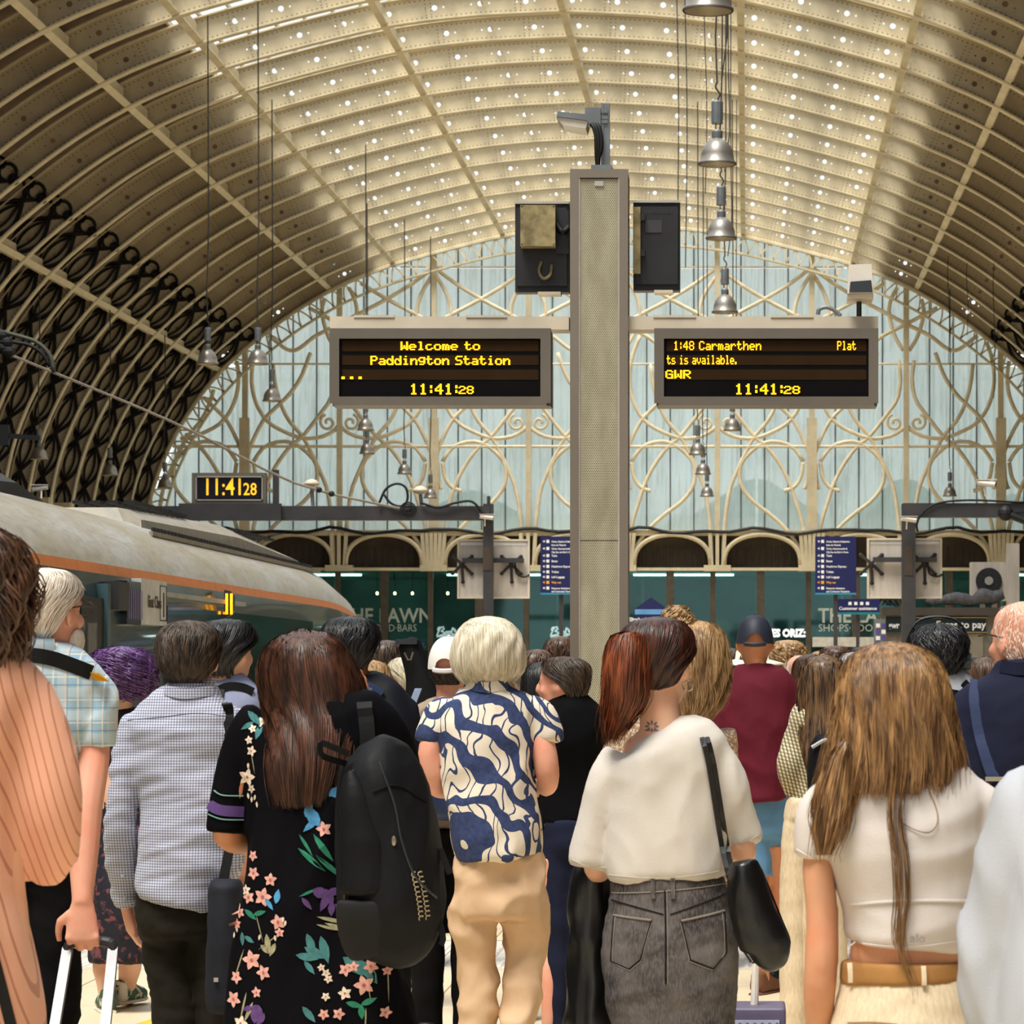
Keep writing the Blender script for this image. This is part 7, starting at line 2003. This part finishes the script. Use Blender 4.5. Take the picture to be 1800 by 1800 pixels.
p.hair([(.14, 0, -.01, .004, .004, PI), (.134, 0, -.01, .06, .06, PI), (.11, 0, -.01, .10, .10, PI), (.06, 0, -.01, .128, .125, 2.4), (0, 0, -.01, .136, .13, 2.1), (-.06, 0, -.005, .132, .12, 2.0), (-.12, 0, 0, .108, .09, 1.8)], H_PURP, 1500, .0030, .026, 26, .2, lift=.026, seed=37, clump=.008, segs=18, start=.8, bumpy=.034)
for x in ((200, 226),): p.strap([(195, 1248), (212, 1256), (216, 1275)], .012, C_STRAP, 'dress_strap', .006, .004, 12); 
# dark-haired young man behind the checked shirt
p = Person('dark-haired young man in grey-blue shirt with black rucksack straps', 405, 12.0, 1090, SK_PALE, .012)
p.head(400, -.5, .05); p.torso(.2, .16); p.legs(shoe=M_SHOE_K); relaxed_arms(p, 362, 450, 1250); p.finish()
wear(p, C_GREYBLUE, [(1188, 380, 424, .065), (1204, 366, 442, .08), (1222, 350, 462, .10), (1260, 344, 468, .12), (1400, 352, 462), (1560, 354, 460)], [[(360, 1240, 0, 18), (350, 1330, 0, 17), (356, 1390, .1, 14)], [(454, 1240, 0, 18), (464, 1330, 0, 17), (458, 1390, .1, 14)]], seed=5, name='shirt')
p.strap([(392, 1212), (410, 1206), (432, 1208), (450, 1216)], .030, C_STRAP, 'rucksack_strap', .008, .010); p.strap([(396, 1212), (394, 1250), (396, 1320)], .026, C_STRAP, 'rucksack_strap', .008, .008)
p.hair(short_rings(-.085, .010, .004, 1.0), H_BLACK, 1000, .0020, .002, 6, .2, lift=.012, seed=41, clump=.005)
# black-haired man in navy jacket
p = Person('black-haired man in dark navy jacket with navy rucksack straps', 650, 12.2, 1085, SK_BROWN, .012)
p.head(617, -.1, .05, .0); p.torso(.2, .16); p.legs(shoe=M_SHOE_K); relaxed_arms(p, 592, 712, 1260); p.finish()
wear(p, C_NAVYJ, [(1194, 600, 656, .07), (1208, 588, 682, .085), (1226, 576, 708, .105), (1260, 568, 730, .125), (1320, 566, 738, .14), (1450, 572, 732), (1560, 576, 728)], [[(588, 1240, 0, 19), (576, 1330, 0, 18), (582, 1390, .1, 15)], [(712, 1240, 0, 19), (728, 1310, 0, 19), (734, 1370, .05, 17)]], seed=6, name='jacket')
p.strap([(626, 1210), (648, 1206), (662, 1212), (676, 1222)], .036, C_NAVYBAG, 'rucksack_strap', .008, .010); p.strap([(652, 1208), (646, 1240), (640, 1290)], .034, C_NAVYBAG, 'rucksack_strap', .008, .008)
p.hair(short_rings(-.070, .006, .003), H_BLACK, 2600, .0015, .0, 6, .25, lift=.012, seed=43, clump=.004, segs=5, stub=.28, drift=2)
# blond woman with hair clip
p = Person('blond woman with tousled half-up hair and clip in cream lace top', 1180, 10.4, 1092, SK_PALE, .012)
p.head(1218, -.2, .05); p.torso(.19, .16); p.legs(shoe=M_SHOE_K); relaxed_arms(p, 1090, 1270, 1310); p.finish()
wear(p, C_LACE, [(1234, 1160, 1252, .07), (1246, 1120, 1270, .085), (1268, 1082, 1284, .105), (1300, 1068, 1292, .12), (1400, 1076, 1290), (1560, 1080, 1284)], [[(1095, 1285, 0, 22), (1078, 1370, 0, 20)], [(1268, 1285, 0, 22), (1284, 1370, 0, 20)]], seed=7, name='lace_top')
p.hair([(.135, 0, -.008, .004, .004, PI), (.13, 0, -.008, .045, .048, PI), (.11, 0, -.01, .072, .085, PI), (.07, 0, -.012, .094, .112, 2.5), (.02, 0, -.014, .102, .118, 2.2), (-.04, .0, -.018, .104, .112, 2.0), (-.10, .004, -.022, .098, .10, 1.85), (-.16, .004, -.03, .082, .085, 1.7), (-.195, 0, -.035, .06, .07, 1.5)], H_SAND, 1500, .0020, .008, 9, .22, lift=.014, seed=47, clump=.009, fly=.35)
p.hair([(.10, -.03, -.05, .02, .02, PI), (.135, -.035, -.05, .035, .03, PI), (.165, -.04, -.04, .02, .02, PI), (.185, -.045, -.03, .008, .008, PI)], H_SAND, 260, .0022, .02, 14, .2, lift=.016, seed=48, name='bun')
hm = lambda a: p.hc + p.hm @ np.array(a)
cl_ = MB()
for i in range(5): a = i * 1.256; cl_.tube([hm((-.02, -.11, .088)), hm((-.02 + .026 * math.cos(a), -.118, .088 + .026 * math.sin(a)))], .004, 5)
cl_.obj('hair_clip', mk('brass_clip', (176, 154, 96), .3, .8), p.root)
# maroon T-shirt man with cap
p = Person('man in maroon T-shirt, blue shorts and backwards navy cap', 1332, 15.7, 1086, SK_TAN, .013)
p.head(1327, .0, .0); p.torso(.21, .17)
p.arm([(1395, 1235, 0, 15), (1398, 1300, 0, 14), (1392, 1345, .06, 12), (1372, 1330, .2, 9)], hand=dict(d=(-.4, 1, .4), n=(0, 0, -1), curl=.8)); p.arm([(1270, 1235, 0, 15), (1272, 1300, 0, 14), (1278, 1345, .06, 12), (1290, 1330, .2, 9)], hand=dict(d=(.4, 1, .4), n=(0, 0, -1), curl=.8, thumb=1))
p.legs([[(1330, 1480, 0), (1332, 1580, 0), (1334, 1640, 0), (1340, 1715, 0)], [(1364, 1480, 0), (1364, 1580, .12), (1362, 1630, .2), (1360, 1690, .28)]], r=(.05, .052, .052, .036))
p.shoe(p.L(1340, 0)[0], .0, M_SHOE_B, 0, M_SHOE_B, -.4); p.shoe(p.L(1360, 0)[0], .28, M_SHOE_K, .0, M_BLACKPL, 0); p.finish()
wear(p, C_MAROON, [(1168, 1296, 1356, .07), (1178, 1284, 1368, .085), (1192, 1270, 1388, .105), (1220, 1262, 1402, .13), (1270, 1266, 1402, .15), (1330, 1282, 1394, .15), (1390, 1296, 1386, .15), (1406, 1300, 1384, .15)], [[(1280, 1200, 0, 14), (1270, 1240, 0, 18), (1270, 1290, 0, 17)], [(1384, 1200, 0, 14), (1398, 1240, 0, 18), (1402, 1285, 0, 18)]], legs=False, seed=9, name='t_shirt', vox=.011)
m = MB(); p.rows(m, [(1396, 1308, 1386), (1440, 1306, 1388), (1470, 1308, 1386)], .7, .14); p.sleeve(m, [(1328, 1460, 0, 22), (1332, 1500, 0, 22), (1333, 1540, 0, 22)]); p.sleeve(m, [(1362, 1460, 0, 22), (1362, 1500, .05, 22), (1360, 1544, .08, 22)]); p.garment('shorts', m, C_BLUESH, .012, 3, folds(.004, 8, 8, 8, 3))
def cap(p, mat, strapmat=None):
    hm = lambda a: p.hc + p.hm @ np.array(a)
    NA, NZ = 48, 12; v = []; f = []
    for j in range(NZ):
        t = j / (NZ - 1)
        for i in range(NA):
            a = 2 * PI * i / NA; d = min(abs(a), 2 * PI - abs(a))        # a = 0 at the back
            zlow = -.002 + (.050 * math.sqrt(max(0, 1 - (d / .52) ** 2)) if d < .52 else 0)
            z = .142 + (zlow - .142) * (1 - math.cos(t * PI / 2)) ** .9 if t else .142
            rr = math.sin(min(1, math.acos(np.clip((z + .0) / .1425, -1, 1)) / (PI / 2)) * PI / 2) ** .8
            v.append(hm(((.087 * rr) * math.sin(a), -.008 - .112 * rr * math.cos(a), z)))
    for j in range(NZ - 1):
        for i in range(NA): k = (i + 1) % NA; f.append((j * NA + i, (j + 1) * NA + i, (j + 1) * NA + k, j * NA + k))
    f.append(tuple(range(NA - 1, -1, -1)))
    o = MB().add(v, f).obj('cap', mat, p.root, True)
    P = [hm((.088 * math.sin(a), -.008 - .113 * math.cos(a), .004 - .012 * math.cos(a * 1.6))) for a in np.linspace(-.6, .6, 14)]
    MB().tube(P, [(.010, .004)] * 14, 6, True, (0, 0, 1)).obj('strap', mat, o)
    MB().ell(hm((0, -.008, .143)), (.008, .008, .005), 8, 5).obj('button', mat, o)
    m = MB(); A = [hm((.078 * math.sin(a), .085 + .09 * math.cos(a) ** 1.0, .012 - .01 * math.cos(a))) for a in np.linspace(-1.5, 1.5, 15)]; B = [hm((.078 * math.sin(a), .08 + .02 * math.cos(a), .02)) for a in np.linspace(-1.5, 1.5, 15)]
    for q in (0, .004): m.add([x + np.array((0, 0, q)) for x in A + B], [(i, i + 1, 16 + i, 15 + i) for i in range(14)])
    m.obj('peak', mat, o); 
    return o
cap(p, mk('navy_cap', (34, 38, 52), .6, var=.15, scale=20))
# houndstooth woman
p = Person('woman with long highlighted dark hair in houndstooth jacket and cream trousers', 1432, 13.0, 1150, SK_TAN, .013)
p.head(1447, .05, .05); p.torso(.18, .16); p.legs(shoe=M_SHOE_K)
p.arm([(1408, 1290, 0), (1392, 1350, -.03), (1406, 1400, .05), (1422, 1432, .12)], hand=dict(d=(.3, 1, -.6), n=(1, 0, 0), curl=.5, thumb=-1)); p.arm([(1480, 1290, 0), (1490, 1360, 0), (1480, 1420, .1)], hand=dict(d=(0, .5, -1), n=(-1, 0, 0), curl=.5)); p.finish()
wear(p, C_HOUND, [(1232, 1412, 1476, .07), (1246, 1400, 1486, .085), (1265, 1388, 1492, .10), (1300, 1386, 1494), (1380, 1392, 1488), (1420, 1390, 1486)], [[(1406, 1268, 0, 16), (1394, 1310, 0, 20), (1388, 1345, -.03, 20), (1398, 1385, .02, 19), (1414, 1418, .09, 16)], [(1482, 1268, 0, 16), (1492, 1340, 0, 18), (1484, 1400, .06, 15)]], C_LINEN, seed=10, name='jacket')
trousers(p, [(1405, 1384, 1484), (1440, 1378, 1486)], [(1402, 1450, 0, 27), (1398, 1540, 0, 25), (1396, 1640, 0, 24), (1396, 1830, 0, 24)], [(1458, 1450, 0, 27), (1462, 1540, 0, 25), (1464, 1640, 0, 24), (1464, 1830, 0, 24)], C_LINEN, 'wide_trousers', amp=.0025)
p.hair(long_rings([(-.05, .098, .11, -.012), (-.12, .098, .10, -.025), (-.2, .094, .085, -.06), (-.28, .086, .075, -.085, 0, 1.7), (-.36, .070, .065, -.095, 0, 1.5), (-.40, .05, .055, -.095, 0, 1.3)]), H_HIGHL, 1300, .0020, .002, 6, .15, lift=.008, seed=53, clump=.006)
b = thing('rucksack', 'black rucksack with white trim hanging on the houndstooth woman\u2019s back', 'backpack', (p.X + p.L(1452, 0)[0], p.Y - .18, p.L(0, 1400)[2]))
m = MB(); Q = [(0, 0, 0, .05, .05), (0, 0, .03, .075, .08), (0, 0, .12, .08, .09), (0, 0, .2, .07, .08), (0, 0, .25, .04, .05)]; Q = catmull(Q, 14); m.tube(Q[:, :3], Q[:, 3:5], 16); link(bake(m, .012, 3), 'pack', C_BAG, b); MB().tube(catmull([(-.06, -.07, .2), (0, -.085, .23), (.06, -.07, .2)], 10), .008, 6).obj('trim', C_WHITESH, b)
# headphones man
p = Person('black-haired man in white shirt wearing over-ear headphones', 1655, 12.0, 1098, SK_BROWN, .012)
p.head(1648, .0, .05); p.torso(.2, .16); p.legs(shoe=M_SHOE_K); relaxed_arms(p, 1608, 1706, 1260); p.finish()
wear(p, C_WHITESH, [(1172, 1624, 1676, .065), (1186, 1616, 1694, .08), (1204, 1600, 1712, .10), (1240, 1590, 1722, .12), (1340, 1596, 1716), (1560, 1600, 1712)], [[(1610, 1222, 0, 18), (1598, 1320, 0, 17)], [(1704, 1222, 0, 18), (1714, 1320, 0, 17)]], seed=11, name='shirt')
p.strap([(1690, 1200), (1700, 1212), (1705, 1240), (1704, 1290)], .034, C_STRAP, 'rucksack_strap', .008, .009); p.strap([(1624, 1230), (1660, 1222), (1700, 1232)], .05, C_BAG, 'rucksack_top', .03, .05, 12)
p.hair(short_rings(-.068, .004, .004), H_BLACK, 2200, .0018, .010, 16, .25, lift=.014, seed=59, clump=.006, segs=6, stub=.25, bumpy=.006, drift=2)
hm = lambda a: p.hc + p.hm @ np.array(a)
hp = MB().tube(catmull([hm((-.105, -.01, .01)), hm((-.112, -.01, .07)), hm((-.06, -.01, .150)), hm((.06, -.01, .150)), hm((.112, -.01, .07)), hm((.105, -.01, .01))], 24), [(.010, .005)] * 24, 6, True, (0, 1, 0)).obj('headphone_band', M_BLACKPL, p.root)
for sg in (-1, 1): MB().tube([hm((sg * .088, -.012, -.014)), hm((sg * .122, -.014, -.016))], [(.040, .036), (.034, .030)], 16).obj('ear_cup', mk('dark_teal_plastic', (40, 58, 62), .35), p.root)
# ================================================================ people further back
def far(label, px, top, Y, hair_m, top_m, skin=SK_PALE, yaw=0.0, style='short', bottom=C_BLACKTR, wide=1.0, hx=None, vox=.022, lean=0):
    p = Person(label, px, Y, top, skin, vox)
    s_ = p.s; k = p.k
    p.head(hx or px, yaw, .04); p.torso(); p.legs(shoe=M_SHOE_K)
    z = lambda q: p.zpx(q * p.top)
    for sg in (-1, 1): p.arm([(px + sg * .17 * k * s_, z(.80), 0), (px + sg * .21 * k * s_, z(.66), -.02), (px + sg * .19 * k * s_, z(.60), .12), (px + sg * .14 * k * s_, z(.60), .24)], hand=dict(d=(-sg * .3, 1, .1), n=(0, 0, -1), curl=.6, thumb=-sg))
    p.finish(2)
    w = lambda q: q * k * s_ * wide
    rows = [(z(.858), px - w(.062), px + w(.062), .06), (z(.842), px - w(.10), px + w(.10), .075), (z(.825), px - w(.16), px + w(.16), .095), (z(.79), px - w(.20), px + w(.20), .115), (z(.70), px - w(.185), px + w(.185)), (z(.60), px - w(.165), px + w(.165)), (z(.52), px - w(.175), px + w(.175))]
    wear(p, top_m, rows, [[(px + sg * w(.165), z(.80), 0, w(.055)), (px + sg * w(.21), z(.70), 0, w(.052)), (px + sg * w(.205), z(.64), .04, w(.048))] for sg in (-1, 1)], bottom, vox=.02, seed=int(px) % 97)
    n = 340 if Y > 16 else 800
    if style == 'short': p.hair(short_rings(-.068, .003, .002), hair_m, n, .0026, .0, 6, .25, lift=.012, seed=int(px), clump=.004, segs=5, stub=.3, drift=2)
    elif style == 'curly': p.hair(short_rings(-.078, .018, .012, 1.1), hair_m, n, .0034, .02, 20, .25, lift=.018, seed=int(px), clump=.012, start=.8, segs=10, bumpy=.014)
    elif style == 'long': p.hair(long_rings([(-.05, .094, .11, -.012), (-.12, .092, .10, -.03), (-.2, .088, .08, -.06), (-.27, .07, .07, -.075, 0, 1.6)]), hair_m, n, .0026, .002, 6, .15, lift=.008, seed=int(px), clump=.005)
    elif style == 'tail':
        p.hair(short_rings(-.076, .004, .0), hair_m, n, .0022, .0, 6, .2, lift=.006, seed=int(px), clump=.003)
        p.hair([(-.02, 0, -.10, .018, .016, PI), (-.05, .0, -.125, .03, .028, PI), (-.10, .004, -.13, .036, .03, PI), (-.17, .01, -.12, .026, .022, PI), (-.21, .012, -.115, .008, .008, PI)], hair_m, 260, .0024, .003, 7, .25, lift=.01, seed=3, name='ponytail')
    elif style == 'capped': p.hair([(.0, 0, -.004, .082, .101, 1.45), (-.02, 0, -.002, .077, .098, 1.3), (-.045, 0, .0, .070, .090, 1.1), (-.07, 0, .004, .061, .077, .85)], hair_m, 500, .0014, .0, 6, .3, lift=.003, seed=5, segs=4, stub=.3)
    elif style == 'bald': p.hair([(.09, 0, -.02, .075, .085, 1.9), (.04, 0, -.006, .084, .102, 1.9), (0, 0, -.004, .084, .102, 1.7), (-.075, 0, .002, .062, .078, 1.2)], hair_m, 300, .0012, .0, 6, .3, lift=.0, seed=5, start=.8, segs=5, shell=False)
    return p
p = far('woman with ash blond ponytail in teal top, face turned left', 712, 1155, 17.0, H_GREYB, C_TEAL, SK_PINK, .95, 'tail')
p = far('man in white baseball cap, taupe jacket', 787, 1124, 13.5, H_DKBR, C_TAUPE, SK_PINK, -.1, 'capped', hx=790); cap(p, mk('white_cap', (232, 224, 220), .7, var=.04))
b = thing('rucksack', 'navy leather rucksack on the white-capped man\u2019s back', 'backpack', (p.X - .02, p.Y - .24, .95))
m = MB(); Q = catmull([(0, 0, 0, .10, .05), (0, 0, .04, .15, .09), (0, 0, .2, .16, .10), (0, 0, .36, .13, .09), (0, 0, .42, .07, .05)], 16); m.tube(Q[:, :3], Q[:, 3:5], 18); link(bake(m, .013, 3, folds(.006, 9, 9, 9, 2)), 'pack', C_NAVYBAG, b)
for sg in (-1, 1): MB().tube(catmull([(sg * .09, -.03, .38), (sg * .10, .0, .45), (sg * .09, .06, .50), (sg * .09, .14, .52)], 10), [(.02, .006)] * 10, 4, True, (1, 0, 0)).obj('strap', mk('grey_blue_strap', (96, 108, 128), .6), b)
MB().tube(catmull([(-.06, -.08, .36), (0, -.1, .40), (.06, -.08, .36)], 10), .008, 6).obj('flap_edge', C_NAVYBAG, b)
far('man with short dark hair in red top, facing away beside the train nose', 681, 1126, 19.0, H_DKBR, C_RED, SK_PINK, 0, 'short')
far('blond woman half hidden behind the navy jacket man', 652, 1160, 15.0, H_SAND, C_WHITESH, SK_PALE, -.3, 'long')
p = far('woman with long black hair and bare back in black strap top', 952, 1163, 14.5, H_BLACK, C_BLACKT, SK_TAN, .1, 'long', hx=955)
p = Person('man in black T-shirt with face turned left, holding a ticket', 1000, 13.2, 1153, SK_PINK, .012)
p.head(989, 1.25, .02); p.torso(.2, .17); p.legs(shoe=M_SHOE_K)
p.arm([(975, 1262, 0, 17), (966, 1330, 0, 16), (966, 1385, .02, 15), (980, 1430, .06, 13), (990, 1455, .08, 10)], hand=dict(d=(.25, .2, -1), n=(.6, .6, 0), curl=.5, thumb=1)); p.arm([(1040, 1262, 0, 17), (1052, 1340, 0, 16), (1046, 1400, .1, 13)], hand=dict(d=(0, .5, -1), n=(-1, 0, 0), curl=.5)); p.finish()
wear(p, C_BLACKT, [(1218, 974, 1026, .07), (1232, 962, 1040, .085), (1250, 948, 1056, .105), (1290, 942, 1062, .12), (1360, 950, 1056), (1450, 954, 1052)], [[(965, 1258, 0, 16), (954, 1290, 0, 19), (956, 1312, 0, 18)], [(1044, 1258, 0, 16), (1054, 1300, 0, 19)]], C_NAVY, seed=4)
p.hair(short_rings(-.074, -.002, -.003), H_DKBR, 1600, .0014, .0, 6, .3, lift=.008, seed=9, clump=.001, segs=5, stub=.22, drift=1.5)
tk_ = thing('ticket', 'white and orange paper ticket in the black T-shirt man\u2019s hand', 'ticket', at(986, 1490, 13.2) + Vector((0, .06, 0)))
MB().box((-.035, -.002, -.07), (.035, .002, .05)).obj('paper', mk('ticket_white', (232, 226, 206), .7), tk_); tk_.rotation_euler = (0, -.6, .2)
for x in (-.03, .02): MB().box((x, -.004, -.07), (x + .012, -.002, .05)).obj('stripe', mk('ticket_orange', (236, 116, 40), .7), tk_)
far('tall man with short brown hair in navy top behind the steel column', 985, 1119, 20.0, H_CHEST, C_NAVY, SK_PINK, 0, 'short')
far('man with tousled brown hair in pale blue shirt left of the steel column', 945, 1142, 18.0, H_CHEST, C_GREYBLUE, SK_PALE, -.1, 'short')
far('person with grey brown hair just right of the ash blond bob', 921, 1155, 21.0, H_GREY, C_TAUPE, SK_PALE, .3, 'short')
far('dark-haired man in black top left of the maroon T-shirt man', 1240, 1128, 17.0, H_DKBR, C_BLACKT, SK_PINK, -.3, 'short')
far('dark-haired person in grey top just left of the navy cap', 1285, 1140, 24.0, H_DKBR, C_TAUPE, SK_PALE, 0, 'short')
p = far('person in wide cream sun hat behind the maroon T-shirt man', 1322, 1138, 20.3, H_DKBR, C_BLACKT, SK_PALE, 0, 'long')
hm = lambda a: tuple(p.hc + p.hm @ np.array(a))
m = MB(); m.lathe([(.0, .15), (.07, .145), (.10, .10), (.105, .05), (.17, .03), (.21, .02), (.205, .014), (.10, .04), (.0, .05)], 28); MB().add(np.concatenate(m.v) @ p.hm.T + p.hc, m.f).obj('sun_hat', mk('cream_straw', (230, 218, 196), .8), p.root, True)
far('curly blond person right of the navy cap', 1385, 1128, 21.5, H_SAND, C_BLACKT, SK_PINK, .1, 'curly')
far('white-haired man with close-cropped hair right of the curly blond', 1405, 1148, 18.3, H_WHITE, C_NAVY, SK_PINK, .1, 'bald')
far('person with long brown hair beside the houndstooth woman', 1424, 1150, 17.0, H_CHEST, C_TAUPE, SK_TAN, .1, 'long')
far('person with curly brown hair under the navy direction sign', 1469, 1138, 22.5, H_CHEST, C_BLACKT, SK_PALE, 0, 'curly')
far('grey-haired person left of the long-haired blond', 1503, 1147, 19.8, H_GREY, C_NAVY, SK_PINK, 0, 'short')
far('dark-haired person glimpsed above the grey-haired one', 1512, 1138, 26.0, H_BLACK, C_TAUPE, SK_TAN, 0, 'short')
far('black-haired person between the headphones man and navy polo', 1697, 1158, 19.0, H_BLACK, C_RED, SK_TAN, .8, 'curly')
far('woman with long brown hair beside the navy polo man', 1733, 1155, 16.0, H_CHEST, C_BLACKT, SK_PALE, .1, 'long')
far('dark-haired woman in dark dress walking behind the beige trousers', 905, 1165, 22.0, H_DKBR, C_NAVY, SK_TAN, 0, 'long', C_NAVY)
far('brown-haired man far off beside the shop windows', 1130, 1140, 30.0, H_CHEST, C_NAVYJ, SK_PINK, 0, 'short')
far('sandy-haired person far off right of the curly blond', 1440, 1145, 32.0, H_SAND, C_GREYBLUE, SK_PALE, 0, 'short')
# guitar case carried upright
gcase = thing('guitar_case', 'black guitar case carried upright beside the white-capped man', 'guitar case', at(757, 1330, 14.6))
q = lambda px, py: np.array(at(px, py, 14.6) - gcase.location)
m = MB(); Q = catmull([(*q(775, 1420), .11, .06), (*q(766, 1350), .15, .07), (*q(755, 1290), .12, .065), (*q(748, 1240), .10, .06), (*q(738, 1190), .065, .05), (*q(724, 1145), .055, .045), (*q(716, 1127), .05, .04), (*q(714, 1123), .03, .03)], 26); m.tube(Q[:, :3], Q[:, 3:5], 16, True, (1, 0, 0)); link(bake(m, .012, 3), 'case', C_BAG, gcase)
m = MB(); a = q(722, 1152); m.tube([a + (-.022, -.06, .012), a + (-.006, -.064, -.02), a + (.006, -.064, -.02), a + (.016, -.06, .014)], .004, 5); m.obj('badge', M_ZM, gcase)
m = MB(); a = q(715, 1128); m.box(a - (.045, .05, .012), a + (.05, .03, .012)); m.obj('end_cap', mk('black_gloss', (40, 40, 44), .25), gcase)
# purple suitcase with pale pole
Yc = 9.6
sc_ = thing('cabin_case', 'grey purple cabin suitcase with white pole standing behind the black handbag', 'suitcase', (at(1330, 0, Yc).x, Yc, 0))
S_ = lambda px, py: (at(px, py, Yc).x - sc_.location.x, at(px, py, Yc).z)
a, b_ = S_(1270, 1766), S_(1388, 1766)
m = MB(); m.box((a[0] + .01, 0, .07), (b_[0] - .01, .22, a[1] - .01)); link(bake(m, .012, 4), 'shell', mk('grey_purple_shell', (92, 84, 108), .4, var=.1), sc_)
MB().box((a[0] + .02, -.006, a[1] - .06), (b_[0] - .03, 0.004, a[1] - .045)).obj('pale_trim', mk('case_trim', (186, 184, 190), .4), sc_)
m = MB(); m.tube([(S_(1326, 0)[0], .10, a[1] - .03), (S_(1328, 0)[0], .10, a[1] + .09), (S_(1329, 0)[0], .10, S_(0, 1690)[1])], [.012, .011, .010], 8); m.obj('pole', M_CAMWHITE, sc_)
for i in range(7): 
    x = S_(1290 + i * 13, 0)[0]; MB().tube(catmull([(x - .02, -.02, a[1] - .09), (x, -.05, a[1] - .06), (x + .02, -.02, a[1] - .10)], 8), .014, 6).obj('blue_scarf_fold', mk('royal_blue', (48, 70, 150), .7), sc_)
for x in (a[0] + .05, b_[0] - .08): MB().tube([(x, .1, .035), (x + .03, .1, .035)], .035, 14).obj('wheel', M_BLACKPL, sc_)

bpy.data.scenes.remove(TMP)
